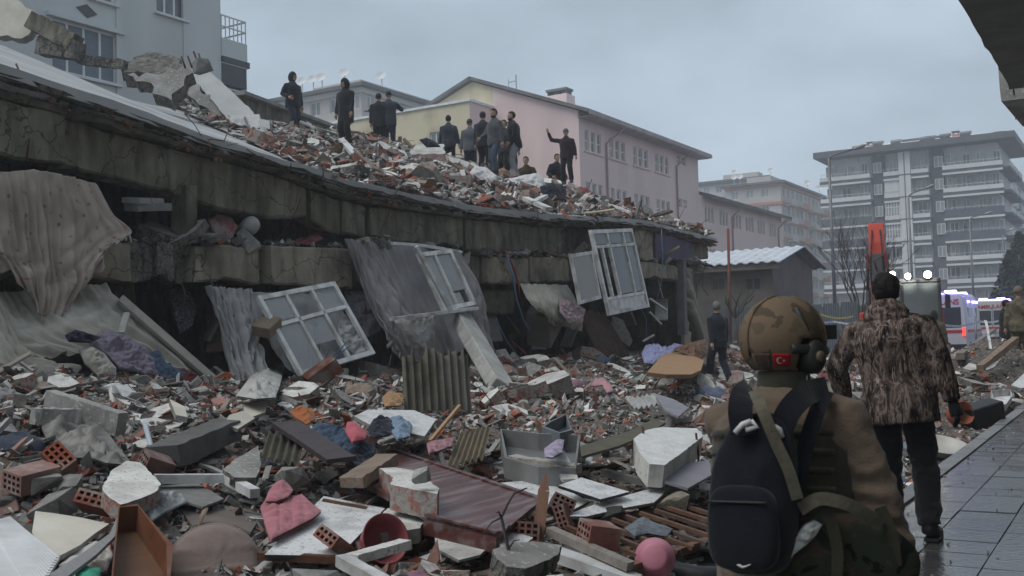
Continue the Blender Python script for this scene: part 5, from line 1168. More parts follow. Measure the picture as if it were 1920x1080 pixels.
beam_thing('white plastic profile in the front row beside the pink bowl', (1040, 1038), (1195, 1092), .14, .06, WHITEP, .10, 'plastic profile', 'plastic_profile', 0, 0, .002)
beam_thing('grey pipe-like white tube beneath the pink tub', (640, 1050), (722, 1095), .07, .06, WHITEP, .16, 'tube', 'white_tube', 0, 0, .002)
beam_thing('brown rusty rail at the front edge under the white cabinet door', (485, 1042), (640, 1050), .05, .04, RUST, .12, 'rail', 'rusty_rail', 0, 0, .003)
beam_thing('long grey moulding lying below the white cabinet door', (660, 1048), (760, 1020), .09, .05, PLASTER, .14, 'moulding', 'plaster_moulding', 0, 0, .004)
beam_thing('white L-shaped frame rail right of the white wall piece', (290, 898), (425, 897), .07, .06, WHITEP, .18, 'rail', 'frame_rail', 0, 0, .002)
beam_thing('white frame rail angled toward the pink vest', (425, 897), (478, 925), .07, .06, WHITEP, .18, 'rail', 'frame_rail', 0, 0, .002)
beam_thing('light wooden broom stick by the corrugated sheet', (806, 828), (862, 780), .03, .03, mat('broom_wood', (.42, .25, .14), (.34, .2, .11), 4, .7, .1), .25, 'stick', 'stick', 0, .1, .001)
a = F(1008, 1014, .1); m = MB(); top = at_depth(1024, 884, (a - CAM).dot(FWD) + .1); m.bar(a, lerp(a, top, .72), .07, .022, up=FWD); m.add([lerp(a, top, .72) + RIGHT * .035, lerp(a, top, .72) - RIGHT * .035, top, lerp(a, top, .72) + RIGHT * .035 + FWD * .022, lerp(a, top, .72) - RIGHT * .035 + FWD * .022, top + FWD * .02], [(1, 0, 2), (3, 4, 5), (0, 1, 4, 3), (1, 2, 5, 4), (2, 0, 3, 5)])
single(m, 'splintered_lath', mat('raw_lath', (.30, .17, .12), (.22, .12, .085), 4, .8, .2, stretch=(6, 6, .6)), 'pointed brown wooden lath standing up beside the mahogany door', 'lath', a)
# twig
b0 = at_depth(946, 1095, 5.6); tw = [b0, at_depth(953, 1030, 5.6), at_depth(940, 970, 5.65), at_depth(952, 945, 5.65), at_depth(964, 925, 5.7), at_depth(988, 915, 5.75)]
twg = thing('bare_twig', 'thin bare twig standing up in the front row', 'twig', b0 - ZV * .3); m = MB(); m.tube([b0 - ZV * .3] + tw, [.013, .012, .011, .009, .007, .006, .004], 6); m.build('stem', BARK, twg)
for s_, e_ in ((tw[1], (975, 1012)), (tw[2], (905, 1002)), (lerp(tw[1], tw[2], .5), (962, 985)), (tw[2], (930, 962))):
 m = MB(); e3 = at_depth(*e_, 5.6); m.tube([s_, lerp(s_, e3, .5) + ZV * .02, e3], [.006, .005, .002], 5); m.build('side_twig', BARK, twg)
# white boards
flat('white_board', 'white board in front of the boards left of the grey rock', 'board', [(1054, 968), (1120, 944), (1241, 910), (1249, 921), (1226, 942), (1170, 952), (1100, 968)], .02, [WHITEPNL, MORTAR], dz=.20, mside=1)
flat('white_board', 'thin white board with black frayed edge behind the grey rock', 'board', [(1047, 910), (1090, 895), (1180, 922), (1126, 936)], .02, [WHITEPNL, BLACKP], dz=.26, mside=1)
flat('white_board', 'white board half under the pointed brown lath', 'board', [(940, 905), (1000, 900), (1060, 917), (1105, 940), (1062, 962), (1026, 945)], .02, [WHITEPNL, MORTAR], dz=.16, mside=1)
flat('white_board', 'white panel lying under the jeans and light blue trousers', 'board', [(664, 780), (690, 768), (776, 769), (818, 786), (796, 818), (770, 812), (700, 800)], .03, [WHITEPNL, MORTAR], dz=.30, mside=1)
flat('foam_slab', 'thick rough white insulation slab near the soldier', 'slab', [(1188, 822), (1212, 806), (1238, 801), (1307, 803), (1318, 818), (1280, 848), (1246, 872), (1218, 870), (1200, 850)], .17, [mat('white_foam', (.70, .71, .71), (.55, .55, .54), 9, .9, .8, 40, speck=(.4, .39, .38)), PLASTER], dz=.42, mside=1, jag=.004)
flat('olive_board', 'long olive brown board bent over the middle rubble', 'board', [(1088, 836), (1130, 824), (1180, 808), (1224, 786), (1248, 792), (1205, 818), (1160, 836), (1110, 850), (1090, 856)], .02, mat('olive_board', (.115, .105, .075), (.08, .073, .052), 4, .8, .2), dz=.40)
flat('grey_board', 'light grey board leaning below the white foam slab', 'board', [(1240, 900), (1290, 868), (1330, 862), (1335, 890), (1290, 915)], .02, LAV, dz=.30)
tray('grey_cabinet', 'open grey cabinet carcass lying on its back in the rubble', 'cabinet', [(938, 804), (1010, 812), (1088, 815), (1080, 878), (1010, 876), (946, 858)], .16, [mat('dull_grey_carcass', (.22, .225, .225), (.15, .15, .15), 4, .7, .2, stain=(.12, .11, .1)), mat('grey_cabinet_back', (.17, .175, .175), (.12, .12, .12), 3, .7, .1)], dz=.30, wall=.02)
tray('steel_box', 'small blue-grey steel box behind the grey cabinet', 'box', [(1016, 800), (1030, 790), (1062, 776), (1072, 806), (1050, 812)], .12, [mat('bluegrey_steel', (.17, .19, .205), (.12, .135, .145), 3, .5, .1), mat('bluegrey_steel_dark', (.11, .12, .13), None, 3, .5, .1)], dz=.34, wall=.015)
flat('concrete_slab', 'flat broken grey concrete slab at the bottom centre', 'slab', [(924, 1030), (952, 1018), (1000, 1015), (1054, 1022), (1046, 1040), (1020, 1052), (985, 1066), (950, 1062), (932, 1048)], .09, [CONC, CONC_RAW, CONC_RAW], dz=.26, mside=1, mback=2, jag=.008)
flat('white_board', 'white panel below the mahogany door lying by the twig', 'board', [(900, 1000), (936, 988), (1000, 1008), (985, 1020), (940, 1022)], .02, [WHITEPNL, MORTAR], dz=.16, mside=1)
flat('grey_board', 'brown-grey board curling behind the round seat', 'board', [(335, 950), (372, 938), (470, 956), (488, 970), (470, 998), (440, 985), (360, 985)], .015, mat('taupe_board', (.17, .145, .13), (.12, .1, .09), 4, .8, .2), dz=.06)
flat('concrete_slab', 'broad grey slab fragment between grey beam and dark sheet', 'slab', [(418, 880), (440, 862), (484, 836), (490, 870), (480, 895), (440, 895)], .07, [CONC, CONC_RAW], dz=.24, mside=1, jag=.006)
flat('grey_mat', 'grey rough mat under the white frame rail', 'mat', [(292, 912), (370, 905), (420, 935), (380, 950), (330, 935)], .015, mat('grey_felt', (.22, .22, .215), (.16, .16, .155), 14, .95, .4), dz=.12)
for k, (lab, pts, tt) in enumerate((('pale pink-tan tile fragment in a fan left of the sack', [(430, 778), (456, 770), (478, 784), (446, 804), (418, 795)], .03), ('tan upright tile fragment left of the orange cloth', [(456, 755), (502, 752), (498, 772), (472, 782), (458, 772)], .03), ('narrow pale tile fragment left of the dark concrete beam', [(318, 748), (346, 762), (352, 782), (330, 778)], .05))):
 flat('tile_fragment', lab, 'tile', pts, tt, [CREAM, MORTAR], dz=.24, mside=1)
# slatted frame
sf = thing('slatted_frame', 'dark slatted bed frame with rusty slats in front of the soldier', 'slatted frame', F(1180, 1010, 0)); SL = mat('rust_brown_slat', (.165, .095, .065), (.10, .058, .04), 4, .75, .2, rvar=.2, stretch=(6, .6, 6))
keepbox([(1050, 1000), (1330, 1050)])
ends = [((1030, 995), (1182, 1062)), ((1062, 988), (1215, 1050)), ((1092, 984), (1243, 1042)), ((1122, 980), (1272, 1035)), ((1148, 974), (1300, 1028)), ((1172, 968), (1325, 1020)), ((1200, 962), (1345, 1010)), ((1228, 957), (1360, 1000)), ((1252, 952), (1380, 992)), ((1275, 946), (1400, 985))]
for k, (a, b) in enumerate(ends):
 m = MB(); m.bar(F(*a, .17), F(*b, .17), .035 if k else .07, .025 if k else .05); m.build('slat', SL if k else mat('grey_wood', (.30, .27, .24), (.2, .18, .16), 4, .8, .2, stretch=(6, .6, 6)), sf)
m = MB(); m.bar(F(1182, 1066, .14), F(1400, 990, .14), .06, .05); m.build('rail', SL, sf)
m = MB(); m.bar(F(1030, 998, .12), F(1275, 948, .12), .06, .04); m.build('rail', SL, sf)
puffy('grey_trousers', 'grey trousers crumpled on the slatted frame', 'clothing', [(1170, 990), (1200, 972), (1240, 985), (1262, 992), (1250, 1006), (1215, 1000), (1190, 1006)], .05, cloth('grey_blue_cotton', (.16, .18, .205), (.11, .125, .145)), dz=.19)
# chunks placed by hand
CHK = [hull_mesh('chunk', CONC, random.Random(100 + k), 16, .8, .3) for k in range(4)]
def chunk_at(px, py, sx, sy, sz, label, me=0, mt=None, rz=0, name='concrete_chunk', cat='concrete chunk', dz=0):
 p = F(px, py, dz); me_ = CHK[me]
 if mt is not None: me_ = me_.copy(); me_.materials.clear(); me_.materials.append(mt)
 o = inst(name, me_, Matrix.Translation(p) @ Euler((.15, -.1, rz)).to_matrix().to_4x4() @ Matrix.Diagonal((sx, sy, sz, 1))); keepbox([(px - 15, py - 15), (px + 15, py + 15)])
 return tag(o, label, cat)
chunk_at(1258, 948, .42, .36, .34, 'tan rough rock-like chunk beside the white boards', 0, CONC_TAN, .5, dz=.14); chunk_at(1142, 972, .40, .34, .26, 'dark charred block between white boards and slatted frame', 1, mat('charred_block', (.05, .048, .045), (.03, .029, .027), 6, .9, .6), .9, dz=.14)
chunk_at(412 - 310, 945, .34, .36, .3, 'round pale concrete lump left of the white wall piece', 2, None, .3, dz=.10); chunk_at(88, 905, .34, .24, .24, 'pale jagged concrete chunk left of the round pale lump', 3, None, 1.1, dz=.12); chunk_at(130, 910, .28, .22, .22, 'sharp pale concrete shard between lump and white wall piece', 0, None, 2.2, dz=.12)
chunk_at(545, 900, .30, .30, .36, 'upright mortar-covered block by the dark sheet', 1, MORTAR, .2, dz=.18); chunk_at(790, 890, .16, .14, .18, 'small grey stone standing on the white-topped wall piece', 2, CONC, .4, dz=.46)
# bricks placed by hand
rgb = random.Random(77)
BR = [brick_mesh('hollow_brick', .29, .19, .135, 4, 3, rgb), brick_mesh('hollow_brick', .20, .19, .135, 4, 3, rgb), brick_mesh('hollow_brick', .24, .19, .09, 4, 2, rgb, True), brick_mesh('hollow_brick', .26, .135, .19, 3, 4, rgb, True)]
def brick_at(px, py, k, rot, label, dz=.1, s=1.0):
 p = F(px, py, dz); o = inst('hollow_brick', BR[k], Matrix.Translation(p) @ Euler(rot).to_matrix().to_4x4() @ Matrix.Scale(s, 4)); keepbox([(px - 18, py - 14), (px + 18, py + 14)]); return tag(o, label, 'brick')
tocam = YAW
brick_at(112, 866, 1, (.9, .5, tocam + R(110)), 'red hollow brick showing its grid of holes on the left', .2); brick_at(60, 896, 0, (.2, -.1, tocam + R(60)), 'red hollow brick with one pale corner at far left', .14); brick_at(292, 872, 1, (.3, .4, tocam + R(40)), 'red hollow brick end beside the dark concrete beam', .16)
brick_at(180, 946, 2, (.3, .5, tocam + R(95)), 'broken hollow brick under the white wall piece', .12); brick_at(632, 1020, 2, (.4, .6, tocam + R(60)), 'broken red brick lying on the white cabinet door', .18, .9); brick_at(1052, 950, 1, (.5, .4, tocam + R(100)), 'hollow brick showing dark holes by the pointed lath', .22, .8)
brick_at(1122, 1002, 1, (.1, .2, tocam + R(20)), 'brick with mortar lying on the slatted frame', .22); brick_at(985, 1000, 1, (.1, .3, tocam + R(90)), 'pale dusty hollow brick left of the pointed lath', .14, .9); brick_at(700, 1045, 0, (.2, .3, tocam + R(30)), 'brick end poking out below the pink tub', .02)
brick_at(1060, 970, 2, (1.2, .2, tocam + R(70)), 'flat pinkish brick shard in front of the white boards', .18, .8); brick_at(605, 700, 0, (.2, -.6, tocam + R(20)), 'long broken brick panel leaning below the blue rods', .15, 1.6)
# tubs, bowl, tyre, bag
def basin(label, name, c, up, r, h, mt, cat, wall=.006):
 up = Vector(up).normalized(); x = up.orthogonal().normalized(); y = up.cross(x); M4 = Matrix(((x.x, y.x, up.x, c.x), (x.y, y.y, up.y, c.y), (x.z, y.z, up.z, c.z), (0, 0, 0, 1)))
 prof = [(.002, 0), (r * .55, 0), (r * .68, h * .08), (r * .86, h * .5), (r * .97, h * .95), (r * 1.04, h), (r * 1.04, h - .012), (r * .96, h - .02), (r * .84, h * .5 - .0), (r * .66, h * .11), (r * .5, .012), (.002, .012)]
 m = MB(); m.lathe(prof, 40, 0, True, M4); keepbox([project(c)[:2]]); return single(m, name, mt, label, cat, c)
PINKB = mat('pink_plastic', (.50, .20, .26), (.44, .17, .22), 4, .45, .05)
c = at_depth(1224, 1040, 6.1); basin('pink plastic bowl lying upturned in the front row', 'bowl', c - FWD * .05, (-.30, .80, -.25), .115, .11, PINKB, 'bowl'); keepbox([(1180, 1025), (1252, 1080)])
c = F(700, 1020, .10); basin('red-pink plastic tub lying on its side, half filled with debris', 'tub', c, (.80, -.35, .30), .14, .17, mat('red_pink_plastic', (.34, .09, .10), (.27, .07, .08), 4, .45, .05), 'tub'); keepbox([(658, 990), (752, 1040)])
c = F(900, 893, .12); basin('small red plastic bowl at the upper edge of the mahogany door', 'bowl', c, (-.2, -.2, -1), .12, .09, mat('red_plastic', (.40, .07, .07), None, 4, .45, .05), 'bowl')
ty = F(1315, 1068, .06); tr = thing('car_tyre', 'old black car tyre at the bottom edge beside the soldier', 'tyre', ty - ZV * .1); M4 = Matrix.Translation(ty) @ Euler((.08, .1, 0)).to_matrix().to_4x4(); keepbox([(1252, 1038), (1370, 1080)])
m = MB(); m.lathe([(.19, -.07), (.21, -.095), (.27, -.105), (.305, -.09), (.315, -.05), (.315, .05), (.305, .09), (.27, .105), (.21, .095), (.19, .07), (.20, .04), (.28, .03), (.28, -.03), (.20, -.04), (.19, -.07)], 44, 0, True, M4); m.build('carcass', RUBBER, tr)
for k in range(44):
 a_ = 2 * math.pi * k / 44; m = MB(); m.box((M4 @ Vector((.316 * math.cos(a_), .316 * math.sin(a_), 0))), (.012, .026, .13), (.08, .1, a_ + .2 * (k % 2))); m.build('tread_block', RUBBER, tr)
GRN = mat('green_plastic', (.04, .30, .20), (.03, .24, .16), 4, .5, .05); puffy('green_packet', 'bright green plastic packet at the bottom left edge', 'packet', [(142, 1072), (160, 1062), (190, 1066), (186, 1095), (140, 1095)], .04, GRN, dz=.2)
puffy('crumpled_sack', 'torn white sack spilling grit beside the brown drawer', 'sack', [(110, 1060), (150, 1030), (200, 1010), (212, 1040), (200, 1070), (130, 1090)], .07, cloth('dirty_white_sack', (.52, .51, .49), (.38, .37, .35)), dz=.14, amp=.5)
flat('grey_fabric_strip', 'grey striped fabric strip draped left of the brown drawer', 'fabric', [(222, 962), (206, 1000), (150, 1040), (90, 1078), (120, 1085), (180, 1040), (216, 1005)], .02, cloth('grey_striped_fabric', (.30, .30, .30), (.2, .2, .2), 20, stretch=(1, 8, 1)), dz=.24)
# clothes heap
DEN = cloth('blue_denim', (.062, .095, .15), (.035, .055, .09), 10); NAVY = cloth('navy_cloth', (.018, .022, .036), (.011, .013, .022), 10); LDEN = cloth('light_denim', (.20, .28, .37), (.14, .2, .28), 10)
puffy('jeans', 'dark blue jeans heap in the centre of the rubble', 'jeans', [(588, 800), (625, 798), (650, 812), (680, 828), (704, 836), (700, 852), (670, 856), (630, 838), (600, 825), (575, 812)], .10, DEN, dz=.30, amp=.5)
puffy('navy_garment', 'navy garment under the light blue trousers', 'clothing', [(690, 802), (700, 786), (730, 785), (745, 800), (730, 815), (700, 820)], .09, NAVY, dz=.38, amp=.5)
puffy('navy_garment', 'navy garment crumpled below the blue jeans', 'clothing', [(610, 828), (650, 838), (690, 855), (725, 850), (715, 868), (670, 872), (625, 850)], .07, NAVY, dz=.28, amp=.5)
puffy('light_trousers', 'light blue denim trousers rolled on the white panel', 'clothing', [(728, 786), (752, 780), (774, 800), (768, 818), (745, 824), (732, 808)], .10, LDEN, dz=.38, amp=.45)
puffy('pink_bag', 'pink and red bag lying on the blue jeans', 'bag', [(650, 792), (664, 792), (690, 812), (684, 824), (660, 828), (648, 808)], .08, cloth('pink_red_fabric', (.46, .12, .15), (.34, .06, .08), 6), dz=.42, amp=.3)
puffy('orange_cloth', 'orange cloth crumpled left of the jeans', 'clothing', [(543, 772), (560, 764), (586, 766), (592, 785), (575, 796), (556, 784)], .08, cloth('orange_cloth', (.38, .13, .04), (.27, .08, .025), 7), dz=.28, amp=.5)
puffy('white_sheet', 'white fabric heap left of the blue rods', 'sheet', [(442, 742), (462, 716), (480, 695), (497, 682), (503, 700), (520, 690), (538, 672), (530, 700), (524, 725), (516, 745), (480, 748)], .13, cloth('dirty_white_fabric', (.45, .45, .43), (.34, .335, .32), 5), dz=.15, amp=.5)
puffy('cardboard_piece', 'tan folded cardboard scrap by the corrugated sheet', 'cardboard', [(716, 745), (730, 732), (758, 742), (752, 760), (722, 762)], .04, PLYTAN, dz=.22, amp=.6)
puffy('floral_rag', 'pink floral rag beside the wooden stick', 'rag', [(800, 832), (815, 826), (838, 824), (852, 820), (846, 836), (820, 846), (804, 850)], .05, cloth('pink_floral_rag', (.40, .24, .27), (.22, .09, .11), 30), dz=.3, amp=.5)
puffy('lilac_pillowcase', 'lilac patterned pillowcase inside the grey cabinet', 'pillowcase', [(1020, 842), (1040, 828), (1058, 824), (1054, 848), (1036, 858), (1022, 856)], .05, cloth('lilac_print', (.42, .38, .48), (.25, .2, .3), 25), dz=.40, amp=.4)
puffy('pink_hose', 'pink curled cushion tube in the middle rubble', 'cushion', [(1108, 722), (1116, 712), (1132, 710), (1146, 722), (1150, 734), (1138, 736), (1130, 722), (1116, 724)], .06, cloth('pink_plush', (.46, .25, .28), (.36, .18, .21)), dz=.2)
puffy('plastic_sheet', 'grey dusty plastic sheet crumpled on the left', 'plastic sheet', [(78, 800), (100, 780), (150, 780), (185, 795), (205, 815), (232, 850), (250, 872), (200, 868), (170, 858), (130, 858), (110, 836), (88, 824)], .12, mat('dusty_grey_plastic', (.21, .20, .185), (.13, .125, .115), 4, .5, .3, 20, spec=.4), dz=.12, amp=.9, freq=6, level=4)
puffy('plastic_sheet', 'clear crumpled plastic film right of the white wall piece', 'plastic sheet', [(262, 950), (275, 925), (300, 920), (340, 925), (350, 940), (310, 958), (285, 975)], .06, mat('clear_film', (.40, .42, .44), (.24, .25, .26), 5, .3, .3, 18, spec=.5, alpha=.75), dz=.14, amp=.9, freq=10)
m = MB(); a, b, c = F(272, 795, .3), F(281, 830, .22), F(290, 858, .16); m.tube([a, b, c], .02, 8); single(m, 'plastic_pipe', mat('pale_blue_pipe', (.45, .52, .58), (.38, .44, .49), 4, .4, .05), 'pale blue plastic pipe bent in the left rubble', 'pipe', c)
# leaning plastered post, rods, tan cabinet
a, b = F(944, 732, .0), on_x(862, 592, FX + .75); m = MB(); m.bar(a, b, .42, .22, up=(1, -.3, .4)); post = single(m, 'leaning_post', [mat('cracked_white_post', (.46, .46, .44), (.31, .305, .29), 5, .9, .6, 18, stain=(.2, .19, .17), stain_amt=.6, bdist=.02)], 'white plastered concrete post leaning from the rubble to the curtain', 'post', a); bevel_obj(post, .02, 2)
for k, (pt_, mt_) in enumerate((([(582, 694), (579, 660), (576, 628)], 0), ([(596, 690), (592, 650), (589, 606)], 0), ([(562, 700), (562, 680), (562, 660)], 0), ([(600, 692), (612, 668), (622, 648)], 0), ([(604, 694), (628, 665), (652, 640)], 0), ([(610, 690), (640, 662), (658, 646)], 0))):
 d0 = (F(590, 700, .1) - CAM).dot(FWD); pp = [at_depth(x_, y_, d0 + .1) for x_, y_ in pt_]; r_ = thing('blue_rod', ['blue lattice rod with ball tip, left of the taller one', 'taller blue lattice rod with ball tip', 'short blue rod left of the ball-tipped rods', 'short blue rod leaning right of the ball-tipped rods', 'long blue rod leaning toward the window frame', 'blue rod leaning lowest toward the curtain'][k], 'metal rod', pp[0] - ZV * .15)
 BLU = mat('blue_painted_wire', (.12, .22, .32), (.07, .13, .2), 6, .6, .1); m = MB(); m.tube([pp[0] - ZV * .15] + pp, .009, 6); m.build('bar', BLU, r_)
 if k < 2:
  m = MB(); m.ell(pp[-1], (.045, .045, .045), 12, 8); m.build('ball_tip', BLU, r_); m = MB(); off = RIGHT * .05; m.tube([p_ + off for p_ in [pp[0] - ZV * .15] + pp], .007, 5); m.build('bar', BLU, r_)
  for q_ in range(7): m = MB(); m.bar(lerp(pp[0], pp[2], q_ / 7) + off * (q_ % 2), lerp(pp[0], pp[2], (q_ + 1) / 7) + off * ((q_ + 1) % 2), .006, .006); m.build('cross_wire', BLU, r_)
for k, (x_, y0_, y1_) in enumerate(((1207, 885, 800), (1307, 897, 812), (1250, 860, 818))):
 a = F(x_, y0_, .1); rod('rebar', ['rusty steel bar standing upright before the foam slab', 'rusty steel bar upright near the soldier shoulder', 'short twisted steel bar on the foam slab'][k], 'steel bar', [a - ZV * .1, lerp(a, at_depth(x_ + 1, y1_, (a - CAM).dot(FWD)), .5) + RIGHT * .01, at_depth(x_ - 2, y1_, (a - CAM).dot(FWD))], .010, RUST, 5)
keepbox([(1200, 800), (1212, 880)])
flat('tan_cupboard', 'tan plywood cupboard lid beside the man in dark jacket', 'cupboard', [(1213, 698), (1240, 668), (1262, 658), (1286, 660), (1320, 676), (1314, 694), (1296, 702), (1250, 702)], .06, [PLYTAN, mat('tan_ply_side', (.25, .15, .08), (.2, .12, .065), 3, .7, .1)], dz=.45, mside=1)
puffy('checked_cloth', 'blue and white checked cloth bundle beside the tan cupboard', 'cloth bundle', [(1203, 662), (1210, 648), (1226, 650), (1242, 656), (1262, 648), (1282, 648), (1262, 660), (1240, 672), (1225, 682), (1208, 680)], .18, cloth('blue_check', (.40, .42, .62), (.16, .17, .34), 40), dz=.35, amp=.3)
puffy('brown_bag', 'brown leather bag between checked cloth and tan cupboard', 'bag', [(1262, 655), (1290, 645), (1322, 636), (1330, 660), (1310, 676), (1286, 664)], .15, mat('brown_leather', (.16, .085, .05), (.1, .052, .032), 5, .6, .3), dz=.5)
# right-hand side: suitcase, bucket, bowls, boards
c = F(1842, 785, .16); m = MB(); m.box(c + ZV * .02, (.56, .34, .42), (.12, -.22, YAW + .25)); sc_ = single(m, 'black_case', BLACKP, 'black box-shaped case tilted at the pavement edge', 'case', c - ZV * .2); bevel_obj(sc_, .03, 3); keepbox([(1812, 742), (1876, 804)])
c = F(1788, 800, .0); M4 = Matrix.Translation(c + ZV * .17) @ Euler((R(78), .1, YAW + .3)).to_matrix().to_4x4(); m = MB(); m.lathe([(.002, 0), (.13, 0), (.14, .02), (.165, .24), (.17, .25), (.158, .25), (.13, .02), (.002, .015)], 32, 0, True, M4); single(m, 'orange_bucket', mat('orange_plastic', (.42, .12, .055), (.33, .09, .04), 4, .5, .05), 'orange-red bucket lying behind the gloved hand', 'bucket', c); keepbox([(1765, 765), (1815, 812)])
c = F(1830, 832, .02); basin('shallow white basin at the pavement edge', 'basin', F(1765, 850, .05), (.2, -.2, 1), .30, .12, mat('pale_enamel', (.50, .49, .45), (.40, .39, .36), 4, .4, .05), 'basin'); keepbox([(1700, 830), (1800, 870)])
flat('white_board', 'white board at the right edge above the black case', 'board', [(1896, 722), (1920, 700), (1945, 690), (1945, 722), (1915, 728)], .02, [WHITEPNL, MORTAR], dz=.35, mside=1)
flat('white_board', 'white board on the right heap below the ambulance', 'board', [(1846, 688), (1860, 672), (1874, 664), (1878, 672), (1864, 688), (1850, 694)], .03, [PLASTER, MORTAR], dz=.3, mside=1)
flat('white_board', 'small white slab in the right heap', 'board', [(1806, 690), (1818, 680), (1832, 684), (1834, 692), (1820, 694)], .05, [PLASTER, MORTAR], dz=.25, mside=1)
tray('white_basin_unit', 'white washstand lying at the right between rubble and pavement', 'washstand', [(1858, 732), (1895, 730), (1898, 742), (1886, 758), (1866, 757)], .12, [WHITEP, WHITEP], dz=.25)
flat('grey_board', 'blue-grey board beside the camouflage jacket', 'board', [(1690, 835), (1722, 800), (1735, 806), (1712, 850)], .02, mat('bluegrey_board', (.20, .22, .25), (.15, .165, .19), 4, .6, .1), dz=.2)
beam_thing('brown timber leaning on the right heap below the ambulance', (1800, 668), (1870, 618), .16, .14, WOOD, .25, 'timber', 'timber', 0, .15)
beam_thing('second brown timber lying across the right heap', (1838, 690), (1905, 645), .14, .12, WOOD, .3, 'timber', 'timber', 0, .1)
beam_thing('thin white lath standing in the right heap', (1858, 655), (1850, 632), .05, .04, WHITEP, .25, 'lath', 'lath', 0, .35)
beam_thing('rusty angle iron lying along the pavement edge', (1770, 826), (1860, 838), .05, .05, RUST, .12, 'angle iron', 'angle_iron', 0, 0, .003)
# ------------------------------------------------------------------ curtains, frames and household things in the fallen front
def W(px, py, dx=0.0): return on_x(px, py, FX + dx)
FLOR = bpy.data.materials.new('floral_curtain_fabric'); FLOR.use_nodes = True; MATS['floral'] = FLOR
_n = FLOR.node_tree; _b = _n.nodes['Principled BSDF']; _t = _n.nodes.new('ShaderNodeTexCoord')
_mp = _n.nodes.new('ShaderNodeMapping'); _mp.inputs['Scale'].default_value = (.01, 1, 1); _n.links.new(_t.outputs['Object'], _mp.inputs[0])
_v = _n.nodes.new('ShaderNodeTexVoronoi'); _v.inputs['Scale'].default_value = 8.5; _n.links.new(_mp.outputs[0], _v.inputs['Vector'])
_w = _n.nodes.new('ShaderNodeTexNoise'); _w.inputs['Scale'].default_value = 26; _w.inputs['Detail'].default_value = 2; _n.links.new(_mp.outputs[0], _w.inputs['Vector'])
_m = _n.nodes.new('ShaderNodeMath'); _m.operation = 'MULTIPLY_ADD'; _m.inputs[1].default_value = .55; _n.links.new(_w.outputs[0], _m.inputs[0]); _n.links.new(_v.outputs['Distance'], _m.inputs[2])
_r = _n.nodes.new('ShaderNodeValToRGB'); _e = _r.color_ramp; _e.elements[0].position = .34; _e.elements[0].color = (.27, .13, .125, 1); _e.elements[1].position = .52; _e.elements[1].color = (.46, .40, .355, 1)
_x = _e.elements.new(.43); _x.color = (.39, .27, .245, 1)
_n.links.new(_m.outputs[0], _r.inputs[0])
_s = _n.nodes.new('ShaderNodeTexNoise'); _s.inputs['Scale'].default_value = 1.5; _n.links.new(_t.outputs['Object'], _s.inputs['Vector'])
_mx = _n.nodes.new('ShaderNodeMix'); _mx.data_type = 'RGBA'; _mx.blend_type = 'MULTIPLY'; _mx.inputs[0].default_value = .8; _n.links.new(_r.outputs[0], _mx.inputs[6])
_r2 = _n.nodes.new('ShaderNodeValToRGB'); _r2.color_ramp.elements[0].position = .35; _r2.color_ramp.elements[0].color = (.62, .59, .55, 1); _r2.color_ramp.elements[1].position = .6; _n.links.new(_s.outputs[0], _r2.inputs[0]); _n.links.new(_r2.outputs[0], _mx.inputs[7])
_n.links.new(_mx.outputs[2], _b.inputs['Base Color']); _b.inputs['Roughness'].default_value = .95; _b.inputs['Specular IOR Level'].default_value = .1
CANV = cloth('stained_cream_canvas', (.44, .42, .375), (.34, .32, .28), 3, stain=(.17, .15, .12), stain_scale=1.6, stain_amt=.8)
VOILE = cloth('grey_white_voile', (.46, .45, .45), (.37, .36, .36), 4, stain=(.24, .23, .22), stain_amt=.5); MAUVE = cloth('dusty_mauve_voile', (.40, .375, .39), (.31, .29, .30), 3, stain=(.22, .205, .205), stain_amt=.5)
drape('floral_curtain', 'beige curtain with pink flowers hanging from the left beam', 'curtain', [[W(-60, 320, .22), W(0, 322, .25), W(70, 318, .25), W(130, 330, .22), W(185, 345, .15)], [W(-55, 400, .3), W(15, 400, .32), W(85, 410, .34), W(150, 410, .3), W(215, 400, .2)], [W(-55, 450, .33), W(30, 470, .36), W(90, 490, .38), W(150, 480, .36), W(246, 436, .2)], [W(-60, 440, .3), W(40, 505, .38), W(95, 545, .42), W(160, 520, .4), W(196, 455, .25)], [W(-30, 455, .3), W(60, 560, .36), W(88, 622, .4), W(130, 570, .36), W(190, 500, .28)]], FLOR, 130, 60, 8, .055, .3, hem=.10)
drape('cream_canvas', 'large stained cream canvas sloping out under the left beam', 'canvas sheet', [[W(-60, 545, .05), W(20, 545, .05), W(110, 535, .05), W(200, 532, .05)], [W(-50, 590, .3), W(50, 590, .35), W(140, 578, .4), W(228, 565, .25)], [W(-20, 630, .55), W(80, 628, .6), W(190, 612, .65), W(290, 622, .45)], [W(60, 672, .85), W(170, 655, .85), W(290, 668, .85), W(422, 728, .75)]], CANV, 90, 50, 6, .05, .7, hem=.12)
drape('cream_canvas', 'twisted cream sheet falling at the far left edge of the front', 'canvas sheet', [[W(-70, 540, .3), W(-40, 548, .35), W(0, 560, .38)], [W(-70, 610, .5), W(-20, 620, .55), W(30, 625, .6)], [W(-40, 670, .8), W(20, 672, .85), W(70, 670, .9)], [W(10, 700, 1.1), W(60, 705, 1.15), W(150, 688, 1.15)]], CANV, 40, 40, 4, .05, .2)
m = MB(); m.bar(W(225, 560, .35), W(400, 712, .82), .12, .05, up=(1, 0, .5)); single(m, 'canvas_batten', CANV, 'long pale batten along the edge of the cream canvas', 'batten', W(400, 712, .82))
m = MB(); m.bar(W(238, 588, .62), W(228, 625, .75), .07, .04); single(m, 'white_stake', PLASTER, 'short white stake standing on the cream canvas', 'stake', W(228, 625, .75))
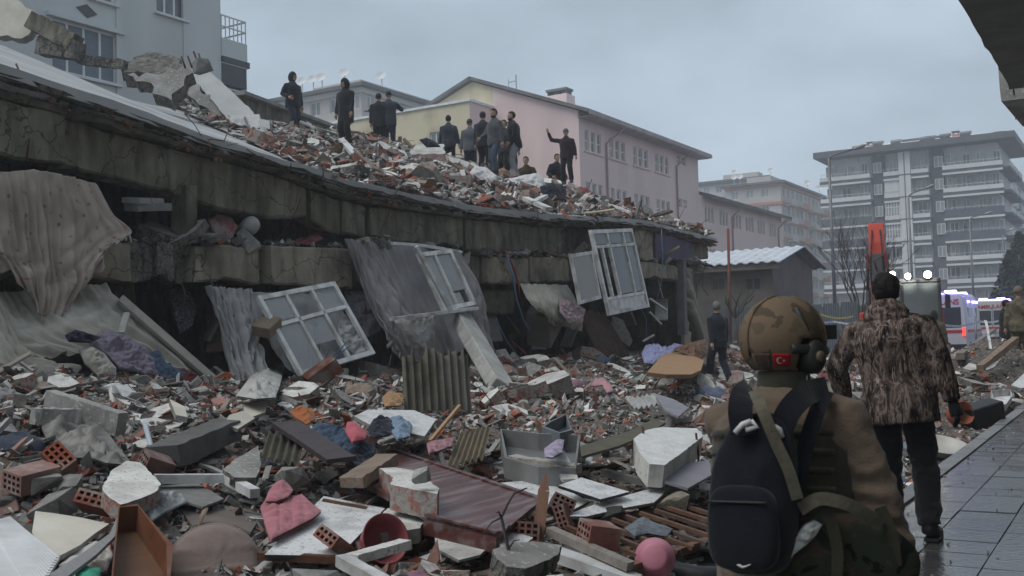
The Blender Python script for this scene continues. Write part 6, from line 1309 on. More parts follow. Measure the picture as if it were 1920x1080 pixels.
LIL = cloth('lilac_blanket_fabric', (.25, .215, .275), (.18, .155, .20), 9, stain=(.12, .1, .13), stain_scale=8, stain_amt=.5)
def fpuff(name, label, cat, pts, h, mt, dx=.7, lean=.9, **k):
 P = [on_x(x, y, FX + dx + (max(p_[1] for p_ in pts) - y) * -.006 * lean) for x, y in pts]; c, n = plane_fit(P)
 P = [CAM + ray(x, y) * ((c - CAM).dot(n) / ray(x, y).dot(n)) for x, y in pts]
 return puffy(name, label, cat, pts, h, mt, P=P, n=n, **k)
fpuff('lilac_blanket', 'lilac grey patterned blanket thrown over the cream canvas', 'blanket', [(165, 640), (188, 622), (215, 622), (240, 632), (270, 650), (298, 690), (298, 705), (265, 700), (225, 690), (205, 668), (172, 650)], .14, LIL, 1.3, amp=.4)
fpuff('cream_cloth', 'cream cloth hanging below the lilac blanket', 'cloth', [(148, 655), (170, 648), (195, 662), (218, 690), (218, 708), (185, 705), (160, 682)], .08, CANV, 1.35, amp=.4)
fpuff('grey_jeans', 'grey-blue jeans strewn at the canvas edge', 'jeans', [(278, 662), (298, 655), (312, 680), (330, 690), (350, 700), (338, 712), (310, 712), (296, 700)], .09, DEN, 1.35, amp=.5)
fpuff('dark_red_shirt', 'dark shirt with red patch at the foot of the canvas', 'clothing', [(326, 692), (345, 690), (372, 704), (402, 722), (380, 728), (345, 712)], .07, cloth('dark_red_cloth', (.16, .02, .025), (.03, .02, .028), 6), 1.35, amp=.5)
fpuff('black_garment', 'black garment lying behind the lilac blanket', 'clothing', [(122, 628), (142, 618), (170, 626), (190, 632), (170, 642), (130, 640)], .08, NAVY, 1.1, amp=.5)
# middle curtain with the fallen window
drape('grey_curtain', 'grey-white curtain hanging in a narrow bundle left of the tilted window', 'curtain', [[W(388, 534, .12), W(425, 538, .16), W(470, 542, .14)], [W(408, 590, .25), W(440, 594, .34), W(478, 596, .3)], [W(428, 650, .45), W(456, 654, .52), W(488, 655, .48)], [W(450, 716, .8), W(474, 722, .85), W(502, 722, .8)]], VOILE, 90, 50, 5, .085, .5, hem=.12)
drape('pale_sheet', 'pale dusty sheet spread behind the tilted window', 'sheet', [[W(470, 546, .05), W(540, 548, .05), W(630, 548, .05)], [W(500, 620, .3), W(570, 620, .3), W(655, 605, .3)], [W(540, 695, .7), W(600, 690, .7), W(690, 655, .6)]], VOILE, 60, 30, 3, .05, .8, wob=.06)
frame_thing('window_frame', 'tilted white window frame with broken cross bars left of centre', 'window frame', W(562, 706, 1.05), W(702, 664, 1.0), W(482, 556, .45), [(.33, .02, .33, .98), (.66, .02, .66, .98), (.02, .62, .98, .66)], WHITEP, glass('dusty_window_glass', (.42, .44, .45), .42, .2), .07, .06, panes=[(.05, .05, .31, .6), (.36, .3, .63, .6), (.05, .68, .31, .95), (.69, .66, .95, .95)])
m = MB(); pc_ = W(500, 612, .62); m.box(pc_, (.28, .34, .16), (.5, .2, .3)); bevel_obj(single(m, 'cardboard_box', mat('brown_box', (.24, .19, .145), (.18, .14, .105), 4, .8, .2), 'small brown box caught in the grey curtain', 'box', pc_), .01)
fpuff('white_cloth', 'white cloth bunched at the right corner of the tilted window', 'cloth', [(640, 580), (652, 598), (672, 618), (690, 640), (700, 662), (672, 668), (650, 655), (636, 640), (632, 605)], .10, VOILE, .95, amp=.5)
fpuff('mauve_bundle', 'dusty mauve bedding bundle between the two curtains', 'bedding', [(645, 545), (690, 548), (716, 580), (712, 620), (690, 632), (660, 600)], .22, MAUVE, .25, amp=.5)
fpuff('dotted_cloth', 'dark cloth with white dots hanging in the gap under the beam', 'cloth', [(318, 545), (352, 535), (368, 575), (362, 610), (338, 625), (326, 590)], .08, cloth('dotted_dark_cloth', (.06, .065, .085), (.035, .038, .05), 4, speck=(.4, .42, .45)), -.15, amp=.4)
# large mauve curtain with window
drape('mauve_curtain', 'long dusty mauve curtain bundle sweeping down left of the hanging window', 'curtain', [[W(650, 446, .2), W(672, 450, .25), W(705, 454, .22)], [W(668, 505, .3), W(692, 512, .42), W(735, 515, .36)], [W(695, 575, .5), W(722, 585, .66), W(765, 585, .58)], [W(728, 630, .72), W(752, 640, .86), W(792, 632, .78)], [W(748, 668, .8), W(768, 676, .9), W(800, 670, .85)]], MAUVE, 100, 70, 6, .11, .15, hem=.14)
drape('mauve_sheet', 'thin mauve sheet stretched flat behind the hanging window', 'curtain', [[W(700, 454, .05), W(770, 460, .05), W(850, 470, .05)], [W(740, 530, .3), W(800, 535, .3), W(876, 530, .25)], [W(770, 600, .5), W(825, 600, .5), W(895, 590, .4)], [W(800, 668, .7), W(850, 660, .65), W(905, 650, .5)]], MAUVE, 70, 40, 4, .04, .6, hem=.15)
drape('mauve_curtain', 'mauve curtain strip hanging right of the hanging window', 'curtain', [[W(835, 468, .3), W(850, 472, .32), W(866, 474, .3)], [W(868, 530, .5), W(884, 534, .52), W(898, 536, .48)], [W(890, 600, .6), W(902, 602, .62), W(914, 604, .58)], [W(896, 650, .62), W(908, 658, .66), W(920, 655, .6)]], MAUVE, 50, 50, 3, .07, .4, hem=.12)
drape('mauve_curtain_swag', 'swag of the mauve curtain bunched under the hanging window sill', 'curtain', [[W(735, 592, .85), W(775, 600, .95), W(818, 588, .92)], [W(745, 610, .95), W(780, 625, 1.05), W(815, 605, 1.0)], [W(750, 640, .92), W(785, 655, 1.0), W(812, 640, .95)]], VOILE, 50, 30, 3, .03, .9)
frame_thing('window_frame', 'white window frame with cracked glass hanging in the mauve curtain', 'window frame', W(832, 585, .95), W(892, 572, .9), W(760, 478, .55), [(.45, .02, .45, .98)], WHITEP, glass('dusty_window_glass', (.42, .44, .45), .42, .2), .075, .07, panes=[(.06, .04, .42, .97), (.48, .30, .94, .97), (.48, .04, .7, .26)])
m = MB(); m.bar(W(780, 462, .85), W(845, 582, 1.05), .06, .06); single(m, 'window_bar', WHITEP, 'loose white window bar crossing the mauve curtain', 'bar', W(845, 582, 1.05))
m = MB(); m.bar(W(735, 598, 1.02), W(893, 578, 1.0), .10, .05); single(m, 'window_sill', WHITEP, 'white window sill board under the window in the mauve curtain', 'sill', W(893, 578, 1.0))
m = MB(); m.bar(W(735, 456, .25), W(790, 460, .25), .06, .05); m.bar(W(790, 460, .25), W(862, 472, .25), .05, .05); single(m, 'curtain_rail', WHITEP, 'white curtain rail above the mauve curtain', 'curtain rail', W(735, 456, .25))
# hanging balcony door with side sash
bl, br, tl = W(1141, 592, .75), W(1216, 576, .70), W(1096, 432, .45)
GL2 = glass('grey_door_glass', (.23, .25, .27), .7, .12)
frame_thing('balcony_door', 'white balcony door and window frame hanging from the upper beam', 'balcony door', bl, br, tl, [(.36, .20, .36, .98), (.74, .20, .74, .98), (.03, .80, .97, .80), (.03, .19, .97, .19), (.18, .2, .18, .80)], WHITEP, GL2, .085, .08, panes=[(.06, .83, .33, .96), (.39, .83, .71, .96), (.77, .83, .94, .96), (.39, .22, .71, .78), (.77, .22, .94, .78)], solid=[(.06, .03, .94, .17)])
frame_thing('open_casement', 'open white window sash hinged left of the hanging balcony door', 'window sash', W(1086, 571, .95), W(1126, 560, .85), W(1060, 478, .85), [], WHITEP, glass('tan_dusty_glass', (.25, .24, .225), .8, .2), .075, .06, panes=[(.1, .05, .9, .95)])
for k, (pts, mt_, lab) in enumerate((([(948, 470), (962, 500), (972, 530), (975, 560)], mat('red_cable', (.30, .05, .035), None, 4, .5, 0), 'red electric cable hanging from the upper beam'), ([(950, 476), (962, 520), (968, 560), (982, 602), (992, 618)], mat('blue_cable', (.12, .20, .33), None, 4, .5, 0), 'blue electric cable hanging next to the red one'), ([(930, 600), (950, 640), (978, 680)], mat('blue_cable', (.12, .2, .33)), 'dark blue cable trailing in the gap below the beam'), ([(960, 640), (985, 662), (1004, 690)], mat('red_cable', (.3, .05, .035)), 'thin red cable trailing in the gap below the beam'), ([(1240, 430), (1243, 480), (1240, 530), (1232, 560)], mat('blue_cable', (.12, .2, .33)), 'thin blue cable hanging by the far purple beam'), ([(1203, 580), (1212, 600), (1210, 640)], mat('blue_cable', (.12, .2, .33)), 'blue cable below the hanging balcony door'))):
 rod('cable', lab, 'cable', [W(x_, y_, .4) for x_, y_ in pts], .022 if k < 2 else .013, mt_, 6)
# cupboard, cloths, rolled things towards the far corner
m = MB(); pc_ = W(1022, 598, .25); m.box(pc_, (.5, 1.0, .75), (.55, .15, .25)); bevel_obj(single(m, 'fallen_cupboard', mat('grey_brown_laminate', (.19, .17, .15), (.135, .12, .105), 3, .6, .1), 'grey-brown cupboard tipped out below the lower beam', 'cupboard', pc_), .01)
drape('cream_bedding', 'cream bedding bunched below the hanging window sash', 'bedding', [[W(975, 530, .3), W(1010, 532, .35), W(1065, 534, .35)], [W(990, 560, .6), W(1030, 562, .7), W(1085, 570, .6)], [W(1015, 585, .75), W(1045, 595, .8), W(1095, 600, .7)], [W(1040, 605, .7), W(1058, 612, .75), W(1088, 618, .65)]], CANV, 60, 36, 7, .04, .3)
fpuff('pink_patterned_cloth', 'white and pink cloth under the open sash', 'cloth', [(1048, 560), (1075, 565), (1098, 580), (1092, 602), (1066, 605), (1050, 585)], .10, cloth('pink_white_print', (.42, .38, .38), (.28, .17, .2), 14), .95, amp=.5)
for k, (x0, y0, x1, y1) in enumerate(((1085, 590, 1135, 690), (1098, 595, 1150, 692), (1110, 598, 1166, 690))):
 a, b = W(x0, y0, .3), W(x1, y1, .7); d = (b - a); s_ = Vector((.1, .45, .12)); corrugated('brown_sheet', 'brown ribbed sheet leaning in the far gap, %s' % ('leftmost of three', 'middle of three', 'rightmost of three')[k], 'ribbed sheet', a, a + s_, b, mat('brown_ribbed', (.12, .085, .07), (.075, .053, .045), 4, .7, .2), 5, .02, .1, k)
fpuff('grey_tarp', 'grey-tan tarp strip hanging in the far gap', 'tarp', [(1148, 592), (1168, 600), (1186, 640), (1180, 650), (1158, 635), (1146, 615)], .06, cloth('grey_tan_tarp', (.21, .195, .17), (.15, .14, .12)), .2, amp=.4)
for k in range(5):
 a = W(1288 + k * 4, 530 + k * 20, -.1 - .0 * k); b = a + Vector((-.25, .6, -.75)); c0 = a + Vector((-.2, -.55, .55)); m = MB(); m.tube([c0, lerp(c0, a, .5) + Vector((.1, 0, .08)), a, lerp(a, b, .5) + Vector((.12, 0, .05)), b], [.10, .15, .16, .15, .10], 12, flat=(1, .75))
 single(m, 'rolled_mattress', CANV if k % 2 else cloth('tan_mattress', (.26, .235, .2), (.19, .17, .145), 5), 'folded mattress hanging at the far corner, %s from the top' % ('first', 'second', 'third', 'fourth', 'fifth')[k], 'mattress', b)
for k, (x0, y0, x1, y1) in enumerate(((1218, 560, 1250, 582), (1218, 585, 1240, 608), (1205, 640, 1226, 628))):
 m = MB(); m.bar(W(x0, y0, .5), W(x1, y1, .7), .07, .04); single(m, 'loose_batten', WHITEP, 'white broken batten near the far column, %s' % ('upper', 'lower', 'lying on the rubble')[k], 'batten', W(x1, y1, .7))
# things standing on the lower beam
vp = W(468, 424, -.12); m = MB(); M4 = Matrix.Translation(vp) @ Euler((R(75), 0, R(70))).to_matrix().to_4x4(); m.lathe([(.002, -.19), (.07, -.18), (.125, -.1), (.135, .0), (.12, .1), (.07, .17), (.03, .19), (.002, .19)], 24, 0, True, M4); single(m, 'white_vase', mat('white_glaze', (.42, .42, .42), (.35, .35, .35), 4, .4, 0), 'white rounded jar lying on the lower beam', 'jar', vp - ZV * .13)
fpuff('red_white_bag', 'red and white bundle on the lower beam beside the jar', 'bundle', [(390, 412), (408, 402), (436, 408), (446, 428), (436, 446), (410, 444), (398, 430)], .12, cloth('red_white_cloth', (.36, .34, .33), (.22, .03, .03), 3), -.08, amp=.4)
for k, (x_, y_, w_, h_) in enumerate(((278, 388, .50, .10), (268, 376, .42, .07))):
 p_ = W(x_, y_, -.1); m = MB(); m.box(p_, (.3, w_, h_), (.1, .12, -.1 + .2 * k)); single(m, 'flat_carton', mat('grey_carton_%d' % k, (.25 + .1 * k, .25 + .1 * k, .25 + .1 * k), None, 5, .8, .2), ('pale flat carton on the lower beam behind the floral curtain', 'thinner grey carton stacked on the pale carton')[k], 'carton', p_)
p_ = W(345, 400, -.1); m = MB(); m.box(p_, (.25, .22, .75), (.1, .1, .2)); single(m, 'broken_pier', CONC_OLD, 'short broken concrete pier between the two beams', 'concrete pier', p_ - ZV * .35)
# rubble and planks deep in the gaps
for k, (x_, y_, dx) in enumerate(((385, 640, -.5), (410, 660, -.3), (560, 650, -.4), (930, 640, -.5), (965, 625, -.8), (1010, 655, -.4), (1060, 650, -.5), (1185, 610, -.5), (1240, 600, -.4), (1235, 560, -.3))):
 a = W(x_, y_, dx); m = MB(); rr_ = random.Random(k); m.bar(a, a + Vector((rr_.uniform(-.4, .3), rr_.uniform(-.7, .7), rr_.uniform(.5, 1.1))), .35, .04); single(m, 'fallen_board', (GREYPNL, WOOD3, PLASTER)[k % 3], 'broken board leaning in the dark gap, %s' % ('left of the grey curtain, upper', 'left of the grey curtain, lower', 'behind the grey curtain', 'right of the white post', 'behind the red cable', 'below the tipped cupboard', 'below the cream bedding', 'under the balcony door', 'left of the far column', 'above the broken battens')[k], 'board', a)
# ------------------------------------------------------------------ large pieces on the roof
def RF(px, py, dz=0.0): return on_f(px, py, hroof, lo=8, dz=dz)
def rblock(label, pts, depth, th, mats, name='roof_slab_piece', cat='concrete slab', lean=0.0, jag=.01):
 """slab standing on the roof, outline in pixels at a given depth, leaning back"""
 P = [at_depth(x, y, depth + (max(q_[1] for q_ in pts) - y) / 100 * lean) for x, y in pts]; c, n = plane_fit(P); m = MB(); Q = []; rr_ = random.Random(int(pts[0][0]))
 for a, b in zip(P, P[1:] + P[:1]):
  k = max(1, int((b - a).length / .12)); Q += [lerp(a, b, i / k) + (n.cross((b - a).normalized()) * rr_.uniform(-jag, jag) * 2 if i else Vector()) for i in range(k)]
 m.slab(Q, n, th, 0, 1, 1); return single(m, name, mats, label, cat, min(P, key=lambda p: p.z))
def dep(px, py):
 a = (RF(px, py) - CAM).dot(FWD); f = (on_x(px, 300, FX) - CAM).dot(FWD); return a if a < f + 16 else f + 6.5
d0 = dep(300, 195); rblock('dark torn concrete slab heaved up above the bare roof', [(225, 122), (262, 104), (292, 98), (330, 108), (352, 122), (340, 138), (290, 140), (245, 135)], d0 + 1.2, .35, [CONC_RAW, CONC_RAW], lean=2.5, jag=.05)
rblock('torn grey slab piece under the heaved slab', [(238, 140), (285, 138), (352, 122), (362, 136), (345, 160), (322, 188), (300, 178), (270, 152)], d0 + .6, .3, [CONC, CONC_RAW], lean=1.0, jag=.05)
chk = CHK[1]; p_ = at_depth(378, 125, d0 + .9); tag(inst('concrete_lump', CHK[1], Matrix.Translation(p_) @ Matrix.Diagonal((.55, .45, .6, 1))), 'knobbly concrete lump with bars at the end of the heaved slab', 'concrete lump')
for k, (x_, y_) in enumerate(((340, 106), (352, 105), (363, 96), (372, 100))):
 a = at_depth(x_ + 8, y_ + 22, d0 + .9); rod('rebar', ('leftmost', 'second', 'third', 'rightmost')[k] + ' bar sticking from the heaved roof slab', 'steel bar', [a, at_depth(x_, y_, d0 + .9)], .02, RUST, 5)
rblock('smooth pale slab leaning to the right behind the bare roof', [(356, 134), (392, 133), (412, 150), (470, 205), (486, 226), (440, 232), (425, 222), (400, 190), (365, 155)], dep(430, 240) + .4, .14, [mat('pale_slab', (.46, .47, .465), (.38, .385, .38), 1.5, .85, .2, 12), CONC], lean=1.5, jag=.008)
rblock('grey narrow slab edge below the pale leaning slab', [(352, 150), (366, 156), (402, 192), (424, 222), (412, 222), (372, 196), (340, 170)], dep(420, 232) + .1, .3, [CONC, CONC_RAW], lean=.5, jag=.03)
rblock('dirty cream wall piece at the top left corner of the roof', [(-20, -2), (40, 4), (70, 28), (62, 52), (40, 72), (0, 68), (-20, 62)], dep(20, 78) + 1, .2, [CREAM, MORTAR], lean=.3, jag=.03, name='wall_piece', cat='wall fragment')
d1 = dep(100, 110)
for k, (a, b, lab) in enumerate(((( 62, 40), (142, 82), 'dark broken beam tilted across the top left roof'), ((78, 88), (150, 96), 'dark block lying under the tilted beam on the roof'), ((150, 112), (235, 122), 'flat dark slab piece behind the bare roof, right of the tilted beam'))):
 pa, pb = at_depth(*a, d1 + .4), at_depth(*b, d1 + .2); m = MB(); rings = []; d_ = (pb - pa).normalized(); s_ = d_.cross(FWD).normalized(); q_ = s_.cross(d_)
 for i in range(9):
  t = i / 8; r1 = lambda z: .16 * (.5 if k == 2 else 1) + .05 * nz3(t * 5 + z, k, z); rings.append([lerp(pa, pb, t) + (s_ * sx + q_ * sy) * r1(sx * 3 + sy) for sx, sy in ((1, 1), (1, -1), (-1, -1), (-1, 1))])
 m.loft(rings, 0, False, True); single(m, 'broken_beam', [CONC_OLD, CONC_RAW, CONC_RAW][k], lab, 'beam', lerp(pa, pb, .5) - ZV * .18)
# slanted rear roof edge behind the first men
pa, pb = at_depth(448, 178, 29), at_depth(700, 270, 36); m = MB(); m.slab([pa, pb, pb - ZV * 1.6, pa - ZV * 1.9], (.6, -.8, .1), .25, 0, 0, 0); rw = single(m, 'rear_parapet', CONC_OLD, 'sloping grey-brown parapet wall behind the people on the left', 'wall', pa - ZV * 1.9)
m = MB(); m.bar(pa + ZV * .05, pb + ZV * .05, .4, .10); m.build('coping', CONC, rw)
rblock('open white cupboard box lying at the foot of the pale leaning slab', [(432, 216), (486, 214), (490, 236), (478, 244), (430, 236)], dep(460, 248), .45, [WHITEPNL, GREYPNL], 'white_cupboard', 'cupboard', .4, .0)
rblock('second white cupboard side standing beside the open cupboard box', [(486, 222), (505, 226), (508, 262), (488, 256)], dep(495, 262), .3, [WHITEPNL, GREYPNL], 'cupboard_side', 'cupboard', .3, .0)
rblock('brick-edged wall slab lying in the middle of the roof', [(766, 290), (832, 288), (838, 298), (834, 310), (768, 308)], dep(800, 310), .8, [BRICK, BRICK], 'brick_slab', 'wall fragment', .0, .02); rblock('white plaster slab on top of the brick-edged slab', [(768, 282), (780, 272), (832, 270), (835, 288), (770, 290)], dep(800, 305), .3, [PLASTER, MORTAR], 'plaster_slab', 'wall fragment', 3, .02)
rblock('white board fallen beside the brick-edged slab', [(838, 292), (868, 300), (905, 318), (890, 322), (850, 312)], dep(868, 318), .1, [PLASTER, MORTAR], 'plaster_slab', 'wall fragment', 2, .01)
rblock('white plaster piece behind the brick rubble left of the centre', [(694, 272), (712, 264), (760, 285), (765, 296), (726, 288)], dep(730, 296), .12, [PLASTER, MORTAR], 'plaster_slab', 'wall fragment', 2, .01)
rblock('red brick wall stump standing left of the brick-edged slab', [(676, 282), (722, 280), (724, 294), (678, 296)], dep(700, 298), .6, [BRICK, BRICK], 'brick_slab', 'wall fragment', 0, .02)
def rpuff(name, label, cat, pts, h, mt, **k):
 d_ = dep(sum(p_[0] for p_ in pts) / len(pts), max(p_[1] for p_ in pts)); P = [at_depth(x, y, d_ + (max(q_[1] for q_ in pts) - y) * .012) for x, y in pts]; c, n = plane_fit(P); return puffy(name, label, cat, pts, h, mt, P=P, n=n, keep=False, **k)
SACK = cloth('white_woven_sack', (.60, .59, .60), (.47, .46, .47), 5)
rpuff('white_sack', 'large white woven sack lying near the waving man', 'sack', [(945, 348), (955, 335), (985, 328), (1010, 324), (1020, 336), (1018, 356), (1005, 364), (975, 360), (950, 362)], .28, SACK, amp=.3, freq=4)
rpuff('white_sack', 'white sack lying before the group of men', 'sack', [(876, 328), (890, 312), (912, 314), (934, 332), (926, 346), (895, 342)], .22, SACK, amp=.35, freq=4)
rpuff('tan_cushion', 'tan round cushion beside the sack before the group', 'cushion', [(926, 322), (944, 314), (956, 324), (950, 338), (932, 342)], .12, cloth('tan_cushion_fabric', (.36, .26, .18), (.28, .2, .135)), amp=.2)
rpuff('black_bag', 'black bag hanging on the roof debris below the waving man', 'bag', [(1012, 350), (1035, 342), (1062, 350), (1062, 378), (1045, 388), (1022, 380)], .20, NAVY, amp=.4, freq=5)
rpuff('navy_jacket', 'navy jacket lying at the feet of the hooded man', 'clothing', [(545, 266), (570, 260), (602, 264), (606, 274), (580, 276), (550, 275)], .14, cloth('navy_jacket', (.03, .045, .085), (.02, .03, .055)), amp=.4, freq=5)
rpuff('dark_jacket', 'dark jacket lying behind the brick-edged slab', 'clothing', [(786, 262), (800, 258), (818, 266), (826, 275), (800, 276)], .16, NAVY, amp=.4, freq=5)
# hand-placed lattice of small frames near the roof end
for k, (x0, y0, x1, y1) in enumerate(((985, 372, 1030, 392), (1000, 380, 1022, 368), (640, 262, 665, 290), (440, 262, 520, 290), (470, 250, 510, 262), (560, 290, 640, 300))):
 m = MB(); m.bar(RF(x0, y0, .35), RF(x1, y1, .35), .14, .07); single(m, 'roof_lath', (WHITEP, PLASTER, WHITEP, WOOD2, WHITEP, CONC)[k], 'pale lath lying on the roof rubble, %s' % ('right of the sack, long', 'right of the sack, short', 'below the second man', 'below the open cupboard', 'right of the open cupboard', 'left of the brick stump')[k], 'lath', RF(x1, y1, .3))
# ------------------------------------------------------------------ scattered rubble: individuals first, then the uncountable rest
rg = random.Random(2024)
def scale_mesh(me, s):
 me.transform(Matrix.Scale(s, 4)); return me
LIB = {
 'hollow_brick': (BR, None), 'brick_half': ([brick_mesh('brick_half', .13, .19, .13, 4, 3, rg, True), brick_mesh('brick_half', .11, .15, .12, 3, 3, rg, True), scale_mesh(hull_mesh('brick_half', BRICK, rg, 14, .6, .3), .2)], None),
 'concrete_chunk': ([hull_mesh('concrete_chunk', CONC, rg, 15, rg.uniform(.5, .9), .3) for _ in range(7)], None),
 'wall_fragment': ([slab_mesh('wall_fragment', [PLASTER, BRICKM, MORTAR], rg, rg.uniform(.5, .9), rg.uniform(.22, .34), rg.choice((6, 7, 9))) for _ in range(7)], None),
 'mortar_fragment': ([slab_mesh('mortar_fragment', [MORTAR, CONC_RAW, CONC_RAW], rg, rg.uniform(.5, .9), rg.uniform(.15, .3), rg.choice((5, 6, 8))) for _ in range(6)], None),
 'plaster_flake': ([slab_mesh('plaster_flake', [PLASTER, MORTAR, MORTAR], rg, rg.uniform(.5, .95), .07, rg.choice((5, 6, 7))) for _ in range(6)], None),
 'tile_shard': ([slab_mesh('tile_shard', [CREAM, BRICK, BRICK], rg, rg.uniform(.5, .95), .05, rg.choice((4, 5, 6))) for _ in range(4)], None),
}
def plank_mesh(name, mt, w_, h_, seed, L=1.0):
 r_ = random.Random(seed); m = MB(); rings = []; bend = r_.uniform(-.03, .03)
 for i in range(6):
  t = i / 5 - .5; z = bend * (1 - 4 * t * t); e = r_.uniform(-.02, .02) if i in (0, 5) else 0
  rings.append([Vector((t * L + e, -w_ / 2, z - h_ / 2)), Vector((t * L - e, w_ / 2, z - h_ / 2)), Vector((t * L - e, w_ / 2, z + h_ / 2)), Vector((t * L + e, -w_ / 2, z + h_ / 2))])
 m.loft(rings, 0, False, True); return m.mesh(name, mt)
LIB['timber_piece'] = ([plank_mesh('timber_piece', (WOOD2, WOOD3)[k % 2], rg.uniform(.05, .12), rg.uniform(.02, .05), k) for k in range(6)], None)
LIB['white_batten'] = ([plank_mesh('white_batten', WHITEP, rg.uniform(.04, .08), rg.uniform(.025, .04), 20 + k) for k in range(4)], None)
LIB['board_piece'] = ([slab_mesh('board_piece', [mt_, mt_, mt_], rg, rg.uniform(.4, .8), .025, rg.choice((4, 4, 5))) for mt_ in (GREYPNL, WHITEPNL, WOOD3, LAV, WHITEPNL)], None)
def rag_mesh(name, mt, seed):
 r_ = random.Random(seed); P = [Vector((math.cos(a) * r_.uniform(.3, .55), math.sin(a) * r_.uniform(.25, .5), 0)) for a in np.linspace(0, 6.28, 9)[:-1]]
 bm = subdiv_cloth(P, Vector((0, 0, 1)), 3, lambda p, d: (.16 * min(1, d / .15) ** .6) * (1 + 1.1 * fbm(p.x * 6 + seed, p.y * 6, seed, 3)) - .03)
 me = bpy.data.meshes.new(name); bm.to_mesh(me); bm.free(); me.materials.append(mt); me.polygons.foreach_set('use_smooth', [True] * len(me.polygons)); return me
RAGC = [(.30, .30, .30), (.05, .06, .09), (.22, .06, .07), (.33, .26, .2), (.12, .15, .22), (.42, .41, .4), (.10, .10, .10), (.28, .15, .2)]
LIB['rag'] = ([rag_mesh('rag', cloth('rag_fabric_%d' % k, c_), k) for k, c_ in enumerate(RAGC)], None)
def bar_mesh(seed):
 r_ = random.Random(seed); m = MB(); m.tube([(-.5, 0, 0), (-.15, r_.uniform(-.06, .06), r_.uniform(0, .06)), (.2, r_.uniform(-.1, .1), r_.uniform(-.05, .08)), (.5, r_.uniform(-.15, .15), r_.uniform(-.05, .12))], .009, 5); return m.mesh('bent_bar', RUST)
LIB['bent_bar'] = ([bar_mesh(k) for k in range(4)], None)
LABELS = {
 'hollow_brick': ('loose red hollow clay brick scattered in the street rubble', 'brick'), 'brick_half': ('broken half of a red clay brick in the street rubble', 'brick'),
 'concrete_chunk': ('loose grey concrete lump in the street rubble', 'concrete chunk'), 'wall_fragment': ('loose wall piece with plaster face and brick core in the street', 'wall fragment'),
 'mortar_fragment': ('loose flat grey mortar slab piece in the street rubble', 'mortar fragment'), 'plaster_flake': ('thin white plaster flake lying in the street rubble', 'plaster flake'),
 'tile_shard': ('small cream tile shard lying in the street rubble', 'tile shard'), 'timber_piece': ('broken timber strip lying loose in the street rubble', 'timber'),
 'white_batten': ('white plastic window strip lying loose in the street rubble', 'plastic strip'), 'board_piece': ('broken furniture board piece in the street rubble', 'board'),
 'rag': ('small crumpled rag lying in the street rubble', 'rag'), 'bent_bar': ('thin bent rusty bar sticking from the street rubble', 'steel bar')}
ROOFLAB = {'hollow_brick': 'loose red hollow brick lying on the collapsed roof', 'brick_half': 'broken red half brick lying on the collapsed roof', 'concrete_chunk': 'loose grey concrete lump on the collapsed roof',
 'wall_fragment': 'plastered wall piece with brick core on the collapsed roof', 'mortar_fragment': 'flat grey mortar piece lying on the collapsed roof', 'plaster_flake': 'thin white plaster flake on the collapsed roof', 'timber_piece': 'broken timber strip lying on the collapsed roof',
 'white_batten': 'white plastic strip lying on the collapsed roof', 'rag': 'small crumpled rag lying on the collapsed roof', 'board_piece': 'broken board piece lying on the collapsed roof', 'bent_bar': 'thin bent rusty bar on the collapsed roof'}
def in_frame(p, mrg=30):
 a = project(p); return a[2] > 1 and -mrg < a[0] < 1920 + mrg and -mrg < a[1] < 1080 + mrg
def blocked(p, size):
 a = project(p); r_ = size * FPX / max(a[2], 1) * .35
 for x0, y0, x1, y1 in KEEP:
  if x0 - r_ < a[0] < x1 + r_ and y0 - r_ * .6 < a[1] < y1 + r_: return True
 return False
def street_pt():
 while True:
  x = rg.uniform(-10.9, -1.95); y = 4.0 + 32 * rg.random() ** 1.5
  if y > 30 and rg.random() < .5: continue
  p = Vector((x, y, hrub(x, y)))
  if in_frame(p): return p
def scatter(kind, n, s0, s1, tilt, flatten=True, sink=.3, pt=street_pt, hf=hrub, lab=LABELS, grp='in the street rubble', scl3=None, smin=None):
 mes = LIB[kind][0]; done = 0; tries = 0
 while done < n and tries < n * 30:
  tries += 1; p = pt(); s = s0 + (s1 - s0) * rg.random() ** 2.0
  if blocked(p, s): continue
  me = rg.choice(mes); d = .15; gx = (hf(p.x + d, p.y) - hf(p.x - d, p.y)) / (2 * d); gy = (hf(p.x, p.y + d) - hf(p.x, p.y - d)) / (2 * d)
  q_ = Vector((0, 0, 1)).rotation_difference(Vector((-gx, -gy, 1)))
  rot = q_.to_matrix().to_4x4() @ Euler((rg.gauss(0, tilt), rg.gauss(0, tilt), rg.uniform(0, 6.28))).to_matrix().to_4x4()
  sv = (s, s * rg.uniform(.75, 1.1), s * rg.uniform(.75, 1.15)) if scl3 is None else (s, scl3, scl3)
  hz_ = max(abs(v.co.z) for v in me.vertices) * sv[2]
  o = inst(kind, me, Matrix.Translation(p + ZV * (hz_ * (1 - sink) + .01)) @ rot @ Matrix.Diagonal((*sv, 1)))
  l_ = lab[kind]; cat = LABELS[kind][1]
  tag(o, l_ if isinstance(l_, str) else l_[0], cat, '%ss %s' % (cat, grp)); done += 1
scatter('wall_fragment', 190, .22, .85, .32); scatter('mortar_fragment', 205, .18, .75, .34); scatter('concrete_chunk', 280, .10, .40, .5)
scatter('board_piece', 150, .3, 1.0, .24, sink=0); scatter('timber_piece', 200, .3, 1.4, .22, sink=0); scatter('white_batten', 130, .3, 1.3, .2, sink=0)
scatter('hollow_brick', 150, .85, 1.05, .5); scatter('brick_half', 260, .8, 1.25, .6); scatter('plaster_flake', 240, .1, .42, .3, sink=0); scatter('tile_shard', 70, .08, .25, .35, sink=0)
scatter('rag', 46, .25, .7, .15, sink=.5); scatter('bent_bar', 60, .4, 1.1, .35, sink=-2)
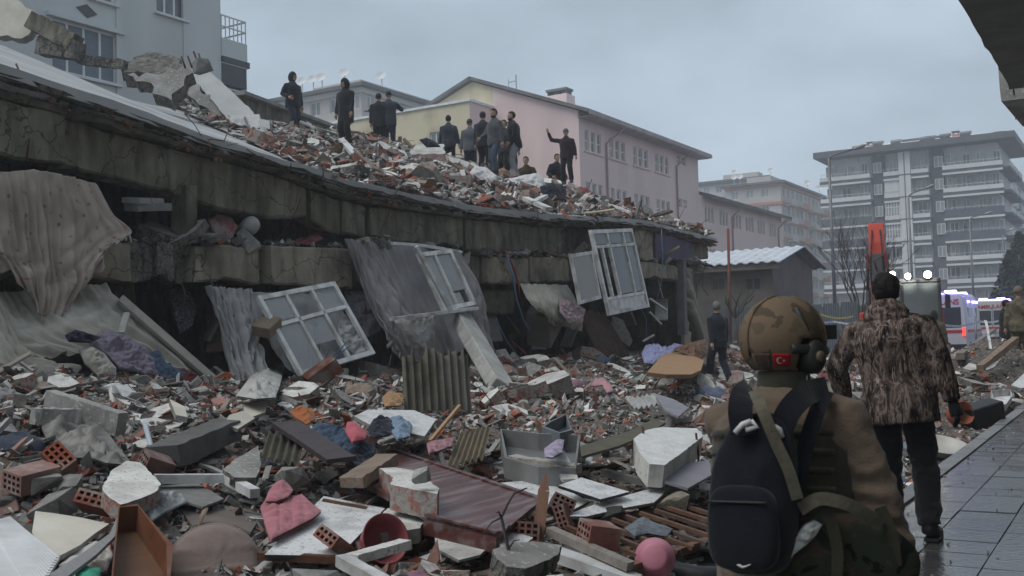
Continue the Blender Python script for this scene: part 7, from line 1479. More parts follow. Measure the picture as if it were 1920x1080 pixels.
# roof: right of the bare strip of slab
L0, L1 = on_f(60, 88, hroof, lo=8), on_f(520, 292, hroof, lo=8)
def on_roof_rubble(x, y): return y > lerp(L1.y, L0.y, (x - L1.x) / (L0.x - L1.x)) - .25 * fbm(x * 1.5, y * 1.5, 2) and y < YEND - .1
def roof_pt():
 while True:
  x = rg.uniform(-19.5, FX + .12) if rg.random() < .7 else FX - 2.5 * rg.random(); y = rg.uniform(5, YEND - .1)
  if on_roof_rubble(x, y):
   p = Vector((x, y, hrr(x, y)))
   if in_frame(p, 5): return p
RK = dict(pt=roof_pt, hf=hrr, lab=ROOFLAB, grp='on the collapsed roof')
KEEP_STREET = KEEP[:]; KEEP.clear()
scatter('wall_fragment', 60, .3, .9, .3, **RK); scatter('mortar_fragment', 60, .25, .9, .3, **RK); scatter('concrete_chunk', 20, .15, .45, .5, **RK); scatter('plaster_flake', 60, .25, .7, .3, sink=0, **RK)
scatter('hollow_brick', 90, .9, 1.1, .45, **RK); scatter('brick_half', 40, 1, 1.5, .5, **RK); scatter('timber_piece', 40, .5, 1.6, .25, sink=0, **RK); scatter('white_batten', 26, .5, 1.5, .2, sink=0, **RK); scatter('board_piece', 26, .5, 1.1, .2, sink=0, **RK); scatter('rag', 16, .4, .9, .2, sink=.5, **RK); scatter('bent_bar', 22, .6, 1.4, .4, sink=-2, **RK)
# roof rubble sheet
xs = list(np.arange(-21.5, FX + .2, .22)); ys = list(np.arange(5, YEND, .22))
m = sheet(lambda x, y: hrr(x, y) - .02 + .10 * fbm(x * 5, y * 5, 4, 2) - .35 * (1 - smooth(FX + .3, FX - .5, x) * 1.0) * .6, xs, ys, keep=lambda x, y: on_roof_rubble(x, y)); o = m.build('roof_rubble_bed', DUSTW); tag(o, 'pale dusty rubble bed covering the collapsed roof', 'rubble', kind='stuff')
# uncountable small pieces
CUBE = np.array([(-1, -1, -1), (1, -1, -1), (1, 1, -1), (-1, 1, -1), (-1, -1, 1), (1, -1, 1), (1, 1, 1), (-1, 1, 1)], float) * .5
CF = [(0, 3, 2, 1), (4, 5, 6, 7), (0, 1, 5, 4), (1, 2, 6, 5), (2, 3, 7, 6), (3, 0, 4, 7)]
nr = np.random.RandomState(5)
def grit(name, label, mats, pts, s0, s1, flatn=.55, el=(.8, 1.7), yw=(.6, 1.1), up=1.2):
 n = len(pts); v = np.repeat(CUBE[None], n, 0) * (1 + nr.uniform(-.35, .35, (n, 8, 3)))
 s = s0 + (s1 - s0) * nr.rand(n) ** 4; sc3 = s[:, None] * np.stack([nr.uniform(*el, n), nr.uniform(*yw, n), nr.uniform(.3, .9, n) * flatn / .55], 1); v *= sc3[:, None, :]
 ax = nr.normal(size=(n, 4)); ax[:, 0] += up; ax[:, 3] *= 1 + up; ax /= np.linalg.norm(ax, axis=1)[:, None]; w_, x, y, z = ax.T
 Rm = np.stack([np.stack([1 - 2 * (y * y + z * z), 2 * (x * y - w_ * z), 2 * (x * z + w_ * y)], 1), np.stack([2 * (x * y + w_ * z), 1 - 2 * (x * x + z * z), 2 * (y * z - w_ * x)], 1), np.stack([2 * (x * z - w_ * y), 2 * (y * z + w_ * x), 1 - 2 * (x * x + y * y)], 1)], 1)
 v = np.einsum('nij,nkj->nki', Rm, v); P_ = np.array([tuple(p) for p in pts]); P_[:, 2] += s * .12; v += P_[:, None, :]
 me = bpy.data.meshes.new(name); me.vertices.add(n * 8); me.vertices.foreach_set('co', v.reshape(-1)); f = (np.array(CF)[None] + (np.arange(n) * 8)[:, None, None]).reshape(-1, 4)
 me.loops.add(f.size); me.loops.foreach_set('vertex_index', f.reshape(-1)); me.polygons.add(len(f)); me.polygons.foreach_set('loop_start', np.arange(len(f)) * 4); me.polygons.foreach_set('loop_total', np.full(len(f), 4)); me.polygons.foreach_set('use_smooth', np.zeros(len(f), bool))
 for q_ in mats: me.materials.append(q_)
 mi = nr.choice(len(mats), n, p=GP[len(mats)]); me.polygons.foreach_set('material_index', np.repeat(mi, 6)); me.update(calc_edges=True)
 o = bpy.data.objects.new(name, me); COL.objects.link(o); tag(o, label, 'rubble', kind='stuff'); return o
GP = {4: [.50, .20, .20, .10]}
gI = lambda nm, a, b, sp=None: mat(nm, a, b, 9, .92, .5, 40, rvar=.4, island=True)
GM = [gI('grit_grey', (.27, .265, .25), (.16, .155, .145)), gI('grit_brick', (.34, .125, .085), (.22, .085, .06)), gI('grit_white', (.58, .58, .56), (.40, .39, .37)), gI('grit_dark', (.11, .10, .09), (.06, .055, .05))]
def free_pt(f):
 for _ in range(6):
  p = f()
  a = project(p)
  if not any(x0 - 6 < a[0] < x1 + 6 and y0 - 4 < a[1] < y1 + 10 for x0, y0, x1, y1 in KEEP_STREET): break
 return p
def spts(n, pt): return [pt() for _ in range(n)]
grit('small_rubble', 'uncounted small rubble covering the street', GM, spts(46000, street_pt), .01, .085, .3)
GP[5] = [.30, .19, .25, .10, .16]; GM5 = GM + [gI('grit_wood', (.24, .16, .11), (.13, .085, .06))]
grit('broken_shards', 'uncounted flat broken shards and splinters covering the street', GM5, spts(11000, lambda: free_pt(street_pt)), .04, .17, .13, (1.0, 3.0), (.25, .9), 3.2)
def near_pt():
 while True:
  x = rg.uniform(-9.5, -2.0); y = 4.0 + 8.5 * rg.random(); p = Vector((x, y, hrub(x, y)))
  if in_frame(p): return p
GP[5] = [.34, .20, .20, .14, .12]; grit('near_shards', 'uncounted small splinters and shards in the foreground rubble', GM5, spts(9000, near_pt), .025, .12, .16, (.9, 3.0), (.3, .9), 2.6)
_k = KEEP[:]; KEEP[:] = [(a + 14, b + 10, c - 14, d - 12) for a, b, c, d in KEEP_STREET]
NK = dict(pt=near_pt); scatter('wall_fragment', 45, .15, .42, .35, **NK); scatter('timber_piece', 34, .3, .9, .25, sink=0, **NK); scatter('white_batten', 40, .25, .8, .25, sink=0, **NK); scatter('plaster_flake', 50, .1, .35, .35, sink=0, **NK); scatter('hollow_brick', 24, .75, 1.0, .6, **NK); scatter('board_piece', 40, .25, .6, .3, sink=0, **NK); scatter('rag', 20, .2, .45, .2, sink=.5, **NK); scatter('bent_bar', 40, .3, 1.0, .5, sink=-2, **NK); KEEP[:] = _k
GP[4] = [.36, .20, .38, .06]
grit('roof_grit', 'uncounted small pale rubble on the collapsed roof', GM, spts(20000, roof_pt), .02, .13, .3)
GP[5] = [.26, .20, .36, .08, .10]; grit('roof_shards', 'uncounted flat broken shards on the collapsed roof', GM5, spts(6000, roof_pt), .06, .24, .14, (1.0, 3.0), (.25, .9), 3.0)
# debris caught along the broken roof edge and on the beam ledges
def edge_pt():
 y = rg.uniform(5.5, YEND - .1); k = rg.random()
 if k < .62: return Vector((FX + rg.uniform(-.12, .10), y, interp(EDGE, y) - .1 - (interp(EDGE, y) - .1 - interp(B1T, y)) * rg.choice((0, .25, .5, .75)) + rg.uniform(-.01, .02)))
 return Vector((FX + rg.uniform(-.5, .0), y, interp(B2T, y) + .04))
GP[4] = [.42, .20, .16, .22]; grit('edge_rubble', 'small crushed debris caught along the broken slab edges', GM, spts(2200, edge_pt), .03, .13, .3)
def pave_pt():
 x = KX + .02 + 2.4 * rg.random() ** 1.6; y = rg.uniform(4.5, 19); return Vector((x, y, .006))
GP[4] = [.4, .12, .1, .38]; grit('pavement_grit', 'scattered grit and crumbs on the wet pavement', GM, spts(800, pave_pt), .003, .022, .3)
# lumps and bars wedged along the beams
ROOFLAB.clear(); ROOFLAB.update({'concrete_chunk': 'grey concrete lump wedged on a ledge of the fallen front', 'bent_bar': 'thin rusty bar hanging from the broken beams', 'mortar_fragment': 'flat mortar piece jammed between the fallen storeys', 'timber_piece': 'splintered timber jammed between the fallen storeys', 'rag': 'rag caught between the fallen storeys'})
def ledge_pt():
 y = rg.uniform(6, YEND - .5); return Vector((FX - rg.uniform(.0, .35), y, interp(B2T, y) + .02))
def hang_pt():
 y = rg.uniform(6, YEND - .5); return Vector((FX + rg.uniform(-.1, .2), y, interp(rg.choice((B1B, B2B, EDGE, B1T)), y) - .05))
LK = dict(hf=lambda x, y: 0.0, lab=ROOFLAB, grp='in the fallen front')
scatter('concrete_chunk', 70, .14, .55, .5, pt=ledge_pt, **LK); scatter('mortar_fragment', 35, .3, .9, .4, pt=ledge_pt, **LK); scatter('timber_piece', 26, .5, 1.4, .4, pt=ledge_pt, sink=0, **LK); scatter('rag', 16, .3, .7, .4, pt=ledge_pt, **LK); scatter('bent_bar', 80, .4, 1.3, 1.2, pt=hang_pt, sink=1, **LK)
# ------------------------------------------------------------------ people
def remesh(mb, voxel, it=5, fac=.5, fold=0.0, ff=7.0, seed=0.0, wrinkle=None, adapt=0):
 """fuse the collected volumes into one continuous surface, smooth it and press cloth creases into it"""
 me = mb.mesh('tmp', []); ob = bpy.data.objects.new('tmp', me); COL.objects.link(ob)
 r = ob.modifiers.new('r', 'REMESH'); r.mode = 'VOXEL'; r.voxel_size = voxel; r.adaptivity = adapt
 s_ = ob.modifiers.new('s', 'SMOOTH'); s_.factor = fac; s_.iterations = it
 dg = bpy.context.evaluated_depsgraph_get(); out_ = bpy.data.meshes.new_from_object(ob.evaluated_get(dg)); bpy.data.objects.remove(ob); bpy.data.meshes.remove(me)
 if fold:
  nn = [v.normal.copy() for v in out_.vertices]
  for v, n in zip(out_.vertices, nn):
   p = v.co; a = fbm(p.x * ff + seed, p.y * ff, p.z * ff * 1.3, 3); b = 1 - 2 * abs(nz3(p.x * ff * .8 + 5 + seed, p.y * ff * .8, p.z * ff * 1.7 + seed))
   k = 1.0 if wrinkle is None else wrinkle(p); v.co = p + n * (fold * k * (a * 1.1 + .55 * b))
 return out_
def mesh_obj(name, me, mt, parent, off=None, smooth=True):
 o = bpy.data.objects.new(name, me); COL.objects.link(o); me.materials.clear(); me.materials.append(mt)
 me.polygons.foreach_set('use_smooth', [smooth] * len(me.polygons)); o.parent = parent
 return o
def ik(a, b, l1, l2, pole):
 d = b - a; L = min(d.length, (l1 + l2) * .999); d = d.normalized() * L if d.length > 1e-6 else Vector((0, 0, -1)) * L
 b = a + d; x = (l1 * l1 - l2 * l2 + L * L) / (2 * L); h = math.sqrt(max(0, l1 * l1 - x * x)); dn = d.normalized(); pl = Vector(pole); pl = (pl - dn * pl.dot(dn)).normalized()
 return a + dn * x + pl * h, b
SKIN = mat('skin', (.42, .27, .20), (.36, .22, .16), 8, .6, .1); HAIR = mat('dark_hair', (.022, .018, .015), (.012, .010, .009), 40, .7, .6, 120, stretch=(1, 1, .3)); GREYH = mat('grey_hair', (.20, .19, .18), (.12, .115, .11), 40, .7, .6, 120)
SHOE = mat('dark_shoe', (.03, .03, .032), (.02, .02, .021), 6, .6, .1); EYE = mat('eye_dark', (.03, .025, .02), None, 4, .3, 0)
def hand_mesh(m, w_, d, palm_n, s=1.0, curl=.5, side=1):
 """palm and five unequal fingers; w_ = wrist, d = pointing direction, palm_n = palm normal"""
 d = d.normalized(); pn = (palm_n - d * palm_n.dot(d)).normalized(); x = d.cross(pn) * side
 c = w_ + d * .05 * s
 m.tube([w_ - d * .02 * s, w_ + d * .02 * s, w_ + d * .055 * s, w_ + d * .09 * s], [.027 * s, .034 * s, .040 * s, .036 * s], 10, flat=None)
 for k, (o_, L) in enumerate(((.030, .068), (.010, .078), (-.011, .073), (-.030, .058))):
  a = w_ + d * .085 * s + x * o_ * s; b = a + (d * math.cos(curl * .6) + pn * math.sin(curl * .6)) * L * .48 * s; e = b + (d * math.cos(curl * 1.5) + pn * math.sin(curl * 1.5)) * L * .30 * s; f = e + (d * math.cos(curl * 2.3) + pn * math.sin(curl * 2.3)) * L * .24 * s
  m.tube([a, b, e, f], [.0098 * s, .0092 * s, .0085 * s, .0065 * s], 7)
 a = w_ + d * .03 * s + x * .028 * s; b = a + (d * .55 + x * .7 + pn * .25).normalized() * .036 * s; e = b + (d * .85 + x * .35 + pn * .3).normalized() * .030 * s; f = e + (d * .95 + pn * .3).normalized() * .02 * s
 m.tube([a, b, e, f], [.014 * s, .0115 * s, .0105 * s, .008 * s], 7)
def person(label, base, yaw, jacket, trousers, H=1.75, hdrop=0.028, lean=0.0, side=0.0, twist=0.0, pel=None, hands=None, feet=None, head=(0, 0), hat='hair', hair=HAIR, hatm=None, shoe=SHOE, voxel=.021, jfold=.009, jlen=.03, bulk=1.13, beard=False, skin=SKIN, gloves=None, hooddown=False, group='people on and around the ruin', jf=7, facemask=None, elbow=None, vest=None, cap=None, tfold=.008, extra=None, sitting=False):
 """continuous body with face and fingered hands, clothing shells over it; yaw turns +y (his front) about z"""
 S = H / 1.75; root = thing('person', label, 'person', base, 0, group); rz = Matrix.Rotation(yaw, 3, 'Z'); V = lambda x, y, z: Vector((x, y, z)) * S
 pz = .93 if pel is None else pel; P0 = V(0, 0, pz); up = Vector((side, math.sin(lean), math.cos(lean))).normalized(); rt = (Matrix.Rotation(twist, 3, 'Z') @ Vector((1, 0, 0))); rt = (rt - up * rt.dot(up)).normalized(); fw = up.cross(rt)
 chest = P0 + up * .36 * S; neck = P0 + up * .545 * S; hd = neck + up * .06 * S + (Vector((0, .02, .10 - hdrop)) * S); hr = Matrix.Rotation(head[0], 3, 'Z') @ Matrix.Rotation(head[1], 3, 'X')
 hx, hy, hzv = hr @ (Matrix.Rotation(twist, 3, 'Z') @ Vector((1, 0, 0))), hr @ (Matrix.Rotation(twist, 3, 'Z') @ Vector((0, 1, 0))), hr @ Vector((0, 0, 1)); hc = hd + hzv * .03 * S
 hp = lambda x, y, z: hc + (hx * x + hy * y + hzv * z) * S
 sh = [P0 + up * .465 * S + rt * s_ * .175 * S * bulk for s_ in (-1, 1)]
 hands = hands or [V(-.30, .05, .80), V(.30, .05, .80)]; feet = feet or [V(-.11, .02, .09), V(.11, -.02, .09)]
 el, wr = [], []
 for k, s_ in enumerate((-1, 1)):
  pole = Vector((s_ * .5, -1, -.15)) if elbow is None or elbow[k] is None else Vector(elbow[k]); e, w_ = ik(sh[k], Vector(hands[k]), .29 * S, .255 * S, pole); el.append(e); wr.append(w_)
 hip = [P0 + rt * s_ * .095 * S - Vector((0, 0, .02)) * S for s_ in (-1, 1)]; kn, an = [], []
 for k in (0, 1):
  e, w_ = ik(hip[k], Vector(feet[k]), .43 * S, .42 * S, Vector((0, 1, .1)) if not sitting else Vector((0, .6, 1))); kn.append(e); an.append(w_)
 b = MB(); j = MB(); t = MB()
 def torso(m, e, z0=-.1, top=True):
  rings = []
  for f, wx, wy, oy in ((z0, .155, .125, 0), (.0, .16, .125, 0), (.12, .145, .11, .005), (.25, .155, .12, .01), (.36, .168, .128, .0), (.44, .150, .115, -.005), (.50, .10, .088, -.01), (.55, .055, .06, .0)):
   c = P0 + up * f * S + fw * oy * S; rings.append([c + (rt * math.cos(a) * (wx * bulk + e) + fw * math.sin(a) * (wy * bulk + e)) * S for a in np.linspace(0, 2 * math.pi, 17)[:-1]])
  m.loft(rings, 0, True, True)
 torso(b, 0); b.tube([neck - up * .06 * S, neck + up * .03 * S, hd + hzv * -.02 * S], [.065 * S, .055 * S, .055 * S], 12)
 b.ell(hp(0, -.008, .035), (.078 * S, .099 * S, .100 * S), 18, 12); b.ell(hp(0, .022, -.045), (.055 * S, .066 * S, .068 * S), 14, 10); b.ell(hp(0, .07, -.085), (.026 * S, .022 * S, .02 * S), 8, 6)
 b.tube([hp(0, .088, .03), hp(0, .108, -.005), hp(0, .102, -.018)], [.008 * S, .014 * S, .012 * S], 8); b.ell(hp(0, .083, .048), (.05 * S, .012 * S, .010 * S), 10, 6); b.ell(hp(0, .090, -.052), (.024 * S, .008 * S, .009 * S), 8, 6)
 for s_ in (-1, 1): b.ell(hp(s_ * .077, -.008, .0), (.010 * S, .020 * S, .030 * S), 8, 6); b.ell(hp(s_ * .04, .062, -.01), (.022 * S, .022 * S, .018 * S), 8, 6)
 for k in (0, 1):
  sr = .4 + .6 * bulk
  b.tube([sh[k], lerp(sh[k], el[k], .5), el[k], lerp(el[k], wr[k], .35), wr[k]], [.055 * S, .05 * S, .042 * S, .043 * S, .028 * S], 10); b.tube([hip[k], lerp(hip[k], kn[k], .5), kn[k], lerp(kn[k], an[k], .35), an[k]], [.085 * S, .075 * S, .055 * S, .056 * S, .038 * S], 10)
  j.tube([neck - up * .075 * S, lerp(neck - up * .06 * S, sh[k], .62), sh[k] - up * .012 * S, lerp(sh[k], el[k], .5), el[k], lerp(el[k], wr[k], .5), lerp(el[k], wr[k], .97)], [x * S * sr for x in (.06, .066, .074, .068, .062, .055, .046)], 12)
  t.tube([hip[k] + up * .05 * S, lerp(hip[k], kn[k], .4), kn[k], lerp(kn[k], an[k], .4), lerp(kn[k], an[k], .98)], [x * S for x in (.108, .104, .085, .083, .076)], 12)
 torso(j, .043, z0=-.12 - jlen); j.tube([neck - up * .05 * S, neck + up * .058 * S], [.092 * S, .080 * S], 12)
 rg_ = []
 for f, wx, wy in ((-.10, .15, .12), (.0, .172, .14), (.1, .165, .13)):
  c = P0 + up * f * S; rg_.append([c + (rt * math.cos(a) * wx * bulk + fw * math.sin(a) * wy * bulk) * S for a in np.linspace(0, 2 * math.pi, 17)[:-1]])
 t.loft(rg_, 0, True, True)
 rot = lambda me: (me.transform(rz.to_4x4()), me)[1]
 sd = sum(map(ord, label)) % 97
 if extra: extra(j, dict(P0=P0, up=up, rt=rt, fw=fw, neck=neck, S=S, sh=sh, el=el, wr=wr, hp=hp))
 bo = mesh_obj('body', rot(remesh(b, min(voxel * .8, .016) * S, 2)), skin, root)
 jo = mesh_obj('jacket', rot(remesh(j, voxel * S, 4, .5, jfold, jf, sd, wrinkle=lambda p: .6 + 1.1 * math.exp(-min(((p - e).length / (.14 * S)) ** 2 for e in el)) + .7 * math.exp(-((p.z - P0.z - .02) / .12) ** 2))), jacket, root)
 to = mesh_obj('trousers', rot(remesh(t, voxel * S, 3, .5, tfold, 8, sd + 3, wrinkle=lambda p: .5 + 1.4 * math.exp(-min(((p - e).length / (.14 * S)) ** 2 for e in kn + an)))), trousers, root)
 for k, s_ in enumerate((-1, 1)):
  m = MB(); d = (wr[k] - el[k]).normalized(); pn = Vector((-s_, .2, 0)); hand_mesh(m, wr[k], d, pn if abs(d.x) < .8 else Vector((0, 0, -1)), S * (1.06 if gloves else 1), .45, 1 if s_ > 0 else -1)
  m.v = [tuple(rz @ Vector(v)) for v in m.v]; h_ = m.build('glove' if gloves else 'hand', gloves or skin, root, False)
  m = MB(); f = an[k]; fd = (Matrix.Rotation(.12 * -s_, 3, 'Z') @ Vector((0, 1, 0))); rise = max(0.0, f.z - .09 * S); tz = max(.0, f.z - .09 * S) * .55
  m.tube([f + Vector((0, 0, .05)) * S, f + Vector((0, -.03, -.02)) * S, f + (fd * .05 + Vector((0, 0, -.04))) * S, f + (fd * .13) * S + Vector((0, 0, -.052 * S - tz * .6)), f + (fd * .19) * S + Vector((0, 0, -.058 * S - tz))], [.048 * S, .055 * S, .05 * S, .046 * S, .03 * S], 10, flat=(1, .9))
  m.box(f + fd * .065 * S + Vector((0, 0, -.078 * S - tz * .4)), (.085 * S, .27 * S, .022 * S), (math.atan2(-tz, .13), 0, 0))
  m.v = [tuple(rz @ Vector(v)) for v in m.v]; m.build('shoe', shoe, root, False)
  m = MB(); m.ell(hp(s_ * .031, .083, .018), (.011 * S, .006 * S, .006 * S), 8, 6); m.v = [tuple(rz @ Vector(v)) for v in m.v]; m.build('eye', EYE, root, False)
 def shell(name, mt_, c, r, keep, seg=22, rings=16, nz=0.0):
  m = MB(); m.ell((0, 0, 0), r, seg, rings); vs = [];
  for v in m.v:
   x, y, z = v; k = 1 + nz * fbm(x * 30, y * 30, z * 30 + sd, 2); vs.append((x * k, y * k, z * k))
  fs = [f for f in m.f if keep(sum((Vector(m.v[i]) for i in f), Vector()) / len(f))]; q_ = MB(); q_.add([rz @ (hp(0, 0, 0) + (hx * (x + c[0]) + hy * (y + c[1]) + hzv * (z + c[2])) * S) for x, y, z in vs], fs, 0, True)
  o = q_.build(name, mt_, root, False); sdm = o.modifiers.new('thickness', 'SOLIDIFY'); sdm.thickness = .008 * S; sdm.offset = 1; return o
 if hat in ('hair', 'cap', 'bald'):
  if hat != 'bald': shell('hair', hair, (0, -.012, .044), (.083, .103, .102), lambda p: p.z > .03 + (.0 if p.y < .03 else .45 * (p.y - .03)) or (p.y < -.005 and p.z > -.075), *((64, 48, .16) if voxel < .012 else (22, 16, .06)))
 if hat == 'hood': shell('hood', hatm or jacket, (0, -.02, .0), (.096, .118, .150), lambda p: not (p.y > .055 and -.075 < p.z < .065 and abs(p.x) < .062), nz=.05)
 if hat == 'beanie': shell('beanie', hatm, (0, -.008, .045), (.085, .104, .105), lambda p: p.z > -.005 or (p.y < -.02 and p.z > -.04), nz=.02)
 if hat == 'cap':
  shell('cap', hatm, (0, -.005, .05), (.086, .105, .085), lambda p: p.z > .0); m = MB(); m.slab([hp(-.07, .07, .06), hp(-.05, .15, .05), hp(.05, .15, .05), hp(.07, .07, .06)], hzv, .008 * S); m.v = [tuple(rz @ Vector(v)) for v in m.v]; m.build('cap_peak', hatm, root, False)
 if beard: shell('beard', hair, (0, .018, -.045), (.060, .073, .074), lambda p: p.z < -.002 and p.y > -.02)
 if facemask: shell('face_mask', facemask, (0, .018, -.045), (.064, .078, .076), lambda p: p.z < .03 and p.y > -.03)
 if hooddown:
  m = MB(); a_ = neck + up * .055 * S
  rings = []
  for f, wx, wy, oy in ((.075, .088, .085, -.005), (.06, .112, .10, -.02), (.02, .138, .11, -.04), (-.03, .142, .095, -.06), (-.08, .118, .075, -.08), (-.12, .06, .04, -.095)):
   c = a_ - up * .05 * S + up * f * S + fw * oy * S; rings.append([c + (rt * math.cos(a) * wx + fw * math.sin(a) * wy - up * .02 * math.sin(a)) * S for a in np.linspace(0, 2 * math.pi, 25)[:-1]])
  m.loft(rings, 0, True, True)
  ho_ = mesh_obj('hood', rot(remesh(m, voxel * S * .9, 3, .5, .02, 11, sd)), jacket, root)
 root['_up'] = 0; del root['_up']
 return root, dict(P0=P0, neck=neck, sh=sh, el=el, wr=wr, S=S, rz=rz, up=up, rt=rt, fw=fw, hp=hp, base=Vector(base))
# clothing
BLK = cloth('black_jacket_fabric', (.017, .019, .025), (.010, .011, .015)); BLK2 = cloth('black_blue_jacket', (.018, .023, .033), (.011, .014, .021)); NVY = cloth('dark_navy_trousers', (.022, .028, .042), (.014, .018, .028)); JEANB = cloth('blue_jeans', (.06, .085, .125), (.04, .055, .085)); GRYJ = cloth('grey_knit', (.085, .09, .098), (.06, .063, .07)); GRYV = cloth('grey_vest', (.12, .13, .15), (.085, .092, .108)); SLATEJ = cloth('slate_jacket', (.04, .05, .065), (.026, .033, .044)); LGTR = cloth('light_grey_sweatpants', (.24, .25, .27), (.18, .19, .205)); MAR = cloth('maroon_black_jacket', (.030, .016, .022), (.02, .011, .015)); BLKT = cloth('black_trousers', (.012, .012, .014), (.008, .008, .009))
def facing(px, py, d): p = at_depth(px, py, d); return p
def yaw_to_cam(p, off=0.0):
 """yaw that makes +y point to the camera, turned by off (positive = to their left)"""
 d = Vector((CAM.x - p.x, CAM.y - p.y)); return math.atan2(-d.x, d.y) + off
def roofman(label, px, pyhead, pyfeet, off, jacket, trousers, dep_=None, H=1.75, **k):
 """stand a person on the roof rubble: head and feet rows fix the distance"""
 d_ = dep_ or FPX * H / (pyfeet - pyhead); p = at_depth(px, pyfeet, d_); return person(label, p, yaw_to_cam(p, off), jacket, trousers, H=H, group='people on the collapsed roof', **k), p
Vv = Vector
roofman('person in black hooded top walking down the roof, farthest left', 550, 136, 256, R(35), BLK2, NVY, hat='hood', hands=[Vv((-.28, .02, .84)), Vv((.26, .20, 1.02))], feet=[Vv((-.10, -.12, .12)), Vv((.10, .16, .09))], head=(R(15), R(-12)))
roofman('person in long black hooded coat standing second from left', 650, 148, 276, R(-35), BLK, BLKT, hat='hood', jlen=.18, hands=[Vv((-.24, .12, .82)), Vv((.24, .10, .82))], head=(R(-15), R(-14)), bulk=1.08)
roofman('person in dark parka with arm stretched out to the left', 731, 172, 280, R(180), SLATEJ, NVY, hat='beanie', hatm=BLK, hands=[Vv((-.62, .15, 1.22)), Vv((.20, .22, 1.38))], bulk=1.12, jlen=.10, elbow=[(-.2, -.3, -1), (.8, -.2, -.6)])
roofman('person in black half hidden behind the dark parka', 712, 190, 284, R(180), BLK, BLKT, dep_=31.5, hat='hair', hands=[Vv((-.25, .05, .82)), Vv((.25, .05, .82))])
roofman('person in slate jacket seen from behind, first of the group', 843, 217, 322, R(175), SLATEJ, BLKT, hat='hair', hands=[Vv((-.30, .05, .85)), Vv((.32, .02, .84))])
roofman('person in grey quilted vest seen from behind', 883, 224, 332, R(178), GRYV, NVY, hat='beanie', hatm=SLATEJ, hands=[Vv((-.28, .08, .84)), Vv((.28, .06, .84))], bulk=1.08)
roofman('person in black jacket behind the grey knit top', 908, 208, 326, R(160), BLK2, BLKT, dep_=29.5, hat='hair', hands=[Vv((-.26, .06, .84)), Vv((.26, .06, .84))])
roofman('bearded person in grey knit top and blue trousers, largest of the group', 930, 205, 330, R(-50), GRYJ, JEANB, hat='hair', beard=True, hands=[Vv((-.28, -.02, .82)), Vv((.26, .30, 1.0))], head=(R(10), R(-6)), feet=[Vv((-.11, .1, .09)), Vv((.12, -.12, .10))])
roofman('bearded person in black jacket and light grey sweatpants at right of the group', 968, 210, 334, R(-75), BLK, LGTR, hat='hair', beard=True, hands=[Vv((-.2, .22, .92)), Vv((.22, .25, .95))], bulk=1.05, lean=.12, feet=[Vv((-.11, .06, .09)), Vv((.12, -.06, .09))])
roofman('person in dark top behind the group, only head and shoulders showing', 948, 222, 336, R(-30), SLATEJ, BLKT, dep_=31.0, hat='hair', hands=[Vv((-.26, .06, .84)), Vv((.26, .06, .84))])
roofman('person with dark hair at the back right of the group', 958, 219, 336, R(20), BLK2, BLKT, dep_=31.8, hat='hair', hands=[Vv((-.26, .06, .84)), Vv((.26, .06, .84))])
roofman('person in maroon black jacket and cap waving an arm on the roof', 1064, 250, 344, R(-12), MAR, BLKT, dep_=31.0, H=1.62, hat='cap', hatm=cloth('grey_cap', (.11, .13, .16), (.08, .095, .12)), hands=[Vv((-.30, .05, .74)), Vv((.52, .10, 1.55))], elbow=[(-.6, -.6, 0), (.6, 0, -.6)], feet=[Vv((-.14, .05, .09)), Vv((.12, -.05, .09))])
roofman('person crouching behind debris left of the waving person', 1040, 292, 362, R(30), BLK, BLKT, dep_=32.5, H=1.7, hat='hair', pel=.42, sitting=True, lean=.35, hands=[Vv((-.25, .35, .45)), Vv((.25, .35, .45))], feet=[Vv((-.15, .2, .09)), Vv((.15, .15, .09))])
roofman('person kneeling with dark hair and yellow-edged jacket beside the white sack', 992, 302, 372, R(-20), cloth('black_yellow_jacket', (.025, .025, .025), (.07, .045, .015), 3), BLKT, dep_=30.5, H=1.7, hat='hair', pel=.42, sitting=True, lean=.3, hands=[Vv((-.25, .35, .45)), Vv((.25, .35, .45))], feet=[Vv((-.15, .2, .09)), Vv((.15, .15, .09))])
# man walking in the street
p_ = at_depth(1349, 718, FPX * 1.76 / 150); person('person with cropped grey hair in dark jacket walking in the street', p_, yaw_to_cam(p_, R(-150)), BLK2, NVY, H=1.76, hat='hair', hair=GREYH, hands=[Vv((-.24, -.16, .84)), Vv((.26, .1, .85))], feet=[Vv((-.10, .22, .10)), Vv((.12, -.22, .13))], head=(R(-10), 0), bulk=1.05, voxel=.015)
# people at the right edge
CAMO2 = bpy.data.materials.new('pale_camouflage');
p_ = at_depth(1916, 690, 23.0)
OLIVE = mat('olive_multicam', (.17, .145, .095), (.065, .065, .042), 9, .95, .3, 60, stain=(.11, .08, .055), stain_scale=7, stain_amt=.8, ramp=(.42, .56))
person('person in pale camouflage and tan beanie cut by the right edge', p_, yaw_to_cam(p_, R(170)), OLIVE, OLIVE, H=1.78, hat='beanie', hatm=cloth('tan_beanie', (.20, .155, .115), (.15, .115, .085)), bulk=1.08, hands=[Vv((-.30, .05, .85)), Vv((.30, .05, .85))])
p_ = at_depth(1891, 688, 27.0); person('person in black raising a phone with both hands at the right', p_, yaw_to_cam(p_, R(120)), BLK, BLKT, H=1.72, hat='hair', hands=[Vv((-.05, .34, 1.52)), Vv((.12, .32, 1.50))], voxel=.017)
ph = at_depth(1909, 525, 26.8)
p_ = at_depth(1757, 706, 27.5); person('person with dark hood mostly hidden behind the camouflage jacket', p_, yaw_to_cam(p_, R(160)), cloth('khaki_jacket', (.10, .085, .06), (.07, .06, .043)), BLKT, H=1.72, hat='hood', hatm=BLK)
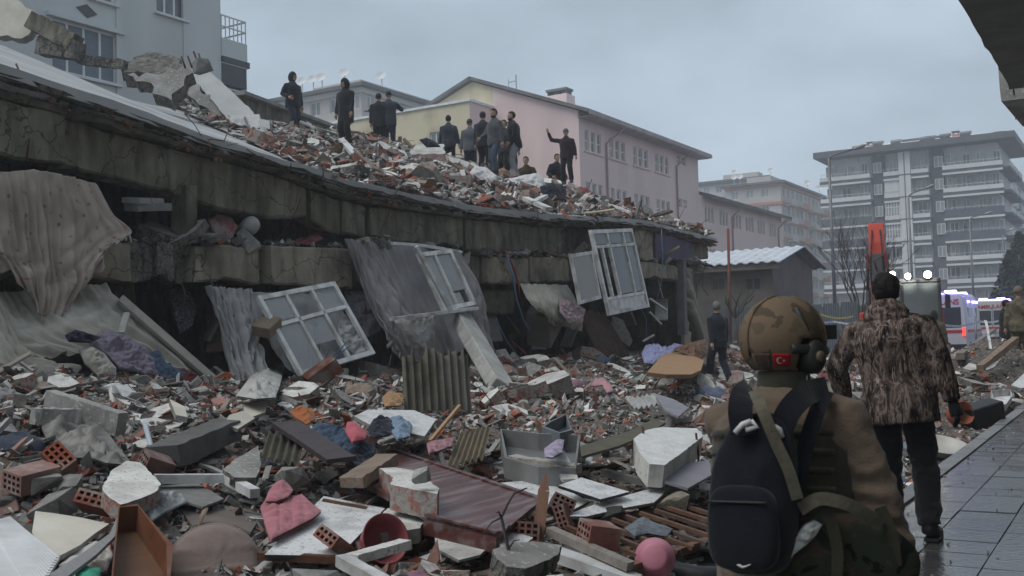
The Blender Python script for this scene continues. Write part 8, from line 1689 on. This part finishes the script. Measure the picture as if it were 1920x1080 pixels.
# ------------------------------------------------------------------ the two near figures
def steps_mat(name, cols, scale, stretch, dist, rough=.95, reed=None, reed_scale=(70, 70, 5), bump=.3):
 """camouflage print: noise cut into flat colour steps, optional reed strokes over it"""
 m = bpy.data.materials.new(name); m.use_nodes = True; nt = m.node_tree; N = nt.nodes.new; L = nt.links.new; b = nt.nodes['Principled BSDF']
 tc = N('ShaderNodeTexCoord'); mp = N('ShaderNodeMapping'); mp.inputs['Scale'].default_value = stretch; L(tc.outputs['Object'], mp.inputs[0])
 n = N('ShaderNodeTexNoise'); n.inputs['Scale'].default_value = scale; n.inputs['Detail'].default_value = 4; n.inputs['Distortion'].default_value = dist; L(mp.outputs[0], n.inputs['Vector'])
 r = N('ShaderNodeValToRGB'); r.color_ramp.interpolation = 'CONSTANT'; e = r.color_ramp.elements
 e[0].position = 0; e[0].color = (*cols[0][1], 1); e[1].position = cols[1][0]; e[1].color = (*cols[1][1], 1)
 for p, c in cols[2:]: x = e.new(p); x.color = (*c, 1)
 L(n.outputs[0], r.inputs[0]); col = r.outputs[0]
 if reed:
  for k, (rc, lo, sc_, rt_) in enumerate(reed):
   mp2 = N('ShaderNodeMapping'); mp2.inputs['Scale'].default_value = sc_; mp2.inputs['Rotation'].default_value = rt_; L(tc.outputs['Object'], mp2.inputs[0])
   n2 = N('ShaderNodeTexNoise'); n2.inputs['Scale'].default_value = 1.0; n2.inputs['Detail'].default_value = 3; n2.inputs['Distortion'].default_value = .6; L(mp2.outputs[0], n2.inputs['Vector'])
   r2 = N('ShaderNodeValToRGB'); r2.color_ramp.elements[0].position = lo; r2.color_ramp.elements[1].position = lo + .03; r2.color_ramp.elements[0].color = (0, 0, 0, 1); r2.color_ramp.elements[1].color = (.9, .9, .9, 1); L(n2.outputs[0], r2.inputs[0])
   mx = N('ShaderNodeMix'); mx.data_type = 'RGBA'; L(r2.outputs[0], mx.inputs[0]); L(col, mx.inputs[6]); mx.inputs[7].default_value = (*rc, 1); col = mx.outputs[2]
 L(col, b.inputs['Base Color']); b.inputs['Roughness'].default_value = rough; b.inputs['Specular IOR Level'].default_value = .15
 nb = N('ShaderNodeTexNoise'); nb.inputs['Scale'].default_value = 90; L(tc.outputs['Object'], nb.inputs['Vector']); bp = N('ShaderNodeBump'); bp.inputs['Strength'].default_value = bump; bp.inputs['Distance'].default_value = .004; L(nb.outputs[0], bp.inputs['Height']); L(bp.outputs[0], b.inputs['Normal'])
 MATS[name] = m; return m
REED = steps_mat('reed_camouflage_print', [(0, (.012, .010, .010)), (.40, (.048, .036, .031)), (.48, (.10, .074, .063)), (.55, (.19, .148, .128)), (.61, (.06, .044, .038)), (.69, (.25, .20, .172))], 9.0, (1, 1, .55), 1.6,
 reed=[((.29, .225, .195), .62, (85, 85, 8), (.3, .2, 0)), ((.012, .010, .009), .62, (60, 60, 7), (-.5, .4, 0)), ((.20, .15, .128), .63, (95, 95, 10), (.75, -.5, 0)), ((.33, .265, .23), .655, (48, 48, 6), (-.25, .5, 0)), ((.010, .009, .008), .63, (26, 26, 5), (.1, -.2, 0))])
# man in reed camouflage jacket, walking away on the pavement
fp = on_z(1752, 1012, 0.0); d_ = (fp - CAM).dot(FWD); base = at_depth(1697, 1003, d_ + .12); base.z = 0.0
yw = math.atan2(.10, 1.0) - R(4)
pcam, jt = person('person in brown reed camouflage hunting jacket walking away on the pavement', base, yw, REED, cloth('black_work_trousers', (.010, .010, .011), (.006, .006, .007)), H=1.80, hat='hair', hair=mat('near_black_hair', (.014, .011, .010), (.006, .005, .005), 60, .75, .8, 150), hooddown=True, hdrop=.05, side=-.10, lean=.05, bulk=1.26, jlen=.06, voxel=.0105, jfold=.009, jf=5, tfold=.014, gloves=cloth('black_glove', (.012, .012, .013), (.008, .008, .009)), hands=[Vv((-.40, .18, .92)), Vv((.38, -.02, .80))], feet=[Vv((-.14, .34, .10)), Vv((.18, -.10, .10))], head=(R(6), 0), shoe=mat('black_boot', (.012, .012, .013), (.008, .008, .009), 6, .5, .2), elbow=[(-1, -.5, -.1), (1, -.4, 0)], group='people in the street')
# black hem band below the jacket
# ------------------------------------------------------------------ soldier
sdp = 3.5; sb = at_depth(1462, 745, sdp); base = Vector((sb.x, sb.y, 0)); syaw = R(31) - R(38)
FLEECE = cloth('tan_fleece', (.150, .112, .082), (.115, .085, .062), 7, bump=.5, bscale=160); OLV = cloth('olive_plate_carrier', (.048, .046, .032), (.034, .033, .023), 9)
def top(px, py, d): return at_depth(px, py, d)
psol, js = person('person in tan fleece and covered helmet with black backpack in the foreground', base, syaw, FLEECE, OLIVE, hdrop=.04, H=1.70, hat='bald', pel=.725, lean=.16, side=-.05, bulk=1.24, voxel=.0095, jfold=.015, jf=9, hands=[Vv((-.22, .33, .66)), Vv((.37, .10, .57))], feet=[Vv((-.13, .38, .12)), Vv((.13, -.36, .15))], head=(R(-22), R(-4)), elbow=[(-.45, -.9, 0), (1, -.6, .1)], facemask=cloth('dark_gaiter', (.03, .032, .026), (.02, .021, .017)), group='people in the street')
S_, rz_, B_ = js['S'], js['rz'], js['base']; loc = lambda v: rz_ @ v + B_
P0, upv, rtv, fwv, nk = js['P0'], js['up'], js['rt'], js['fw'], js['neck']
T3 = lambda x, y, z: loc(P0 + (rtv * x + fwv * y + upv * z))          # torso frame: x right, y front, z up from the pelvis
H3 = lambda x, y, z: loc(js['hp'](x, y, z))                            # head frame
# plate carrier
m = MB(); rings = []
for f, wx, wy in ((.10, .235, .20), (.20, .245, .208), (.32, .248, .21), (.40, .215, .20), (.46, .15, .165), (.51, .10, .125)):
 rings.append([P0 + upv * f + rtv * math.cos(a) * wx + fwv * math.sin(a) * wy for a in np.linspace(0, 2 * math.pi, 33)[:-1]])
m.loft(rings, 0, True, True); me = remesh(m, .011, 2, .5, .004, 9, 3); me.transform(rz_.to_4x4()); mesh_obj('plate_carrier', me, OLV, psol)
for k in range(4):      # webbing rows across the back panel
 z = .20 + k * .06; m = MB(); m.tube([T3(math.cos(a) * .25, math.sin(a) * .214, z) for a in np.linspace(R(-150), R(-30), 14)], .012, 6, flat=(.35, 1)); m.build('webbing', OLV, psol)
m = MB(); m.tube([loc(nk + Vector((0, -.012, -.05))), loc(nk + Vector((0, .0, .07)))], [.092, .080], 16); mesh = m; o = m.build('collar', OLV, psol)
m = MB(); m.tube([loc(nk + Vector((0, -.005, -.03))), loc(nk + Vector((0, .0, .07)))], [.073, .066], 16); m.build('neck_gaiter', cloth('camo_neck_gaiter', (.07, .06, .045), (.03, .028, .02), 14), psol)
# helmet with cover, seam, rail, headset and flag patch
HELM = steps_mat('helmet_cover_camo', [(0, (.085, .066, .046)), (.44, (.155, .112, .075)), (.57, (.115, .088, .058)), (.66, (.17, .125, .085))], 7.0, (1, 1, 1), .8, .9)
m = MB(); m.ell((0, 0, 0), (.127, .152, .140), 48, 36); keepf = []
for f in m.f:
 c = sum((Vector(m.v[i]) for i in f), Vector()) / len(f); lim = -.04 - (.068 if c.y < -.035 else (.068 * smooth(.10, -.035, c.y)))
 cut = (abs(c.x) > .085 and -.03 < c.y < .075 and c.z < .005 - .2 * abs(c.y - .02))
 if c.z > lim and not cut: keepf.append(f)
m2 = MB(); m2.add([H3(x, y - .008, z + .040 + .004 * fbm(x * 18, y * 18, z * 18)) for x, y, z in m.v], keepf, 0, True); hl = m2.build('helmet', HELM, psol); sd_ = hl.modifiers.new('thickness', 'SOLIDIFY'); sd_.thickness = .012; sd_.offset = 1
HE = lambda a, b, k=1.0: H3(math.cos(a) * math.cos(b) * .127 * k, math.cos(a) * math.sin(b) * .152 * k - .008, math.sin(a) * .140 * k + .040)
for b_ in (R(-90), R(35), R(-200)):
 m = MB(); m.tube([HE(a, b_, 1.10) for a in np.linspace(R(-25), R(80), 14)], .0045, 6, flat=(1, 1)); m.build('helmet_seam', HELM, hl)
DKH = mat('dark_headset_plastic', (.030, .034, .028), (.018, .021, .017), 6, .5, .15)
m = MB(); m.tube([HE(R(-14), b_, 1.14) for b_ in np.linspace(R(-28), R(50), 12)], .016, 8, flat=(.5, 1)); m.build('helmet_rail', DKH, hl)
ec = H3(.119, .014, -.022); en = (H3(1, 0, 0) - H3(0, 0, 0)).normalized(); ex_ = (H3(0, 1, 0) - H3(0, 0, 0)).normalized(); ez_ = (H3(0, 0, 1) - H3(0, 0, 0)).normalized()
Me = Matrix(((ex_.x, ez_.x, en.x, ec.x), (ex_.y, ez_.y, en.y, ec.y), (ex_.z, ez_.z, en.z, ec.z), (0, 0, 0, 1)))
m = MB(); m.lathe([(.046, -.03), (.050, .0), (.048, .022), (.036, .036), (.002, .040)], 28, 0, True, Me @ Matrix.Diagonal((.92, 1.2, 1, 1))); ear = m.build('ear_cup', DKH, psol)
m = MB(); m.lathe([(.002, .050), (.016, .050), (.019, .044), (.019, .036)], 20, 0, True, Me); m.build('ear_knob', mat('tan_knob', (.15, .11, .075), None, 6, .6, 0), ear)
m = MB(); m.tube([H3(.118, .0, .03), H3(.128, -.02, .07), HE(R(40), R(-20), 1.15)], .012, 8, flat=(1, .6)); m.build('headset_arm', DKH, psol)
m = MB(); m.tube([H3(.10, .02, -.06), H3(.075, .05, -.115), H3(.0, .075, -.13)], .009, 6, flat=(.5, 1)); m.build('chin_strap', OLV, psol)
m = MB(); m.box(H3(.055, .145, .07), (.07, .05, .05), rz_ @ Matrix.Rotation(R(-38), 3, 'Z')); m.build('goggle_mount', DKH, hl)
# red flag patch with white crescent and star on the back of the helmet, tan name tape beside it
REDP = mat('red_patch_fabric', (.40, .012, .018), (.34, .01, .015), 20, .9, .2); WHP = mat('white_patch_thread', (.70, .68, .66), None, 20, .9, .1); BRP = cloth('brown_tape_fabric', (.095, .07, .05), (.06, .044, .032), 30)
def helmet_patch(b0, a0, w_, h_, mt_, name, k=1.115):
 """small cloth patch that follows the curve of the helmet"""
 m = MB(); n_ = 8; vs = []
 for i in range(n_ + 1):
  for j in range(n_ + 1): vs.append(HE(a0 + h_ * (j / n_ - .5), b0 + w_ * (i / n_ - .5), k))
 m.add(vs, [(i * (n_ + 1) + j, (i + 1) * (n_ + 1) + j, (i + 1) * (n_ + 1) + j + 1, i * (n_ + 1) + j + 1) for i in range(n_) for j in range(n_)], 0, True); o = m.build(name, mt_, hl); s1 = o.modifiers.new('thickness', 'SOLIDIFY'); s1.thickness = .002; s1.offset = 0; return o
fb, fa = R(-40), R(-30)
flag = helmet_patch(fb, fa, R(24), R(17), REDP, 'flag_patch', 1.135); helmet_patch(R(-70), R(-32), R(28), R(20), BRP, 'name_tape', 1.118)
def on_patch(u, v, k=1.15): return HE(fa + v, fb + u, k)
m = MB(); outer, inner = [], []
r1, r2 = R(4.6), R(3.7)
A = np.linspace(R(38), R(322), 26)
pts = [(r1 * math.cos(a) - R(2.5), r1 * math.sin(a)) for a in A] + [(r2 * math.cos(a) - R(1.35), r2 * math.sin(a)) for a in A[::-1]]
qd = [on_patch(u, v) for u, v in pts]; n2 = len(A); m.add(qd, [(i, i + 1, 2 * n2 - 2 - i, 2 * n2 - 1 - i) for i in range(n2 - 1)]); m.build('crescent', WHP, flag)
m = MB(); st = [(R(3.2) + (R(2.1) if k % 2 == 0 else R(.85)) * math.cos(R(180) + k * R(36)), (R(2.1) if k % 2 == 0 else R(.85)) * math.sin(R(180) + k * R(36))) for k in range(10)]; m.add([on_patch(u, v) for u, v in st] + [on_patch(R(3.2), 0)], [(i, (i + 1) % 10, 10) for i in range(10)]); m.build('star', WHP, flag)
# backpack: rounded dark bag on the back, hanging to the left
def sell(c, bx_, by_, bz_, r, e=.55, seg=28, rings=20, fn=None):
 m = MB(); m.ell((0, 0, 0), (1, 1, 1), seg, rings); sg = lambda q_: math.copysign(abs(q_) ** e, q_); vs = []
 for x, y, z in m.v:
  x, y, z = sg(x) * r[0], sg(y) * r[1], sg(z) * r[2]
  if fn: x, y, z = fn(x, y, z)
  vs.append(c + bx_ * x + by_ * y + bz_ * z)
 q_ = MB(); q_.add(vs, m.f, 0, True); return q_
PACK = cloth('black_backpack_nylon', (.010, .012, .018), (.006, .007, .011), 7, bump=.25)
pcn = at_depth(1412, 925, sdp - .22); bU = (upv.lerp(Vector((0, 0, 1)), .5)).normalized(); bU = (rz_ @ bU); bR = (rz_ @ rtv); bF = bR.cross(bU) * -1
def packfn(x, y, z): k = 1 - .16 * smooth(.02, .28, z); return (x * k + .035 * smooth(.0, .28, z), y * (1.0 - .35 * smooth(-.05, .28, z)), z + .010 * fbm(x * 11, y * 11, z * 11)) if y > 0 else (x * k + .035 * smooth(.0, .28, z), y * (1.0 - .35 * smooth(-.05, .28, z)) * (1 + .28 * fbm(x * 8, z * 8, 3) - .12 * (1 - 3 * abs(nz3(x * 9, z * 6, 8)))), z)
m = sell(pcn, bR, bF, bU, (.135, .092, .25), .6, 40, 30, packfn); pk_ = m.build('backpack', PACK, psol)
m = sell(pcn - bF * .075 - bU * .10, bR, bF, bU, (.115, .04, .13), .55, 30, 20); m.build('front_pocket', PACK, pk_)
m = MB(); m.tube([pcn - bF * .118 - bU * .02 + bR * x for x in np.linspace(-.10, .10, 8)], .004, 6); m.build('zip', DARKST, pk_)
lp = [pcn - bF * .114 + bR * (-.005 + .045 * t) + bU * (-.215 + .6 * (.012 * (1 - t) ** 2 if t < .3 else .03 * (t - .3) ** 1.3)) for t in np.linspace(0, 1, 9)]; m = MB(); m.tube(lp, [.002, .004, .005, .0045, .004, .003, .0025, .002, .001], 6, flat=(.3, 1)); m.build('logo_mark', WHP, pk_)
tp = pcn + bU * .235
CORD = mat('white_cord', (.62, .62, .60), (.5, .5, .48), 10, .8, .1)
for k, (a, b, c_) in enumerate((((1378, 812), (1392, 796), (1408, 790)), ((1408, 790), (1420, 800), (1398, 806)), ((1452, 800), (1462, 806), (1466, 820)))):
 m = MB(); m.tube([at_depth(*q_, sdp - .30) for q_ in (a, b, c_)], .009, 8); m.build('cord', CORD, pk_)
def strap(name, pts, w_, mt_, parent, th=.008):
 """flat webbing strap through photo points (px, py, depth)"""
 P = [at_depth(*q_) for q_ in pts]; n_ = 24; m = MB(); rings = []
 for i in range(n_ + 1):
  t = i / n_; p = catmull(P, t); d = (catmull(P, min(1, t + .02)) - catmull(P, max(0, t - .02))).normalized(); nn = (CAM - p).normalized(); s = d.cross(nn).normalized(); nn = s.cross(d); rings.append([p + s * w_ / 2 + nn * th, p - s * w_ / 2 + nn * th, p - s * w_ / 2 - nn * th, p + s * w_ / 2 - nn * th])
 m.loft(rings, 0, False, True); return m.build(name, mt_, parent)
strap('shoulder_strap', [(1395, 815, sdp - .27), (1388, 775, sdp - .25), (1392, 742, sdp - .18), (1405, 730, sdp - .05)], .075, PACK, pk_); strap('shoulder_strap', [(1462, 812, sdp - .27), (1480, 770, sdp - .26), (1512, 738, sdp - .20), (1548, 728, sdp - .06)], .075, PACK, pk_)
strap('side_strap', [(1548, 735, sdp - .10), (1525, 790, sdp - .22), (1505, 860, sdp - .24), (1492, 930, sdp - .24)], .05, PACK, pk_)
strap('sling_strap', [(1415, 735, sdp - .22), (1430, 770, sdp - .30), (1455, 830, sdp - .32), (1478, 880, sdp - .33), (1495, 935, sdp - .33)], .036, cloth('olive_webbing', (.125, .115, .085), (.09, .083, .06), 20), psol)
# shoulder bag with a torn pale patch, held at the hip: a thing of its own
DUF = steps_mat('dark_woodland_camo', [(0, (.010, .011, .009)), (.43, (.030, .036, .024)), (.53, (.055, .042, .030)), (.62, (.022, .024, .018))], 8.0, (1, 1, 1), .8)
bc = at_depth(1580, 1040, sdp - .16); dfl = thing('shoulder_bag', 'dark woodland camouflage bag with white patch slung at the hip of the helmeted person', 'bag', bc - ZV * .16); bx_ = (RIGHT * .97 - ZV * .22).normalized(); by_ = FWD.copy(); bz_ = bx_.cross(by_) * 1.0
if bz_.z < 0: bz_ = -bz_
m = sell(bc, bx_, by_, bz_, (.235, .125, .135), .62, 44, 30, lambda x, y, z: (x, y, z + .010 * fbm(x * 11, y * 11, z * 11) + .012 * abs(nz3(x * 16, y * 9, 3)) - .02 * smooth(.05, .25, abs(x)))); m.build('bag_body', DUF, dfl)
P = [at_depth(x, y, sdp - .30) for x, y in ((1450, 1040), (1462, 1024), (1490, 1012), (1510, 985), (1528, 976), (1542, 984), (1530, 1004), (1512, 1022), (1488, 1040), (1472, 1062), (1455, 1060))]; c, n = plane_fit(P)
puffy('white_patch', None, None, [(0, 0)], .02, mat('crumpled_white_film', (.52, .53, .51), (.36, .37, .36), 9, .4, .5, 30), P=P, n=n, freq=25, amp=.6, keep=False); o = COL.objects[-1]; o.parent = dfl; o.location = o.location - wloc(dfl)
strap('bag_handle', [(1500, 955, sdp - .30), (1540, 935, sdp - .32), (1600, 950, sdp - .32), (1650, 985, sdp - .28)], .04, cloth('olive_webbing', (.125, .115, .085)), dfl); strap('bag_strap', [(1540, 940, sdp - .30), (1560, 985, sdp - .31), (1570, 1035, sdp - .31), (1568, 1090, sdp - .30)], .035, OLV, dfl); strap('bag_strap', [(1650, 950, sdp - .26), (1672, 1000, sdp - .27), (1680, 1060, sdp - .27)], .035, OLV, dfl)
# ------------------------------------------------------------------ damp hazy air
hz = bpy.data.materials.new('haze_air'); hz.use_nodes = True; hn = hz.node_tree; hn.nodes.clear()
pv_ = hn.nodes.new('ShaderNodeVolumePrincipled'); pv_.inputs['Density'].default_value = 0.0019; pv_.inputs['Color'].default_value = (0.93, 0.96, 1.0, 1); pv_.inputs['Anisotropy'].default_value = 0.25
ho = hn.nodes.new('ShaderNodeOutputMaterial'); hn.links.new(pv_.outputs[0], ho.inputs['Volume'])
m = MB(); m.bx(-950, 950, -350, 1450, -1.4, 34.0); o = m.build('haze', hz); o['kind'] = 'stuff'
# ------------------------------------------------------------------ loose pieces: say what each lies beside
MARK = [(60, 1020, 'the ribbed white panel'), (265, 1010, 'the brown drawer'), (400, 1050, 'the round taupe seat'), (545, 960, 'the pink vest'), (700, 1010, 'the pink tub'), (840, 930, 'the mahogany door'), (990, 1040, 'the bare twig'), (1150, 930, 'the white boards'), (1215, 1050, 'the pink bowl'), (1180, 1000, 'the slatted frame'),
 (1250, 835, 'the white foam slab'), (1010, 840, 'the grey cabinet'), (820, 710, 'the upright corrugated sheet'), (740, 795, 'the light blue trousers'), (640, 830, 'the jeans heap'), (565, 780, 'the orange cloth'), (490, 720, 'the white fabric heap'), (365, 830, 'the dark concrete beam'), (245, 905, 'the white wall piece'), (155, 820, 'the grey plastic sheet'), (160, 772, 'the long concrete plank'), (110, 866, 'the hollow brick grid'),
 (230, 660, 'the lilac blanket'), (590, 650, 'the blue rods'), (905, 680, 'the leaning white post'), (1125, 650, 'the brown ribbed sheets'), (1265, 680, 'the tan cupboard'), (1128, 720, 'the pink cushion tube'), (1255, 760, 'the lavender panel'), (1350, 700, 'the walking dark-jacketed person'), (1560, 690, 'the camouflage jacket'), (1330, 740, 'the helmeted person'), (1600, 650, 'the bare sapling'), (1790, 710, 'the small white slab'), (1890, 745, 'the washstand'), (1730, 640, 'the hooded onlooker'), (1060, 760, 'the steel box'), (940, 750, 'the foot of the white post'), (1170, 800, 'the olive board'), (60, 730, 'the twisted cream sheet'), (420, 690, 'the tip of the cream canvas'), (680, 700, 'the mauve bedding'), (1842, 770, 'the black case'), (1788, 790, 'the orange bucket'), (1860, 650, 'the ambulance heap'), (1765, 850, 'the white basin'), (1460, 900, 'the backpack'),
 (100, 70, 'the tilted roof beam'), (300, 140, 'the heaved roof slab'), (430, 190, 'the pale leaning slab'), (460, 235, 'the open white cupboard'), (550, 250, 'the hooded person'), (650, 260, 'the long black coat'), (730, 270, 'the dark parka'), (800, 295, 'the brick-edged slab'), (905, 330, 'the group of people'), (985, 345, 'the large white sack'), (1040, 365, 'the black roof bag'), (1065, 335, 'the waving person'), (1250, 420, 'the purple beam'),
 (100, 440, 'the floral curtain'), (320, 400, 'the stacked cartons'), (465, 425, 'the white jar'), (560, 560, 'the grey curtain'), (770, 520, 'the mauve curtain'), (960, 520, 'the red cable'), (1150, 500, 'the hanging balcony door'), (1280, 560, 'the far column')]
SHORT = {'hollow_brick': 'red hollow brick', 'brick_half': 'broken red half brick', 'concrete_chunk': 'grey concrete lump', 'wall_fragment': 'plastered wall piece', 'mortar_fragment': 'flat mortar piece', 'plaster_flake': 'white plaster flake', 'tile_shard': 'cream tile shard', 'timber_piece': 'broken timber strip', 'white_batten': 'white plastic strip', 'board_piece': 'broken board', 'rag': 'crumpled rag', 'bent_bar': 'bent rusty bar'}
bpy.context.view_layer.update()
BINS = {}; ORD = ['largest'] + [x + ' largest' for x in 'second third fourth fifth sixth seventh eighth ninth tenth eleventh twelfth'.split()]
for o in COL.objects:
 if o.parent is None and 'group' in o and o.type == 'MESH' and o.name.split('.')[0] in SHORT:
  k = o.name.split('.')[0]; a = project(o.matrix_world.translation); mk = min(MARK, key=lambda q_: (q_[0] - a[0]) ** 2 + 2 * (q_[1] - a[1]) ** 2); dx, dy = a[0] - mk[0], a[1] - mk[1]
  rel = ('left of', 'right of')[dx > 0] if abs(dx) > 1.3 * abs(dy) else ('behind', 'in front of')[dy > 0]
  if dx * dx + dy * dy < 22 ** 2: rel = 'beside'
  BINS.setdefault((k, rel, mk[2]), []).append((max(o.dimensions), math.hypot(dx, dy), o))
for (k, rel, mk), L_ in BINS.items():
 L_.sort(key=lambda t: -t[0]); n_ = len(L_)
 for i, (sz, ds, o) in enumerate(L_):
  q_ = '' if n_ == 1 else ORD[i] + ' ' if i < len(ORD) else 'smaller '
  o['label'] = ('%s%s %s %s' % (q_, SHORT[k], rel, mk))
